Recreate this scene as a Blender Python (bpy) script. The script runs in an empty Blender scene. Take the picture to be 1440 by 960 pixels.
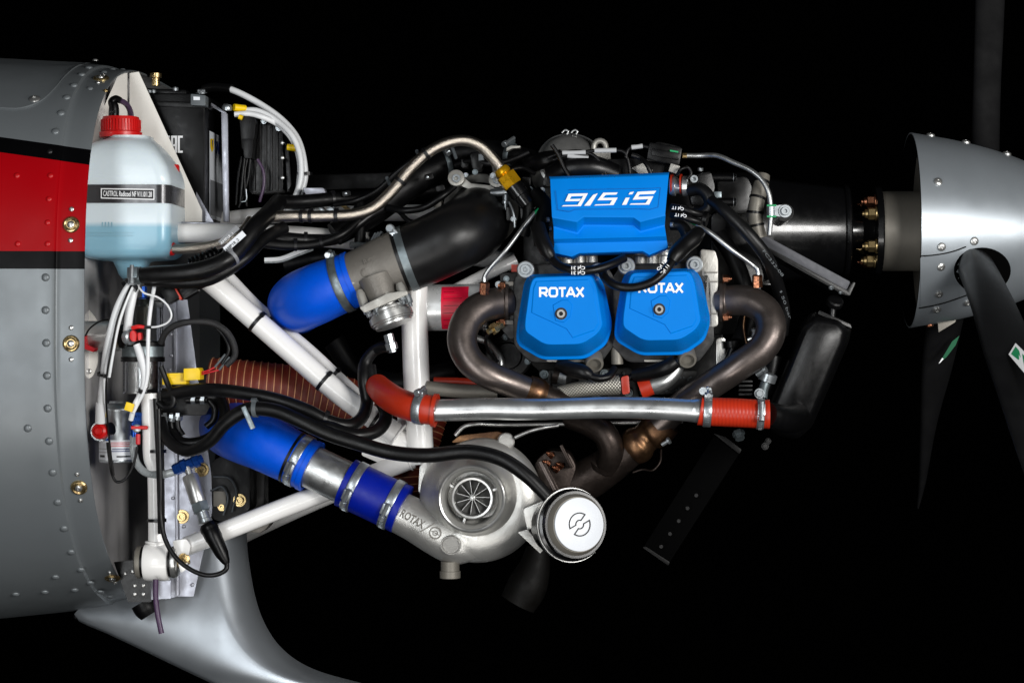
import bpy, bmesh, math, random
from mathutils import Vector, Matrix
random.seed(7)
sc = bpy.context.scene
COL = sc.collection

# ---------------------------------------------------------------- camera
D = 3.3            # metres from the lens to the plane of the valve covers (y = 0)
CX, CY = 880, 480  # the lens stands level with the middle of the picture, right of its centre
cam_d = bpy.data.cameras.new('camera')
cam_d.sensor_width = 36
cam_d.lens = 36 * D / 1.44
cam_d.shift_x = (720 - CX) / 1440
cam_d.clip_start = 0.1
cam_d.clip_end = 60
cam = bpy.data.objects.new('camera', cam_d)
cam.location = (0, -D, 0)
cam.rotation_euler = (math.radians(90), 0, 0)
COL.objects.link(cam)
sc.camera = cam

# ---------------------------------------------------------------- world: a black studio
w = bpy.data.worlds.new('World')
sc.world = w
w.use_nodes = True
w.node_tree.nodes['Background'].inputs[0].default_value = (0.010, 0.012, 0.015, 1)
w.node_tree.nodes['Background'].inputs[1].default_value = 0.25

def softbox(name, loc, target, sx, sy, power, col=(1, 1, 1), spread=None):
    l = bpy.data.lights.new(name, 'AREA')
    l.shape = 'RECTANGLE'; l.size = sx; l.size_y = sy
    l.energy = power; l.color = col
    if spread: l.spread = math.radians(spread)
    o = bpy.data.objects.new(name, l)
    o.location = loc
    d = Vector(target) - Vector(loc)
    o.rotation_euler = d.to_track_quat('-Z', 'Y').to_euler()
    COL.objects.link(o)
    return o
softbox('key_softbox', (1.55, -2.75, 0.35), (0.0, 0.1, 0.0), 0.9, 0.8, 74, (1.0, 0.985, 0.96))
softbox('strip_softbox', (-1.15, -3.0, 0.1), (-0.5, 0.1, 0.0), 0.45, 2.0, 30, (0.95, 0.98, 1.0))
softbox('side_fill', (2.6, -1.9, 0.2), (-0.5, 0.2, 0.0), 0.6, 1.0, 26, (1.0, 0.98, 0.95))  # added fill that brightens the firewall and right-facing sides
softbox('low_softbox', (-0.55, -2.6, -1.3), (-0.35, 0.0, -0.1), 1.7, 0.5, 17, (1.0, 0.98, 0.95))

sc.view_settings.view_transform = 'Standard'
sc.view_settings.look = 'None'
sc.view_settings.exposure = 0.14
sc.view_settings.gamma = 1
sc.cycles.use_denoising = True
sc.cycles.max_bounces = 8
sc.cycles.transparent_max_bounces = 12
sc.cycles.caustics_reflective = False
sc.cycles.caustics_refractive = False

# ---------------------------------------------------------------- measuring
def S(y): return (D + y) / D / 1000.0
def P(px, py, y): return Vector(((px - CX) * S(y), y, (CY - py) * S(y)))
V = Vector
XA, YA, ZA = V((1, 0, 0)), V((0, 1, 0)), V((0, 0, 1))

# ---------------------------------------------------------------- materials
def lin(r, g, b):
    f = lambda c: (c / 255 / 12.92) if c / 255 <= 0.04045 else ((c / 255 + 0.055) / 1.055) ** 2.4
    return (f(r), f(g), f(b), 1)

def mat(name, col, rough=0.5, metal=0.0, bump=0.0, bscale=300, var=0.0, vscale=25, rvar=0.0, coat=0.0,
        spec=0.5, trans=0.0, sss=0.0, dust=0.0, aniso=0.0, col2=None, ior=1.45):
    m = bpy.data.materials.new(name)
    m.use_nodes = True
    nt = m.node_tree; N = nt.nodes; L = nt.links
    b = N['Principled BSDF']
    b.inputs['Roughness'].default_value = rough
    b.inputs['Metallic'].default_value = metal
    b.inputs['Specular IOR Level'].default_value = spec
    b.inputs['Coat Weight'].default_value = coat
    b.inputs['Coat Roughness'].default_value = 0.08
    b.inputs['Transmission Weight'].default_value = trans
    b.inputs['IOR'].default_value = ior
    b.inputs['Base Color'].default_value = col
    if sss:
        b.inputs['Subsurface Weight'].default_value = sss
        b.inputs['Subsurface Radius'].default_value = (0.01, 0.01, 0.012)
        b.inputs['Subsurface Scale'].default_value = 1.0
    tc = N.new('ShaderNodeTexCoord')
    if var or rvar or col2:
        n = N.new('ShaderNodeTexNoise'); n.inputs['Scale'].default_value = vscale
        n.inputs['Detail'].default_value = 6; n.inputs['Roughness'].default_value = 0.65
        L.new(tc.outputs['Object'], n.inputs['Vector'])
        if var or col2:
            r = N.new('ShaderNodeMapRange'); r.inputs[1].default_value = 0.3; r.inputs[2].default_value = 0.7
            L.new(n.outputs['Fac'], r.inputs[0])
            mx = N.new('ShaderNodeMix'); mx.data_type = 'RGBA'
            c2 = col2 if col2 else tuple(c * (1 - var) for c in col[:3]) + (1,)
            mx.inputs[6].default_value = col; mx.inputs[7].default_value = c2
            L.new(r.outputs[0], mx.inputs[0]); L.new(mx.outputs[2], b.inputs['Base Color'])
        if rvar:
            r2 = N.new('ShaderNodeMapRange'); r2.inputs[1].default_value = 0.3; r2.inputs[2].default_value = 0.7
            r2.inputs[3].default_value = max(0.02, rough - rvar); r2.inputs[4].default_value = min(1, rough + rvar)
            n2 = N.new('ShaderNodeTexNoise'); n2.inputs['Scale'].default_value = vscale * 2.3
            n2.inputs['Detail'].default_value = 8
            L.new(tc.outputs['Object'], n2.inputs['Vector'])
            L.new(n2.outputs['Fac'], r2.inputs[0]); L.new(r2.outputs[0], b.inputs['Roughness'])
    if bump:
        nb = N.new('ShaderNodeTexNoise'); nb.inputs['Scale'].default_value = bscale
        nb.inputs['Detail'].default_value = 4
        L.new(tc.outputs['Object'], nb.inputs['Vector'])
        bp = N.new('ShaderNodeBump'); bp.inputs['Strength'].default_value = bump
        bp.inputs['Distance'].default_value = 0.001
        L.new(nb.outputs['Fac'], bp.inputs['Height']); L.new(bp.outputs[0], b.inputs['Normal'])
    return m

MT = dict(
    silver=mat('silver_paint', lin(112, 117, 120), 0.4, 0.3, 0.05, 900, 0.06, 8, 0.06),
    leg=mat('silver_leg_paint', lin(176, 182, 188), 0.38, 0.75, 0.04, 700, 0.05, 6, 0.05),
    spinner=mat('spinner_paint', lin(156, 163, 169), 0.38, 0.6, 0.04, 900, 0.04, 10, 0.04),
    firewall=mat('polished_firewall', lin(228, 226, 226), 0.16, 0.25, 0.05, 40, 0.1, 12, 0.05),
    sheet=mat('galvanised_sheet', lin(168, 170, 180), 0.38, 0.55, 0.05, 500, 0.1, 30, 0.1),
    white=mat('white_powder_coat', lin(238, 237, 235), 0.3, 0, 0.08, 500, 0.05, 14, 0.06, coat=0.3),
    whitep=mat('white_panel_paint', lin(240, 237, 230), 0.45, 0, 0.06, 600, 0.05, 14, 0.06),
    cable=mat('white_cable', lin(228, 230, 232), 0.35, 0, 0.05, 400, 0.07, 40, 0.08),
    rubber=mat('black_rubber', lin(13, 13, 14), 0.38, 0, 0.08, 500, 0.3, 40, 0.06, spec=0.3),
    rubber_big=mat('matt_black_rubber', lin(15, 15, 16), 0.38, 0, 0.08, 350, 0.25, 18, 0.06, spec=0.4),
    plastic=mat('black_plastic', lin(8, 8, 9), 0.34, 0, 0.08, 600, 0.2, 40, 0.06, spec=0.22),
    dark=mat('dark_casting', lin(13, 13, 14), 0.5, 0.1, 0.3, 300, 0.4, 40, 0.1),
    gloss=mat('black_gloss_coat', lin(9, 9, 10), 0.26, 0, 0.06, 700, 0.1, 30, 0.05, coat=0.3),
    satin=mat('black_satin_coat', lin(9, 9, 10), 0.34, 0, 0.12, 900, 0.15, 60, 0.05, spec=0.4),
    carbon=mat('dark_grey_panel', lin(66, 67, 72), 0.5, 0.3, 0.25, 1200, 0.1, 60, 0.05),
    blade=mat('black_blade', lin(16, 16, 17), 0.40, 0, 0.03, 700, 0.1, 12, 0.06, spec=0.5),
    blue=mat('engine_blue', lin(0, 120, 212), 0.5, 0, 0.08, 1100, 0.05, 22, 0.05, spec=0.1),
    bsil=mat('blue_silicone', lin(0, 84, 216), 0.40, 0, 0.08, 260, 0.12, 30, 0.08, spec=0.25),
    bsil2=mat('dark_blue_silicone', lin(3, 26, 142), 0.40, 0, 0.08, 260, 0.15, 30, 0.08, spec=0.25),
    rsil=mat('red_silicone', lin(178, 46, 22), 0.4, 0, 0.10, 300, 0.15, 30, 0.08),
    alu=mat('cast_aluminium', lin(200, 199, 195), 0.38, 0.75, 0.4, 620, 0.10, 22, 0.08),
    alud=mat('grey_casting', lin(118, 114, 108), 0.5, 0.35, 0.40, 420, 0.15, 22, 0.08),
    head=mat('head_casting', lin(166, 164, 158), 0.45, 0.5, 0.35, 420, 0.15, 30, 0.1),
    pipe=mat('aluminium_pipe', lin(214, 217, 218), 0.33, 0.9, 0.02, 60, 0.08, 18, 0.08),
    tubealu=mat('brushed_tube', lin(182, 184, 184), 0.36, 0.9, 0.10, 220, 0.12, 30, 0.1),
    cansilver=mat('silver_can', lin(222, 224, 224), 0.3, 0.45, 0.0, 400, 0.06, 40, 0.05),
    steel=mat('stainless', lin(186, 186, 184), 0.33, 0.85, 0.0, 400, 0.08, 40, 0.06),
    zinc=mat('zinc_steel', lin(170, 176, 180), 0.34, 0.85, 0.0, 500, 0.12, 60, 0.06),
    zincd=mat('dull_zinc_band', lin(128, 138, 142), 0.40, 0.8, 0.0, 500, 0.2, 60, 0.1),
    brass=mat('gold_zinc', lin(206, 186, 134), 0.3, 0.95, 0.05, 500, 0.3, 120, 0.12, col2=lin(160, 132, 92)),
    copper=mat('heat_tinted_nut', lin(170, 110, 80), 0.34, 1.0, 0.15, 500, 0.3, 120, 0.12, col2=lin(96, 70, 58)),
    gold=mat('gold_anodised', lin(222, 166, 20), 0.3, 0.75, 0.06, 500, 0.15, 60, 0.06),
    exh=mat('heat_browned_exhaust', lin(112, 103, 98), 0.38, 0.85, 0.12, 260, 0.3, 16, 0.10, col2=lin(80, 73, 71)),
    exd=mat('dark_exhaust', lin(58, 50, 46), 0.42, 0.8, 0.2, 300, 0.3, 30, 0.12),
    exg=mat('gold_exhaust_joint', lin(122, 92, 64), 0.38, 0.95, 0.1, 260, 0.4, 40, 0.1, col2=lin(76, 54, 44)),
    redcap=mat('red_plastic', lin(205, 24, 24), 0.35, 0, 0.06, 500, 0.1, 40, 0.06),
    yellow=mat('yellow_plastic', lin(245, 205, 10), 0.4, 0, 0.06, 500, 0.1, 40, 0.06),
    banod=mat('blue_anodised', lin(24, 70, 150), 0.28, 0.7, 0.06, 500, 0.15, 60, 0.06),
    purple=mat('purple_tube', lin(84, 62, 92), 0.35, 0, 0.05, 300, 0.15, 60, 0.05, trans=0.25),
    hosec=mat('grey_clear_tube', lin(170, 176, 178), 0.25, 0, 0.04, 300, 0.15, 60, 0.05, trans=0.35),
    amber=mat('amber_fluid', lin(200, 140, 50), 0.25, 0, 0, 300, 0.1, 60, 0.0, trans=0.2),
    clear=mat('clear_plastic', (0.93, 0.95, 0.97, 1), 0.06, 0, 0, 300, trans=1.0, ior=1.18),
    ink_w=mat('white_print', lin(238, 240, 242), 0.5, 0, 0, 300, 0.04, 200),
    ink_g=mat('grey_print', lin(170, 172, 174), 0.5, 0, 0, 300, 0.04, 200),
    ink_k=mat('black_print', lin(20, 20, 22), 0.5, 0, 0, 300, 0.04, 200),
    ink_r=mat('red_print', lin(215, 60, 70), 0.5, 0, 0, 300, 0.04, 200),
    ink_n=mat('navy_print', lin(20, 44, 110), 0.5, 0, 0, 300, 0.04, 200),
    label_w=mat('white_label', lin(222, 226, 232), 0.4, 0, 0.03, 200, 0.04, 40),
    label_r=mat('red_label', lin(226, 24, 60), 0.35, 0, 0.03, 200, 0.1, 40),
    label_g=mat('grey_label', lin(120, 122, 126), 0.4, 0, 0.03, 200, 0.08, 40),
    greend=mat('shaded_green_sticker', lin(0, 84, 52), 0.5, 0, 0, 200, 0.05, 40, spec=0.2),  # shade on the far blade put into a darker sticker green
    green=mat('green_sticker', lin(0, 140, 84), 0.4, 0, 0, 200, 0.05, 40),
    wire_r=mat('red_wire', lin(190, 24, 34), 0.4, 0, 0.05, 300, 0.1, 60),
    tan=mat('duct_wire', lin(196, 140, 100), 0.45, 0.2, 0.05, 300, 0.2, 60),
    duct=mat('orange_duct_fabric', lin(104, 33, 17), 0.6, 0, 0.35, 200, 0.25, 30, 0.1),
    tie=mat('black_nylon', lin(18, 18, 20), 0.38, 0, 0.04, 500, 0.1, 60),
    grey=mat('grey_plastic', lin(84, 90, 94), 0.45, 0, 0.06, 500, 0.1, 60),
    spacer=mat('grey_spacer', lin(120, 116, 108), 0.5, 0.35, 0.1, 500, 0.1, 30, 0.05),
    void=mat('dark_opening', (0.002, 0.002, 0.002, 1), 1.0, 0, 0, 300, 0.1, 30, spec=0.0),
    dimrub=mat('dimmed_black_rubber', lin(9, 9, 10), 0.45, 0, 0.12, 500, 0.3, 40, 0.08, spec=0.2),  # darkened, duller copy of the black rubber for parts lying in shade
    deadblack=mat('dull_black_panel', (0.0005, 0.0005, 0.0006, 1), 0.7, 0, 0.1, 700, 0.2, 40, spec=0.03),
    backdrop=mat('black_velvet', (0.0012, 0.0012, 0.0013, 1), 1.0, 0, 0, 300, 0.2, 3, spec=0.0),
)

def scuff(key, amount=0.25, scale=60, tone=None, thresh=0.66):
    """handling wear: short stretched marks and specks that lighten the colour and roughen the gloss"""
    m = MT[key]; nt = m.node_tree; N = nt.nodes; L = nt.links; b = N['Principled BSDF']
    tc = N['Texture Coordinate']
    mp = N.new('ShaderNodeMapping'); mp.inputs['Scale'].default_value = (1.0, 1.0, 3.2); mp.inputs['Rotation'].default_value = (0.5, 0.7, 0.3)
    L.new(tc.outputs['Object'], mp.inputs['Vector'])
    n = N.new('ShaderNodeTexNoise'); n.inputs['Scale'].default_value = scale; n.inputs['Detail'].default_value = 9; n.inputs['Roughness'].default_value = 0.75
    L.new(mp.outputs[0], n.inputs['Vector'])
    r = N.new('ShaderNodeMapRange'); r.inputs[1].default_value = thresh; r.inputs[2].default_value = thresh + 0.1; r.inputs[4].default_value = amount
    L.new(n.outputs['Fac'], r.inputs[0])
    mx = N.new('ShaderNodeMix'); mx.data_type = 'RGBA'
    src = b.inputs['Base Color']
    if src.is_linked: L.new(src.links[0].from_socket, mx.inputs[6])
    else: mx.inputs[6].default_value = src.default_value
    mx.inputs[7].default_value = tone or (0.6, 0.6, 0.6, 1)
    L.new(r.outputs[0], mx.inputs[0]); L.new(mx.outputs[2], src)
for k_, a_, s_c, tn in (('bsil', .30, 70, lin(90, 140, 235)), ('bsil2', .30, 70, lin(70, 90, 210)), ('blue', .18, 55, lin(40, 150, 235)), ('white', .35, 40, lin(150, 142, 128)), ('cable', .35, 60, lin(150, 146, 138)),
                        ('rubber', .5, 80, lin(44, 44, 44)), ('rubber_big', .5, 60, lin(40, 40, 40)), ('satin', .4, 90, lin(34, 34, 36)), ('gloss', .3, 90, lin(40, 40, 42)), ('rsil', .3, 70, lin(120, 34, 18)),
                        ('pipe', .5, 60, lin(120, 122, 124)), ('alu', .4, 90, lin(112, 108, 100)), ('spinner', .2, 40, lin(130, 134, 138)), ('leg', .2, 30, lin(130, 134, 138)), ('whitep', .3, 50, lin(170, 164, 150)), ('blade', .3, 50, lin(40, 40, 42)), ('sheet', .3, 60, lin(110, 110, 116))):
    scuff(k_, a_, s_c, tn)

def uv_material(name, base, dark, su, sv, metal, rough, bump, kind):
    """braid: two crossing sets of ribs on the UV of a tube; ribs: rings round it"""
    m = mat(name, base, rough, metal)
    nt = m.node_tree; N = nt.nodes; L = nt.links; b = N['Principled BSDF']
    tc = N['Texture Coordinate']
    sp = N.new('ShaderNodeSeparateXYZ'); L.new(tc.outputs['UV'], sp.inputs[0])
    def mth(op, a, bb=None):
        n = N.new('ShaderNodeMath'); n.operation = op
        for i, v in enumerate((a, bb)):
            if v is None: continue
            if isinstance(v, (int, float)): n.inputs[i].default_value = v
            else: L.new(v, n.inputs[i])
        return n.outputs[0]
    u = mth('MULTIPLY', sp.outputs[0], su); v = mth('MULTIPLY', sp.outputs[1], sv)
    if kind == 'braid':
        a = mth('ABSOLUTE', mth('SINE', mth('ADD', u, v)))
        c = mth('ABSOLUTE', mth('SINE', mth('SUBTRACT', u, v)))
        h = mth('MULTIPLY', a, c)
        h = mth('POWER', h, 0.5)
    else:
        h = mth('ABSOLUTE', mth('SINE', v))
    mx = N.new('ShaderNodeMix'); mx.data_type = 'RGBA'
    mx.inputs[6].default_value = dark; mx.inputs[7].default_value = base
    L.new(h, mx.inputs[0]); L.new(mx.outputs[2], b.inputs['Base Color'])
    bp = N.new('ShaderNodeBump'); bp.inputs['Strength'].default_value = bump; bp.inputs['Distance'].default_value = 0.001
    L.new(h, bp.inputs['Height']); L.new(bp.outputs[0], b.inputs['Normal'])
    return m
MT['braid'] = uv_material('braided_steel', lin(226, 216, 202), lin(112, 104, 96), 12 * math.pi, 1500, 1.0, 0.28, 0.5, 'braid')
MT['braidw'] = uv_material('braided_heat_sleeve', lin(190, 186, 176), lin(60, 58, 54), 14 * math.pi, 700, 0.6, 0.4, 0.8, 'braid')
MT['sleeve'] = uv_material('woven_sleeve', lin(36, 36, 38), lin(10, 10, 11), 10 * math.pi, 900, 0.0, 0.5, 0.5, 'braid')
MT['ribsil'] = uv_material('ribbed_red_silicone', lin(176, 44, 20), lin(166, 38, 17), 1, 620, 0.0, 0.38, 0.2, 'ribs')

# ---------------------------------------------------------------- geometry kit
class M:
    def __init__(s): s.v = []; s.f = []; s.uv = {}
    def add(s, vs, fs):
        o = len(s.v); s.v += [V(p) for p in vs]
        for f in fs: s.f.append(tuple(i + o for i in f))
    def tube(s, path, rad, seg=14, cap=True, closed=False, ell=1.0, up=None):
        n = len(path)
        rad = [rad] * n if isinstance(rad, (int, float)) else rad
        T = []
        for i in range(n):
            a = path[(i - 1) % n] if (closed or i > 0) else path[0]
            b = path[(i + 1) % n] if (closed or i < n - 1) else path[-1]
            T.append((b - a).normalized())
        nrm = up.copy() if up else (T[0].orthogonal())
        nrm = (nrm - T[0] * nrm.dot(T[0])).normalized()
        o = len(s.v); ln = 0.0; lens = []
        for i in range(n):
            if i: ln += (path[i] - path[i - 1]).length
            lens.append(ln)
            nrm = (nrm - T[i] * nrm.dot(T[i])).normalized()
            bn = T[i].cross(nrm)
            for k in range(seg):
                a = 2 * math.pi * k / seg
                s.v.append(path[i] + (nrm * math.cos(a) + bn * math.sin(a) * ell) * rad[i])
        for i in range(n if closed else n - 1):
            j = (i + 1) % n
            for k in range(seg):
                k2 = (k + 1) % seg
                s.uv[len(s.f)] = [(k / seg, lens[i]), ((k + 1) / seg, lens[i]), ((k + 1) / seg, lens[j]), (k / seg, lens[j])]
                s.f.append((o + i * seg + k, o + i * seg + k2, o + j * seg + k2, o + j * seg + k))
        if cap and not closed:
            s.f.append(tuple(o + k for k in reversed(range(seg))))
            s.f.append(tuple(o + (n - 1) * seg + k for k in range(seg)))
    def lathe(s, prof, org, axis, seg=24, sc=1.0, ref=None, a0=0.0, flat=None):
        axis = axis.normalized()
        n1 = ref if ref else axis.orthogonal()
        n1 = (n1 - axis * n1.dot(axis)).normalized(); n2 = axis.cross(n1)
        rings = []
        for a, r in prof:
            c = org + axis * a * sc
            if abs(r) < 1e-9:
                s.v.append(c); rings.append([len(s.v) - 1])
            else:
                ring = []
                for k in range(seg):
                    t = a0 + 2 * math.pi * k / seg
                    s.v.append(c + (n1 * math.cos(t) + n2 * math.sin(t)) * r * sc); ring.append(len(s.v) - 1)
                rings.append(ring)
        for A, B in zip(rings, rings[1:]):
            if len(A) == 1 and len(B) == 1: continue
            for k in range(seg):
                k2 = (k + 1) % seg
                if len(A) == 1: s.f.append((A[0], B[k2], B[k]))
                elif len(B) == 1: s.f.append((A[k], A[k2], B[0]))
                else: s.f.append((A[k], A[k2], B[k2], B[k]))
        if len(rings[0]) > 1: s.f.append(tuple(reversed(rings[0])))
        if len(rings[-1]) > 1: s.f.append(tuple(rings[-1]))
    def ring(s, prof, org, axis, seg=32, sc=1.0):      # closed profile swept round
        axis = axis.normalized(); n1 = axis.orthogonal().normalized(); n2 = axis.cross(n1)
        o = len(s.v); m = len(prof)
        for k in range(seg):
            t = 2 * math.pi * k / seg
            for a, r in prof:
                s.v.append(org + axis * a * sc + (n1 * math.cos(t) + n2 * math.sin(t)) * r * sc)
        for k in range(seg):
            k2 = (k + 1) % seg
            for i in range(m):
                j = (i + 1) % m
                s.f.append((o + k * m + i, o + k * m + j, o + k2 * m + j, o + k2 * m + i))
    def box(s, c, size, ax=None):
        ax = ax or (XA, YA, ZA)
        vs = []
        for i in (-1, 1):
            for j in (-1, 1):
                for k in (-1, 1):
                    vs.append(c + ax[0] * i * size[0] / 2 + ax[1] * j * size[1] / 2 + ax[2] * k * size[2] / 2)
        s.add(vs, [(0, 1, 3, 2), (4, 6, 7, 5), (0, 4, 5, 1), (2, 3, 7, 6), (0, 2, 6, 4), (1, 5, 7, 3)])
    def loft(s, loops, cap0=True, cap1=True):
        n = len(loops[0]); o = len(s.v)
        for lp in loops: s.v += [V(p) for p in lp]
        for i in range(len(loops) - 1):
            for k in range(n):
                k2 = (k + 1) % n
                s.f.append((o + i * n + k, o + i * n + k2, o + (i + 1) * n + k2, o + (i + 1) * n + k))
        if cap0: s.f.append(tuple(o + k for k in reversed(range(n))))
        if cap1: s.f.append(tuple(o + (len(loops) - 1) * n + k for k in range(n)))
    def prism(s, poly, y0, y1, rnd=0, n=3):            # px polygon, front face at depth y0, back at y1
        if rnd: poly = rpoly(poly, rnd, n)
        f = [P(x, y, y0) for x, y in poly]
        b = [V((p.x, y1, p.z)) for p in f]
        s.loft([f, b])
    def grid(s, rows, flip=False):
        o = len(s.v); m = len(rows[0])
        for r in rows: s.v += [V(p) for p in r]
        for i in range(len(rows) - 1):
            for j in range(m - 1):
                q = (o + i * m + j, o + i * m + j + 1, o + (i + 1) * m + j + 1, o + (i + 1) * m + j)
                s.f.append(tuple(reversed(q)) if flip else q)
    def mesh(s, name, mats, smooth=35, bevel=0, bseg=2, recalc=True, merge=0):
        me = bpy.data.meshes.new(name)
        me.from_pydata([tuple(p) for p in s.v], [], s.f)
        if s.uv:
            ul = me.uv_layers.new(name='UVMap')
            for pi, p in enumerate(me.polygons):
                u = s.uv.get(pi)
                if u and len(u) == p.loop_total:
                    for q, li in enumerate(p.loop_indices): ul.data[li].uv = u[q]
        if recalc or bevel or merge:
            bm = bmesh.new(); bm.from_mesh(me)
            if merge: bmesh.ops.remove_doubles(bm, verts=bm.verts, dist=merge)
            if recalc: bmesh.ops.recalc_face_normals(bm, faces=bm.faces)
            if bevel:
                es = [e for e in bm.edges if len(e.link_faces) == 2 and e.calc_face_angle(0) > math.radians(28)]
                bmesh.ops.bevel(bm, geom=es, offset=bevel, segments=bseg, profile=0.6, affect='EDGES', clamp_overlap=True)
            bm.to_mesh(me); bm.free()
        for m in (mats if isinstance(mats, (list, tuple)) else [mats]):
            me.materials.append(MT[m] if isinstance(m, str) else m)
        if smooth is not None:
            me.shade_smooth()
            me.set_sharp_from_angle(angle=math.radians(smooth))
        return me

WL = {}
def place(name, me, parent=None, center=True):
    o = bpy.data.objects.new(name, me)
    COL.objects.link(o)
    c = V((0, 0, 0))
    if center and len(me.vertices):
        mn = V((min(v.co.x for v in me.vertices), min(v.co.y for v in me.vertices), min(v.co.z for v in me.vertices)))
        mx = V((max(v.co.x for v in me.vertices), max(v.co.y for v in me.vertices), max(v.co.z for v in me.vertices)))
        c = (mn + mx) / 2
        me.transform(Matrix.Translation(-c))
    if parent is not None:
        o.parent = parent
        o.location = c - WL[parent.name]
    else:
        o.location = c
    WL[o.name] = c
    return o
def build(m, name, mats, parent=None, smooth=35, bevel=0, bseg=2, center=True, label=None, merge=0, recalc=True):
    o = place(name, m.mesh(name, mats, smooth, bevel, bseg, recalc, merge), parent, center)
    if label: o['label'] = label
    return o
def tag(o, label, cat, group=None, kind=None):
    o['label'] = label; o['category'] = cat
    if group: o['group'] = group
    if kind: o['kind'] = kind
    return o
def thing(name, label, cat, loc, group=None):
    o = bpy.data.objects.new(name, None)
    o.empty_display_size = 0.05
    COL.objects.link(o); o.location = loc; WL[o.name] = V(loc)
    return tag(o, label, cat, group)
def inst(me, name, parent, loc, zdir, scale=1.0, spin=None):
    """a copy that shares mesh data; its local +Z looks along zdir"""
    o = bpy.data.objects.new(name, me); COL.objects.link(o)
    q = V(zdir).normalized().to_track_quat('Z', 'Y')
    o.rotation_mode = 'QUATERNION'
    o.rotation_quaternion = q
    o.scale = (scale,) * 3
    o.parent = parent; o.location = loc - WL[parent.name]; WL[o.name] = V(loc)
    return o

def rpoly(pts, r, n=3):
    out = []; m = len(pts)
    for i in range(m):
        rr = r[i] if isinstance(r, (list, tuple)) else r
        p = V(pts[i]); a = V(pts[i - 1]) - p; b = V(pts[(i + 1) % m]) - p
        d = min(rr, a.length * 0.45, b.length * 0.45)
        A = p + a.normalized() * d; B = p + b.normalized() * d
        for k in range(n + 1):
            t = k / n
            q = A * (1 - t) ** 2 + p * 2 * t * (1 - t) + B * t ** 2
            out.append(tuple(q))
    return out
def cr(pts, n=8):
    """centripetal Catmull-Rom through tuples"""
    m = len(pts)
    if m == 2:
        return [tuple(a + (b - a) * k / n for a, b in zip(*pts)) for k in range(n + 1)]
    out = []
    def dist(a, b):
        d = sum((x - y) ** 2 for x, y in zip(a[:2], b[:2]))
        if len(a) in (4, 8): d += ((a[2] - b[2]) * 1000) ** 2
        return max(1e-4, d ** 0.25)
    def mixt(a, b, ta, tb, t): return tuple((x * (tb - t) + y * (t - ta)) / (tb - ta) for x, y in zip(a, b))
    for i in range(m - 1):
        p0 = pts[i - 1] if i else tuple(2 * a - b for a, b in zip(pts[0], pts[1]))
        p1, p2 = pts[i], pts[i + 1]
        p3 = pts[i + 2] if i + 2 < m else tuple(2 * a - b for a, b in zip(pts[-1], pts[-2]))
        t0 = 0.0; t1 = dist(p0, p1); t2 = t1 + dist(p1, p2); t3 = t2 + dist(p2, p3)
        for k in range(n):
            t = t1 + (t2 - t1) * k / n
            a1 = mixt(p0, p1, t0, t1, t); a2 = mixt(p1, p2, t1, t2, t); a3 = mixt(p2, p3, t2, t3, t)
            b1 = mixt(a1, a2, t0, t2, t); b2 = mixt(a2, a3, t1, t3, t)
            out.append(mixt(b1, b2, t1, t2, t))
    out.append(tuple(pts[-1]))
    return out
def world(pts, r=None, n=8):
    """px path (px, py, depth[, radius px]) -> smooth points and radii in metres"""
    q = [p if len(p) == 4 else tuple(p) + (r,) for p in pts]
    s = cr(q, n)
    return [P(a, b, c) for a, b, c, d in s], [d * S(c) for a, b, c, d in s]
def at(pts, t, r=None):
    path, rad = world(pts, r, 10)
    L = [0]
    for a, b in zip(path, path[1:]): L.append(L[-1] + (b - a).length)
    g = t * L[-1]
    for i in range(len(path) - 1):
        if L[i + 1] >= g - 1e-9:
            f = (g - L[i]) / max(1e-9, L[i + 1] - L[i])
            return path[i].lerp(path[i + 1], f), (path[i + 1] - path[i]).normalized(), rad[i] + (rad[i + 1] - rad[i]) * f
def hose(name, pts, mt, r=None, parent=None, label=None, cat=None, group=None, seg=14, n=8, cap=True, ell=1.0):
    path, rad = world(pts, r, n)
    m = M(); m.tube(path, rad, seg, cap, ell=ell)
    o = build(m, name, mt, parent, 50)
    if cat: tag(o, label, cat, group)
    elif label: o['label'] = label
    return o
def tie(parent, pts, t, r=None, dr=0.8, w=4.5, head=None, mt='tie'):
    """nylon cable tie with its head"""
    c, T, rad = at(pts, t, r)
    m = M(); e = dr / 1000
    m.ring([(-w / 2000, rad + 0.0002), (w / 2000, rad + 0.0002), (w / 2000, rad + e + .0004), (-w / 2000, rad + e + .0004)], c, T, 20)
    h = V(head) if head else V((0.3, -0.6, 0.7))
    h = (h - T * h.dot(T)).normalized()
    m.box(c + h * (rad + e + 0.0015), (w / 1000 * 1.3, 0.005, 0.004), (T, T.cross(h), h))
    return build(m, 'cable_tie', mt, parent, 40)
def clamp(parent, pts, t, r=None, dr=0.5, w=11, scr=(0, -0.5, 0.85), mt='zinc', flip=1, slots=True):
    """worm-drive hose clamp: band, slotted strap, screw housing and screw"""
    c, T, rad = at(pts, t, r)
    return clamp_at(parent, c, T, rad + dr / 1000, w / 1000, V(scr), mt, flip, slots)
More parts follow.
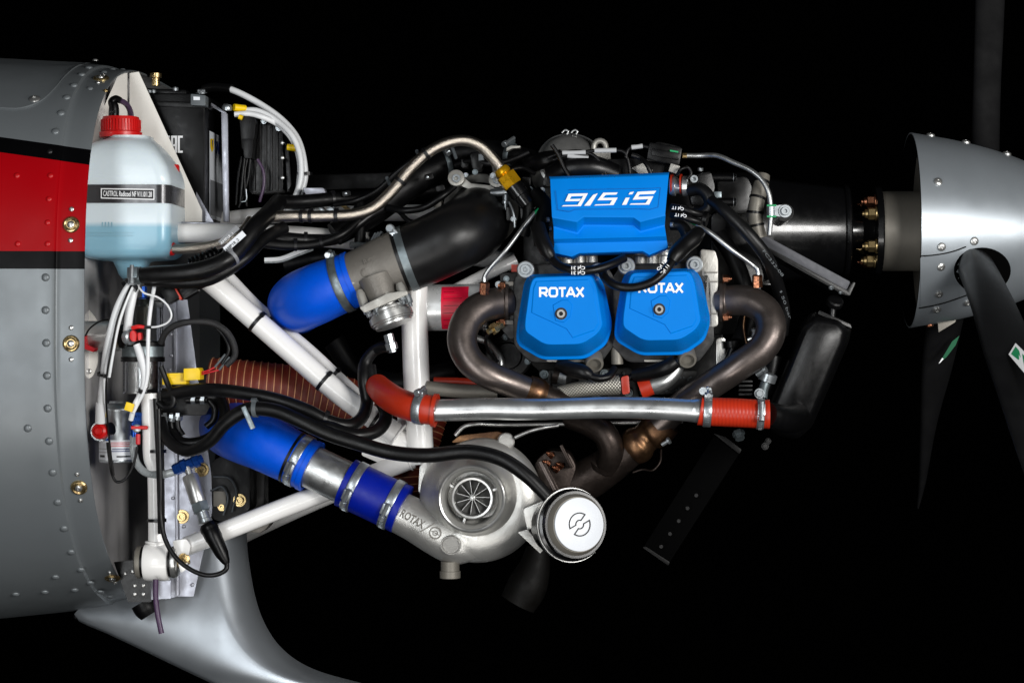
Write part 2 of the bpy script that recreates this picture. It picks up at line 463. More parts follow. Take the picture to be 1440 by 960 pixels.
def clamp_at(parent, c, T, rad, w, h, mt='zinc', flip=1, slots=True):
    m = M(); e = 0.0011
    m.ring([(-w / 2, rad - .0005), (-w / 2, rad + e), (-w / 2 + .001, rad + e + .0004), (w / 2 - .001, rad + e + .0004),
            (w / 2, rad + e), (w / 2, rad - .0005)], c, T, 48)
    h = (h - T * h.dot(T)).normalized(); g = T.cross(h) * flip
    if slots:
        k = 0.0034 / rad
        for i in range(-12, 13):
            a = i * k
            if abs(i) < 4: continue
            d = h * math.cos(a) + g * math.sin(a); tt = T.cross(d)
            m.box(c + d * (rad + e + .0002), (w * 0.5, 0.0012, 0.0008), (T, tt, d))
    o = build(m, 'hose_clamp', mt, parent, 40)
    m = M(); top = c + h * (rad + e + 0.0045)
    m.box(top - h * .002, (w * 1.05, 0.016, 0.006), (T, g, h))
    build(m, 'screw_housing', mt, o, 40, 0.0012)
    m = M()
    m.lathe([(-.010, .0030), (.010, .0030), (.0105, .0048), (.0165, .0048), (.0172, .004), (.0172, 0)], top + h * .0012, g, 6 if False else 8)
    build(m, 'clamp_screw', 'zinc', o, 40)
    return o
def bolt_mesh(kind):
    m = M()
    if kind == 'hex':
        m.lathe([(0, 1.35), (.12, 1.35), (.16, 1.28)], V((0, 0, 0)), ZA, 20)
        m.lathe([(.16, 1.0), (.75, 1.0), (.88, .86), (.88, 0)], V((0, 0, 0)), ZA, 6)
    elif kind == 'socket':
        m.lathe([(0, 1.0), (.95, 1.0), (1.0, .95), (1.0, .5), (.02, .48), (.02, 0)], V((0, 0, 0)), ZA, 18)
    elif kind == 'washer':
        m.lathe([(0, 1.55), (.14, 1.55), (.18, 1.48), (.18, 1.0), (.9, .98), (1.0, .9), (1.0, .5), (.3, .48), (.3, 0)], V((0, 0, 0)), ZA, 20)
    elif kind == 'rivet':
        m.lathe([(-.1, 1.0), (.05, 1.0), (.28, .86), (.46, .5), (.52, 0)], V((0, 0, 0)), ZA, 12)
    elif kind == 'nut':
        m.lathe([(-.1, 1.2), (.1, 1.2)], V((0, 0, 0)), ZA, 18)
        m.lathe([(.1, 1.0), (1.2, 1.0), (1.35, .85)], V((0, 0, 0)), ZA, 6)
        m.lathe([(1.3, .72), (1.75, .7), (1.85, .6), (1.85, .42), (1.75, .4), (2.2, .38), (2.2, 0)], V((0, 0, 0)), ZA, 14)
    elif kind == 'pan':
        m.lathe([(-.1, 1.0), (.12, 1.0), (.4, .9), (.58, .6), (.62, .34), (.4, .32), (.4, 0)], V((0, 0, 0)), ZA, 18)
    return m
BOLT = {}
def bolt(parent, name, kind, loc, d, r_mm, mt='zinc', a=None):
    key = (kind, mt)
    if key not in BOLT:
        BOLT[key] = bolt_mesh(kind).mesh(kind + '_' + mt, mt, 30)
    return inst(BOLT[key], name, parent, loc, d, r_mm / 1000)
def pbolt(parent, name, kind, px, py, y, r_px, mt='zinc', d=(0, -1, 0)):
    return bolt(parent, name, kind, P(px, py, y), V(d), r_px * S(y) * 1000, mt)

def text(parent, s, org, right, up, h, mt, name='lettering', bold=0.0, xs=1.0, depth=0.0004, shear=0.0, align='LEFT', gap=1.0, length=None):
    cu = bpy.data.curves.new('text', 'FONT')
    cu.body = s; cu.size = 1.0; cu.align_x = align; cu.offset = bold; cu.shear = shear; cu.space_character = gap
    cu.resolution_u = 3; cu.extrude = 0.02
    ob = bpy.data.objects.new('text', cu)
    me = bpy.data.meshes.new_from_object(ob)
    bpy.data.objects.remove(ob); bpy.data.curves.remove(cu)
    capk = h / 0.70
    right = right.normalized(); up = (up - right * up.dot(right)).normalized(); nrm = right.cross(up)
    sx = capk * xs
    if length:
        xm = max(v.co.x for v in me.vertices); x0 = min(v.co.x for v in me.vertices); sx = length / (xm - x0)
    for v in me.vertices:
        c = v.co.copy()
        v.co = org + right * c.x * sx + up * c.y * capk + nrm * (depth * (1 if c.z > 0 else 0) + (0.0001))
    me.materials.append(MT[mt])
    return place(name, me, parent)
def strokes(m, polys, width, fn, closed=False, depth=0.0006):
    """flat strokes: polys of 2-D points, fn maps (x, y, lift) to the surface"""
    for pi_, pl in enumerate(polys):
        depth = depth + 0.00009
        cl = pl[0] == pl[-1]
        q = [V(p) for p in (pl[:-1] if cl else pl)]
        n = len(q); Lf = []; Rt = []
        for i in range(n):
            a = q[i - 1] if (cl or i) else None
            b = q[(i + 1) % n] if (cl or i < n - 1) else None
            d1 = (q[i] - a).normalized() if a is not None else (b - q[i]).normalized()
            d2 = (b - q[i]).normalized() if b is not None else d1
            t = (d1 + d2)
            t = t.normalized() if t.length > 1e-6 else d1
            nn = V((-t.y, t.x)); k = min(2.2, 1 / max(0.3, nn.dot(V((-d1.y, d1.x)))))
            Lf.append(q[i] + nn * width / 2 * k); Rt.append(q[i] - nn * width / 2 * k)
        for i in range(n if cl else n - 1):
            j = (i + 1) % n
            base = [Lf[i], Lf[j], Rt[j], Rt[i]]
            vs = [fn(p.x, p.y, depth) for p in base] + [fn(p.x, p.y, 0) for p in base]
            m.add(vs, [(0, 1, 2, 3), (0, 4, 5, 1), (1, 5, 6, 2), (2, 6, 7, 3), (3, 7, 4, 0)])

# ================================================================ backdrop
m = M()
m.box(V((0, 6.2, 0)), (14, 0.02, 9))
bd = build(m, 'backdrop', 'backdrop', None, None)
bd['kind'] = 'structure'; bd['label'] = 'black cloth backdrop behind the aircraft nose'

# ================================================================ fuselage
FY = 0.42                      # centre plane of the aircraft
RIMX = -0.735
def fus(X):
    k = (RIMX - X) / 0.22
    zt = 0.416 + 0.012 * k; zb = -0.402 - 0.027 * min(k, 1.6) ** 0.8 if k > 0 else -0.402
    if k <= 0: zt = 0.416
    return (zt + zb) / 2, (zt - zb) / 2, 0.54 + 0.008 * max(k, 0)
NB, NT = 2.4, 3.3
def skin(X, th, off=0.0):
    """th = 0 points at the camera side, +90 deg up"""
    zc, hh, hw = fus(X)
    c, s_ = math.cos(th), math.sin(th)
    NE = NT if s_ > 0 else NB
    y = FY - math.copysign(abs(c) ** (2 / NE), c) * (hw + off)
    z = zc + math.copysign(abs(s_) ** (2 / NE), s_) * (hh + off)
    return V((X, y, z))
def skin_hit(px, py, off=0.0):
    y = -0.1
    for _ in range(40):
        p = P(px, py, y)
        zc, hh, hw = fus(p.x)
        NE = NT if p.z > zc else NB
        q = min(0.999, abs((p.z - zc) / (hh + off)))
        y = y * 0.5 + 0.5 * (FY - (hw + off) * (1 - q ** NE) ** (1 / NE))
    p = P(px, py, y)
    zc, hh, hw = fus(p.x)
    dy, dz = (p.y - FY) / hw, (p.z - zc) / hh
    n = V((0.02, math.copysign(abs(dy) ** (NE - 1), dy) / hw, math.copysign(abs(dz) ** (NE - 1), dz) / hh)).normalized()
    return p, n

def stripe_material():
    m = mat('fuselage_livery', lin(150, 155, 158), 0.38, 0.3, 0.04, 900, 0.0, 8, 0.06)
    nt = m.node_tree; N = nt.nodes; L = nt.links; b = N['Principled BSDF']
    tc = N['Texture Coordinate']
    sp = N.new('ShaderNodeSeparateXYZ'); L.new(tc.outputs['Object'], sp.inputs[0])
    def mth(op, a, bb):
        n = N.new('ShaderNodeMath'); n.operation = op
        for i, v in enumerate((a, bb)):
            if isinstance(v, (int, float)): n.inputs[i].default_value = v
            else: L.new(v, n.inputs[i])
        return n.outputs[0]
    zz = mth('ADD', sp.outputs[2], mth('MULTIPLY', mth('ADD', sp.outputs[0], 0.734), 0.14))
    b1 = mth('LESS_THAN', zz, 0.263); r1 = mth('LESS_THAN', zz, 0.2415)
    r0 = mth('GREATER_THAN', sp.outputs[2], 0.1224); b0 = mth('GREATER_THAN', sp.outputs[2], 0.0983)
    near = mth('LESS_THAN', sp.outputs[1], 0.42)
    blk = mth('MULTIPLY', mth('MULTIPLY', b1, b0), near); red = mth('MULTIPLY', mth('MULTIPLY', r1, r0), near)
    no = N.new('ShaderNodeTexNoise'); no.inputs['Scale'].default_value = 6; no.inputs['Detail'].default_value = 6
    L.new(tc.outputs['Object'], no.inputs['Vector'])
    m0 = N.new('ShaderNodeMix'); m0.data_type = 'RGBA'
    m0.inputs[6].default_value = lin(104, 109, 113); m0.inputs[7].default_value = lin(113, 118, 120); L.new(no.outputs['Fac'], m0.inputs[0])
    m1 = N.new('ShaderNodeMix'); m1.data_type = 'RGBA'; m1.inputs[7].default_value = lin(4, 4, 5)
    L.new(blk, m1.inputs[0]); L.new(m0.outputs[2], m1.inputs[6])
    m2 = N.new('ShaderNodeMix'); m2.data_type = 'RGBA'; m2.inputs[7].default_value = lin(150, 3, 12)
    L.new(red, m2.inputs[0]); L.new(m1.outputs[2], m2.inputs[6])
    L.new(m2.outputs[2], b.inputs['Base Color'])
    mm = mth('MULTIPLY', mth('SUBTRACT', 1.0, blk), 0.3); L.new(mm, b.inputs['Metallic'])
    L.new(mth('MULTIPLY', mth('SUBTRACT', 1.25, blk), 0.4), b.inputs['Specular IOR Level'])
    return m
MT['livery'] = stripe_material()

fz = thing('fuselage', 'silver aircraft fuselage nose with red stripe edged in black, cut open at left', 'fuselage', (RIMX, FY, -0.39))
m = M()
prof = [(-1.7, 0), (-1.4, 0), (-1.1, 0), (-.95, 0), (-.86, 0), (-.80, 0), (-.779, 0), (-.7755, -.0006), (-.774, -.002), (-.773, -.0038), (-.771, -.0046),
        (-.766, -.005), (-.75, -.005), (-.738, -.005), (-.7355, -.0056), (-.735, -.007), (-.7358, -.0085), (-.745, -.009), (-.80, -.009)]
NS = 160
rows = []
for X, off in prof:
    r = []
    for k in range(NS + 1):
        r.append(skin(X, 2 * math.pi * k / NS, off))
    rows.append(r)
m.grid(rows)
o = build(m, 'skin', 'livery', fz, 30, center=False, merge=1e-5)

# overlapping top deck panel with the curved edge
edge = cr([(-80, 150), (0, 153), (30, 153), (58, 143), (76, 127), (92, 108), (108, 95), (128, 88), (136, 86)], 8)
m = M(); rows = [[], []]; lip = []
top = []
rowsP = []
for q in range(8): rowsP.append([])
for (px, py) in edge:
    p, n = skin_hit(px, py, 0.0)
    zc, hh, hw = fus(p.x)
    s0 = math.asin(min(1, ((p.z - zc) / hh) ** (NT / 2)))
    for q in range(7):
        th = s0 + (math.pi / 2 + 0.5 - s0) * (q / 6) ** 1.2
        rowsP[q + 1].append(skin(p.x, th, 0.0022))
    rowsP[0].append(skin(p.x, s0, 0.0002))
m.grid(rowsP)
build(m, 'top_deck_panel', 'silver', fz, 40)

# firewall and its inner wall
m = M()
rg = [skin(-.772, 2 * math.pi * k / 96, -.0095) for k in range(96)]
m.loft([rg, [p + V((-.004, 0, 0)) for p in rg]])
build(m, 'firewall', 'firewall', fz, 40)

# rivets, screws and cam locks in the skin
rv = [(125, 95.5), (115, 105), (104, 120), (94, 137), (86, 159), (78, 185), (71, 247), (69, 280), (67, 313), (67, 343), (25, 343), (64, 390),
      (64, 436), (65, 482), (66, 528), (67, 574), (69, 620), (74, 664), (81, 706), (90, 743), (100, 776), (114, 801), (127, 819), (141, 831.5),
      (155, 839), (39, 602), (22, 835), (63, 832), (78, 811), (105, 829), (24, 247), (70, 213)]
bmr = bolt_mesh('rivet').mesh('rivet', 'silver', 40)
bmred = bolt_mesh('rivet').mesh('rivet_red', mat('red_rivet_paint', lin(172, 8, 16), 0.4), 40)
bmk = bolt_mesh('rivet').mesh('rivet_black', mat('black_rivet_paint', lin(14, 14, 15), 0.4), 40)
for (px, py) in rv:
    p, n = skin_hit(px, py)
    me = bmred if 240 < py < 350 else (bmk if 205 < py < 225 else bmr)
    inst(me, 'rivet', fz, p, n, 0.0056 if me is bmr else 0.0042)
p, n = skin_hit(49, 141)
bolt(fz, 'deck_screw', 'pan', p, n, 8.0, 'steel')
p, n = skin_hit(134, 85.5); bolt(fz, 'deck_screw', 'pan', p, n, 4.5, 'steel')
for k in range(7):                                   # row along the top of the flange
    p = skin(-.758, math.radians(52 + k * 7), -.005); q = skin(-.758, math.radians(52 + k * 7), .02)
    inst(bmr, 'rivet', fz, p, q - p, 0.0045)
for (px, py) in [(100, 316), (100, 483), (111, 685), (142, 111), (158, 812)]:
    p, n = skin_hit(px, py, -.005)
    m = M()
    m.lathe([(-.001, .0115), (.0012, .0115), (.003, .010), (.0034, .0085), (.0020, .0065), (.0016, .0060), (.0016, 0)], p, n, 28)
    cl = build(m, 'cam_lock', 'brass', fz, 35)
    bolt(cl, 'lock_stud', 'pan', p + n * .0016, n, 5.2, 'steel')
    for s_ in (-1, 1):
        t = ZA - n * ZA.dot(n)
        pp = p + t.normalized() * 0.0215 * s_
        bolt(fz, 'flush_rivet', 'pan', pp - n * .0004, n, 3.4, 'steel')
p, n = skin_hit(149, 128, -.005); bolt(fz, 'flush_rivet', 'pan', p, n, 3.5, 'brass')

# ---------------------------------------------------------------- nose gear leg, silver fairing under the fuselage
leg_rows = [(735, 290, 345), (752, 282, 345), (775, 268, 346), (810, 225, 351), (840, 150, 357), (866, 98, 365), (890, 145, 377), (910, 188, 392), (930, 230, 416),
            (945, 262, 447), (958, 290, 492), (972, 318, 550), (990, 360, 610), (1015, 410, 660), (1050, 480, 720)]
lm = M(); loops = []
for (py, l, r) in cr(leg_rows, 4):
    yf = 0.26 - 0.00030 * (py - 740)
    pl = P(l, py, yf); pr = P(r, py, yf + 0.05)
    wd = pr.x - pl.x
    lp = []
    for k in range(15):                              # flat front then a roll-off to the right
        t = k / 14
        lp.append(V((pl.x + (wd - 0.045) * t, yf + 0.03 * (1 - t) ** 2, pl.z + (pr.z - pl.z) * t)))
    for k in range(1, 15):
        a = math.pi / 2 * k / 14
        lp.append(V((pr.x - 0.045 + 0.045 * math.sin(a), yf + 0.06 * (1 - math.cos(a)), pr.z)))
    for k in range(10):
        t = k / 9
        lp.append(V((pr.x - wd * t, yf + 0.065 + 0.004 * math.sin(math.pi * t) - 0.03 * max(0, t - .9) * 10 * .9, pr.z)))
    loops.append(lp)
lm.loft(loops)
lg = build(lm, 'nose_gear_leg', 'leg', None, 60)
tag(lg, 'smooth silver gear leg curving down below the open fuselage', 'gear leg')
bolt(lg, 'fairing_screw', 'pan', P(108, 866, 0.258), V((0, -1, 0)), 5, 'rubber')
# added black plug standing in for the dark cut-out under the fuselage
hose('cutout_plug', [(200, 846, .2, 17), (206, 856, .2, 17), (211, 864, .2, 14)], 'dimrub', cat='dark cut-out', label='short black plug standing in for dark cut-out under fuselage rim beside purple tube')

# ================================================================ equipment at the firewall
# ---------------- coolant bottle
def bottle_material():
    m = mat('bottle_plastic', lin(205, 220, 226), 0.28, 0, 0.04, 120, sss=0.35)
    nt = m.node_tree; N = nt.nodes; L = nt.links; b = N['Principled BSDF']
    tc = N['Texture Coordinate']
    sp = N.new('ShaderNodeSeparateXYZ'); L.new(tc.outputs['Object'], sp.inputs[0])
    r = N.new('ShaderNodeMapRange'); r.inputs[1].default_value = 0.170; r.inputs[2].default_value = 0.162   # the coolant level
    L.new(sp.outputs[2], r.inputs[0])
    mx = N.new('ShaderNodeMix'); mx.data_type = 'RGBA'
    mx.inputs[6].default_value = lin(214, 226, 232); mx.inputs[7].default_value = lin(136, 182, 202)
    L.new(r.outputs[0], mx.inputs[0]); L.new(mx.outputs[2], b.inputs['Base Color'])
    return m
MT['bottle'] = bottle_material()
MT['strapg'] = mat('grey_gloss_strap', lin(62, 62, 64), 0.22, 0.3, 0.02, 200, 0.1, 40, 0.05)
BY = 0.03
cb = thing('coolant_bottle', 'white plastic coolant bottle with red screw cap and blue fluid, beside red stripe', 'bottle', P(178, 392, BY + .06))
def bsec(py, x0, x1, d0, d1, r):
    """rounded rectangle loop at height py, px x-range at depth BY, depths d0..d1"""
    c0, c1 = P(x0, py, BY), P(x1, py, BY)
    pts = [(c0.x, d0), (c1.x, d0), (c1.x, d1), (c0.x, d1)]
    return [V((x, y, c0.z)) for x, y in rpoly(pts, r, 6)]
m = M()
L_ = []
for py, x0, x1, dd, r in [(187, 143, 199, .030, .03), (190, 142, 200, .030, .03), (193, 134, 203, .024, .034), (197, 122, 208, .017, .034), (204, 111, 214, .010, .030), (212, 106, 220, .005, .027), (222, 104, 226.5, .002, .024),
                          (234, 103, 233, .0005, .021), (246, 103, 236.6, 0, .02), (256, 103, 238, 0, .019), (259, 104, 237, .0012, .019), (286, 104, 237, .0012, .019), (289, 103, 238, 0, .019),
                          (336, 103, 238, 0, .019), (349, 104, 237, .001, .021), (357, 107, 234, .004, .025), (361.5, 113, 228, .010, .028), (363.5, 124, 217, .020, .030), (364.5, 140, 203, .032, .026),
                          (366.5, 147, 196, .037, .022), (374, 151, 192, .040, .02), (384, 155, 188, .043, .017), (390, 160, 184, .047, .013), (393.5, 166, 179, .053, .007)]:
    L_.append(bsec(py, x0, x1, BY + dd, BY + .135 - dd, r))
m.loft(L_)
b0 = build(m, 'body', 'bottle', cb, 60, center=False)
m = M(); c = P(170, 190, BY + .065)
pr = [(-.004, .030), (.000, .0305), (.0035, .0305), (.005, .0275), (.022, .0268), (.026, .0255), (.0265, .020), (.0265, 0)]
m.lathe(pr, c, ZA, 40)
cap = build(m, 'cap', 'redcap', cb, 40)
for k in range(40):
    a = 2 * math.pi * k / 40; d = V((math.cos(a), math.sin(a), 0))
    if d.y > 0.3: continue
    m = M(); m.box(c + d * .0277 + ZA * .0135, (.002, .0018, .016), (d, d.cross(ZA), ZA))
    build(m, 'cap_rib', 'redcap', cap, 40)
hose('elbow_fitting', [(160, 166, BY + .06, 7.5), (160, 150, BY + .06, 7), (158, 143, BY + .06, 6), (163, 139, BY + .06, 5), (170, 142, BY + .06, 4.5)], 'plastic', parent=cb)
m = M(); m.lathe([(0, .0085), (.004, .0085), (.004, .006)], P(160, 160, BY + .06), ZA, 6); build(m, 'fitting_nut', 'plastic', cb, 30)
hose('overflow_tube', [(168, 141, BY + .06), (178, 147, BY + .08), (184, 160, BY + .1), (184, 175, BY + .12)], 'purple', 4, parent=cb)
hose('vent_tube', [(150, 196, BY + .14), (136, 180, BY + .14), (128, 172, BY + .13)], 'purple', 5, parent=cb)
# black strap with the printed name
m = M()
lp = [bsec(py, 103.4, 237.6, BY + .0002, BY + .1348, .0188) for py in (259.5, 285.5)]
m.loft([lp[0], lp[1]], False, False)
strap = build(m, 'strap', 'strapg', cb, 60)
m = M()
fn = lambda x, y, d: P(x, y, BY - .0008 - d)
yl = lambda x: 264.5 + 1.5 * (x - 143) / 80
m.prism([(142, 265), (217, 266), (217, 281), (142, 279)], BY - .0012, BY - .0004, 2, 3)
plate = build(m, 'name_plate', 'ink_k', strap, 40)
m = M(); strokes(m, [[(142.5, 265.5), (216.5, 266.5), (216.5, 280.5), (142.5, 278.5), (142.5, 265.5)]], 1.5, lambda x, y, d: P(x, y, BY - .0013 - d)); build(m, 'plate_border', 'ink_w', strap, None)
text(strap, 'CASTROL Radicool NF V11.0/1.28', P(145, 275.6, BY - .0013), XA + ZA * -.02, ZA, .0074, 'ink_w', length=.069, bold=.014)
# moulded marks
m = M()
for q in range(4): m.box(P(144 + q * 4.4, 316, BY - .0001), (.0016, .0008, .0075))
build(m, 'level_mark', 'bottle', cb, 40)
for py in (327.5, 331.5):
    m = M(); m.box(P(150, py, BY - .0002), (.075, .001, .0011)); build(m, 'moulded_line', 'bottle', cb, 40)

# ---------------- white battery bracket
bk = thing('battery_bracket', 'white folded sheet bracket holding the battery, behind the coolant bottle', 'bracket', P(230, 318, .16))
m = M(); m.prism([(182, 103), (195, 101), (284, 296), (284, 312), (182, 312)], .172, .175)
build(m, 'gusset_plate', 'whitep', bk, 30, .0006)
m = M(); m.prism([(167, 104), (179, 103), (179, 312), (100, 312), (124, 200)], .175, .178)
build(m, 'side_plate', 'whitep', bk, 30)
m = M(); m.lathe([(0, .0085), (.001, .0085), (.0022, .007), (.0022, 0)], P(206, 184, .175), -YA, 20); build(m, 'hole_plug', 'grey', bk, 30)
m = M(); m.prism([(232, 311), (322, 314), (322, 319), (232, 317)], .12, .40); build(m, 'shelf', 'sheet', bk, 30, .0008)
m = M(); m.prism([(276, 270), (300, 312), (276, 312)], .19, .195); build(m, 'shelf_gusset', 'sheet', bk, 30)

# ---------------- battery
bt = thing('battery', 'black battery with white lettering in the white bracket', 'battery', P(265, 310, .28))
m = M(); m.prism([(196, 130), (288, 132), (288, 308), (196, 308)], .20, .39, 3, 2)
build(m, 'case', 'plastic', bt, 40, .003)
m = M(); m.prism([(193, 141), (290, 144), (290, 152), (193, 149)], .197, .393); build(m, 'rim', 'plastic', bt, 40, .0015)
m = M(); m.prism([(204, 124), (262, 126), (262, 136), (204, 136)], .21, .37); build(m, 'lid', 'plastic', bt, 40, .003)
m = M(); strokes(m, [[(238.6, 192.5), (233, 192.5), (233, 203), (238, 203), (238, 213.5), (232, 213.5)], [(242, 215), (242, 192.5), (247.4, 192.5), (247.4, 215)], [(243.5, 204.5), (246, 204.5)], [(257, 192.5), (251.4, 192.5), (251.4, 213.5), (257, 213.5)]], 3.0, lambda x, y, d: P(x, y, .1985 - d), depth=.0004)
build(m, 'lettering', 'ink_w', bt, None, recalc=False)
# label on the side that faces the propeller
xr = P(288, 200, .2).x
fr = lambda y, py: V((xr + .0008, y, P(288, py, .2).z))
m = M(); m.add([fr(.235, 181), fr(.375, 181), fr(.375, 305), fr(.235, 305), fr(.235, 181) - XA * .001, fr(.375, 181) - XA * .001, fr(.375, 305) - XA * .001, fr(.235, 305) - XA * .001],
               [(0, 1, 2, 3), (0, 4, 5, 1), (2, 6, 7, 3)])
lb = build(m, 'side_label', 'label_w', bt, None)
m = M(); m.add([fr(.24, 192), fr(.268, 190), fr(.268, 204), fr(.254, 210), fr(.24, 204)], [(0, 1, 2, 3, 4)])
o = build(m, 'shield', 'yellow', lb, None); o.location.x += .0006
m = M(); m.add([fr(.25, 193), fr(.258, 193), fr(.254, 205)], [(0, 1, 2)]); o = build(m, 'shield_mark', 'ink_n', lb, None); o.location.x += .0012
text(lb, 'VARTA', fr(.275, 208) + XA * .0006, YA, ZA, .018, 'ink_n', length=.09, bold=.02)
m = M(); m.add([fr(.24, 250), fr(.37, 250), fr(.37, 300), fr(.24, 300)], [(0, 1, 2, 3)]); o = build(m, 'label_panel', 'label_g', lb, None); o.location.x += .0006
# metal strap down the side and over the top
m = M(); m.prism([(311, 158), (320, 160), (322, 312), (314, 312)], .255, .262)
st = build(m, 'hold_down_strap', 'sheet', bt, 30, .0008)
m = M(); m.prism([(290, 140), (318, 158), (320, 163), (290, 146)], .256, .262); build(m, 'strap_bend', 'sheet', bt, 30, .0008)
m = M(); m.prism([(268, 132), (289, 134), (289, 149), (268, 148)], .175, .20, 1.5, 2); o = build(m, 'terminal_block', 'grey', bt, 30, .0012)
m = M(); m.prism([(272, 136), (281, 136.5), (281, 141), (272, 141)], .1735, .176); build(m, 'terminal_window', 'label_w', bt, 30)
pbolt(bt, 'terminal_bolt', 'hex', 283, 131, .23, 6, 'zinc', (0, -.2, 1))
for px in (210, 216): pbolt(bt, 'post', 'socket', px, 130, .19, 3.5, 'zinc', (0, -.3, 1))
pbolt(bt, 'post', 'socket', 247, 127, .2, 4, 'zinc', (0, -.3, 1))
m = M(); m.lathe([(0, .006), (.012, .006), (.013, .009), (.019, .009), (.019, 0)], P(219, 121, .30), ZA, 16)
o = build(m, 'shock_mount', 'brass', None, 35); tag(o, 'small gold stud mount under the top rim above battery', 'stud mount')

# ---------------- little reservoir with red cap behind the bottle
rs = thing('fluid_reservoir', 'small amber fluid reservoir with red cap, right of coolant bottle', 'reservoir', P(242, 288, .13))
m = M(); m.lathe([(0, .0045), (.004, .0055), (.008, .0085), (.03, .009), (.034, .009)], P(243, 286, .13), ZA, 20); build(m, 'cup', 'amber', rs, 35)
m = M(); m.lathe([(0, .009), (.003, .0108), (.015, .0108), (.017, .0095), (.017, 0)], P(242, 248, .13), ZA, 24); build(m, 'cap', 'redcap', rs, 35)
m = M(); m.lathe([(0, .004), (.008, .004), (.009, .0025), (.018, .0025), (.018, 0)], P(241, 287, .13), -ZA, 12); build(m, 'drain', 'zinc', rs, 35)

# ---------------- ECU box and relays beside the battery
eb = thing('control_box', 'black ribbed electronic control box right of the battery', 'control box', P(372, 300, .33))
m = M(); m.prism([(350, 168), (398, 178), (398, 268), (350, 272)], .27, .43, 5, 3); build(m, 'housing', 'satin', eb, 40, .004)
for q in range(5):
    m = M(); m.prism([(356 + q * 8, 172 + q * 1.6), (359 + q * 8, 172.5 + q * 1.6), (359 + q * 8, 268), (356 + q * 8, 268)], .266, .272); build(m, 'cooling_rib', 'satin', eb, 40, .0008)
for py in (201, 222, 250): pbolt(eb, 'box_screw', 'pan', 397, py, .26, 3, 'steel')
for k, (px, py) in enumerate([(371, 170), (392, 180)]): pbolt(eb, 'box_screw', 'hex', px, py, .26, 3.4, 'zinc')
m = M(); m.prism([(336, 162), (360, 166), (358, 190), (352, 212), (340, 210)], .235, .275, 3, 3); build(m, 'connector', 'plastic', eb, 40, .002)
m = M(); m.prism([(340, 195), (356, 196), (354, 223), (343, 222)], .225, .27, 2, 3); build(m, 'connector', 'plastic', eb, 40, .002)
m = M(); m.prism([(400, 200), (406, 203), (410, 260), (404, 270)], .28, .40, 1, 2); build(m, 'end_flange', 'satin', eb, 40, .001)
lo = [(362, 224), (370, 240), (371, 260), (365, 284)]
hose('vent_loop', [(a, b, .24) for a, b in lo], 'purple', 2.2, parent=eb)
for k, pts in enumerate([[(344, 222), (341, 250), (338, 285)], [(348, 222), (344, 245), (347, 290)], [(352, 222), (349, 250), (342, 275), (336, 292)], [(340, 220), (335, 250), (332, 288)]]):
    hose('connector_wire', [(a, b, .235 + .005 * k) for a, b in pts], 'rubber', 1.8, parent=eb, seg=8)
hose('wire_clip', [(346, 266, .22), (346, 282, .22), (339, 284, .22)], 'zinc', 1, parent=eb, seg=8)

# ---------------- white battery cables looping over the top
G = 'white battery cables arching over the control box'
A = [(296, 124, .3), (312, 123, .29), (330, 128, .28), (365, 146, .27), (398, 170, .26), (418, 195, .25), (427, 225, .24), (428, 255, .24), (416, 282, .24), (405, 296, .25)]
ca = hose('battery_cable', A, 'cable', 4.6, cat='cable', label='outermost white cable arching from battery over the control box', group=G)
B = [(345, 155, .25), (362, 156, .25), (386, 168, .25), (410, 190, .235), (421, 215, .23), (423, 250, .23), (414, 280, .23), (400, 305, .24)]
cbl = hose('battery_cable', B, 'cable', 4.2, cat='cable', label='inner white cable from upper yellow crimp over control box', group=G)
C_ = [(330, 161, .24), (350, 160, .24), (370, 165, .24), (392, 176, .255), (408, 192, .26), (418, 212, .265), (422, 235, .27), (420, 262, .27)]
cc = hose('battery_cable', C_, 'cable', 4.0, cat='cable', label='short white cable under the upper yellow crimp at battery', group=G)
hose('sleeve', [(286, 126, .305), (298, 123, .3), (326, 125, .282)], 'rubber', 6.2, parent=ca)
tie(ca, A, .78, 4.6 * 2, 1, 4)
hose('crimp', [(329, 151, .24), (345, 153, .25)], 'yellow', 5.0, parent=cbl)
hose('crimp', [(336, 164, .23), (341, 166, .23)], 'yellow', 3.5, parent=cc)
m = M(); m.lathe([(0, .008), (.004, .008), (.007, .006), (.007, 0)], P(319, 154, .24), V((.2, -.3, 1)), 18); build(m, 'terminal_post', 'zinc', cc, 35)
yc_ = hose('crimp_terminal', [(404, 207, .25, 4.5), (417, 208, .25, 5.2)], 'yellow', cat='terminal', label='yellow crimp terminal on the side of the control box near white cables')

# ---------------- black corrugated loom and labelled hose at the coolant bottle
HB = [(186, 388, -.03, 10), (215, 386, -.035, 12), (255, 384, -.04, 12.5), (290, 378, -.04, 13), (318, 366, -.035, 13), (338, 346, -.02, 13), (358, 320, .0, 13), (378, 300, .05, 12.5), (392, 284, .1, 12)]
hb = hose('wiring_loom', HB, 'rubber', cat='loom', label='thick black sheathed loom curving from coolant bottle up to control box', seg=18)
HB2 = [(205, 394, -.01, 8), (250, 397, -.015, 9), (290, 393, -.015, 10), (320, 380, -.01, 9), (345, 362, .0, 9), (372, 335, .03, 9), (400, 320, .06, 9)]
hose('wiring_loom', HB2, 'rubber', cat='loom', label='thinner black loom hugging the underside of the thick sheathed loom', seg=14)
cl = clamp(hb, HB, .02, w=14, scr=(0, -1, .25), mt='zincd')
c, T, r = at(HB, .50)
m = M(); U = V((.75, 0, .66)); W = V((-.66, 0, .75))
m.box(c + V((.0, -.0155, .012)), (.036, .0012, .0085), (U, YA, W)); o = build(m, 'marker_tag', 'label_w', hb, 30)
text(o, 'AMP18_2', c + V((-.011, -.0166, -.002)), U, W, .004, 'ink_k', length=.024)
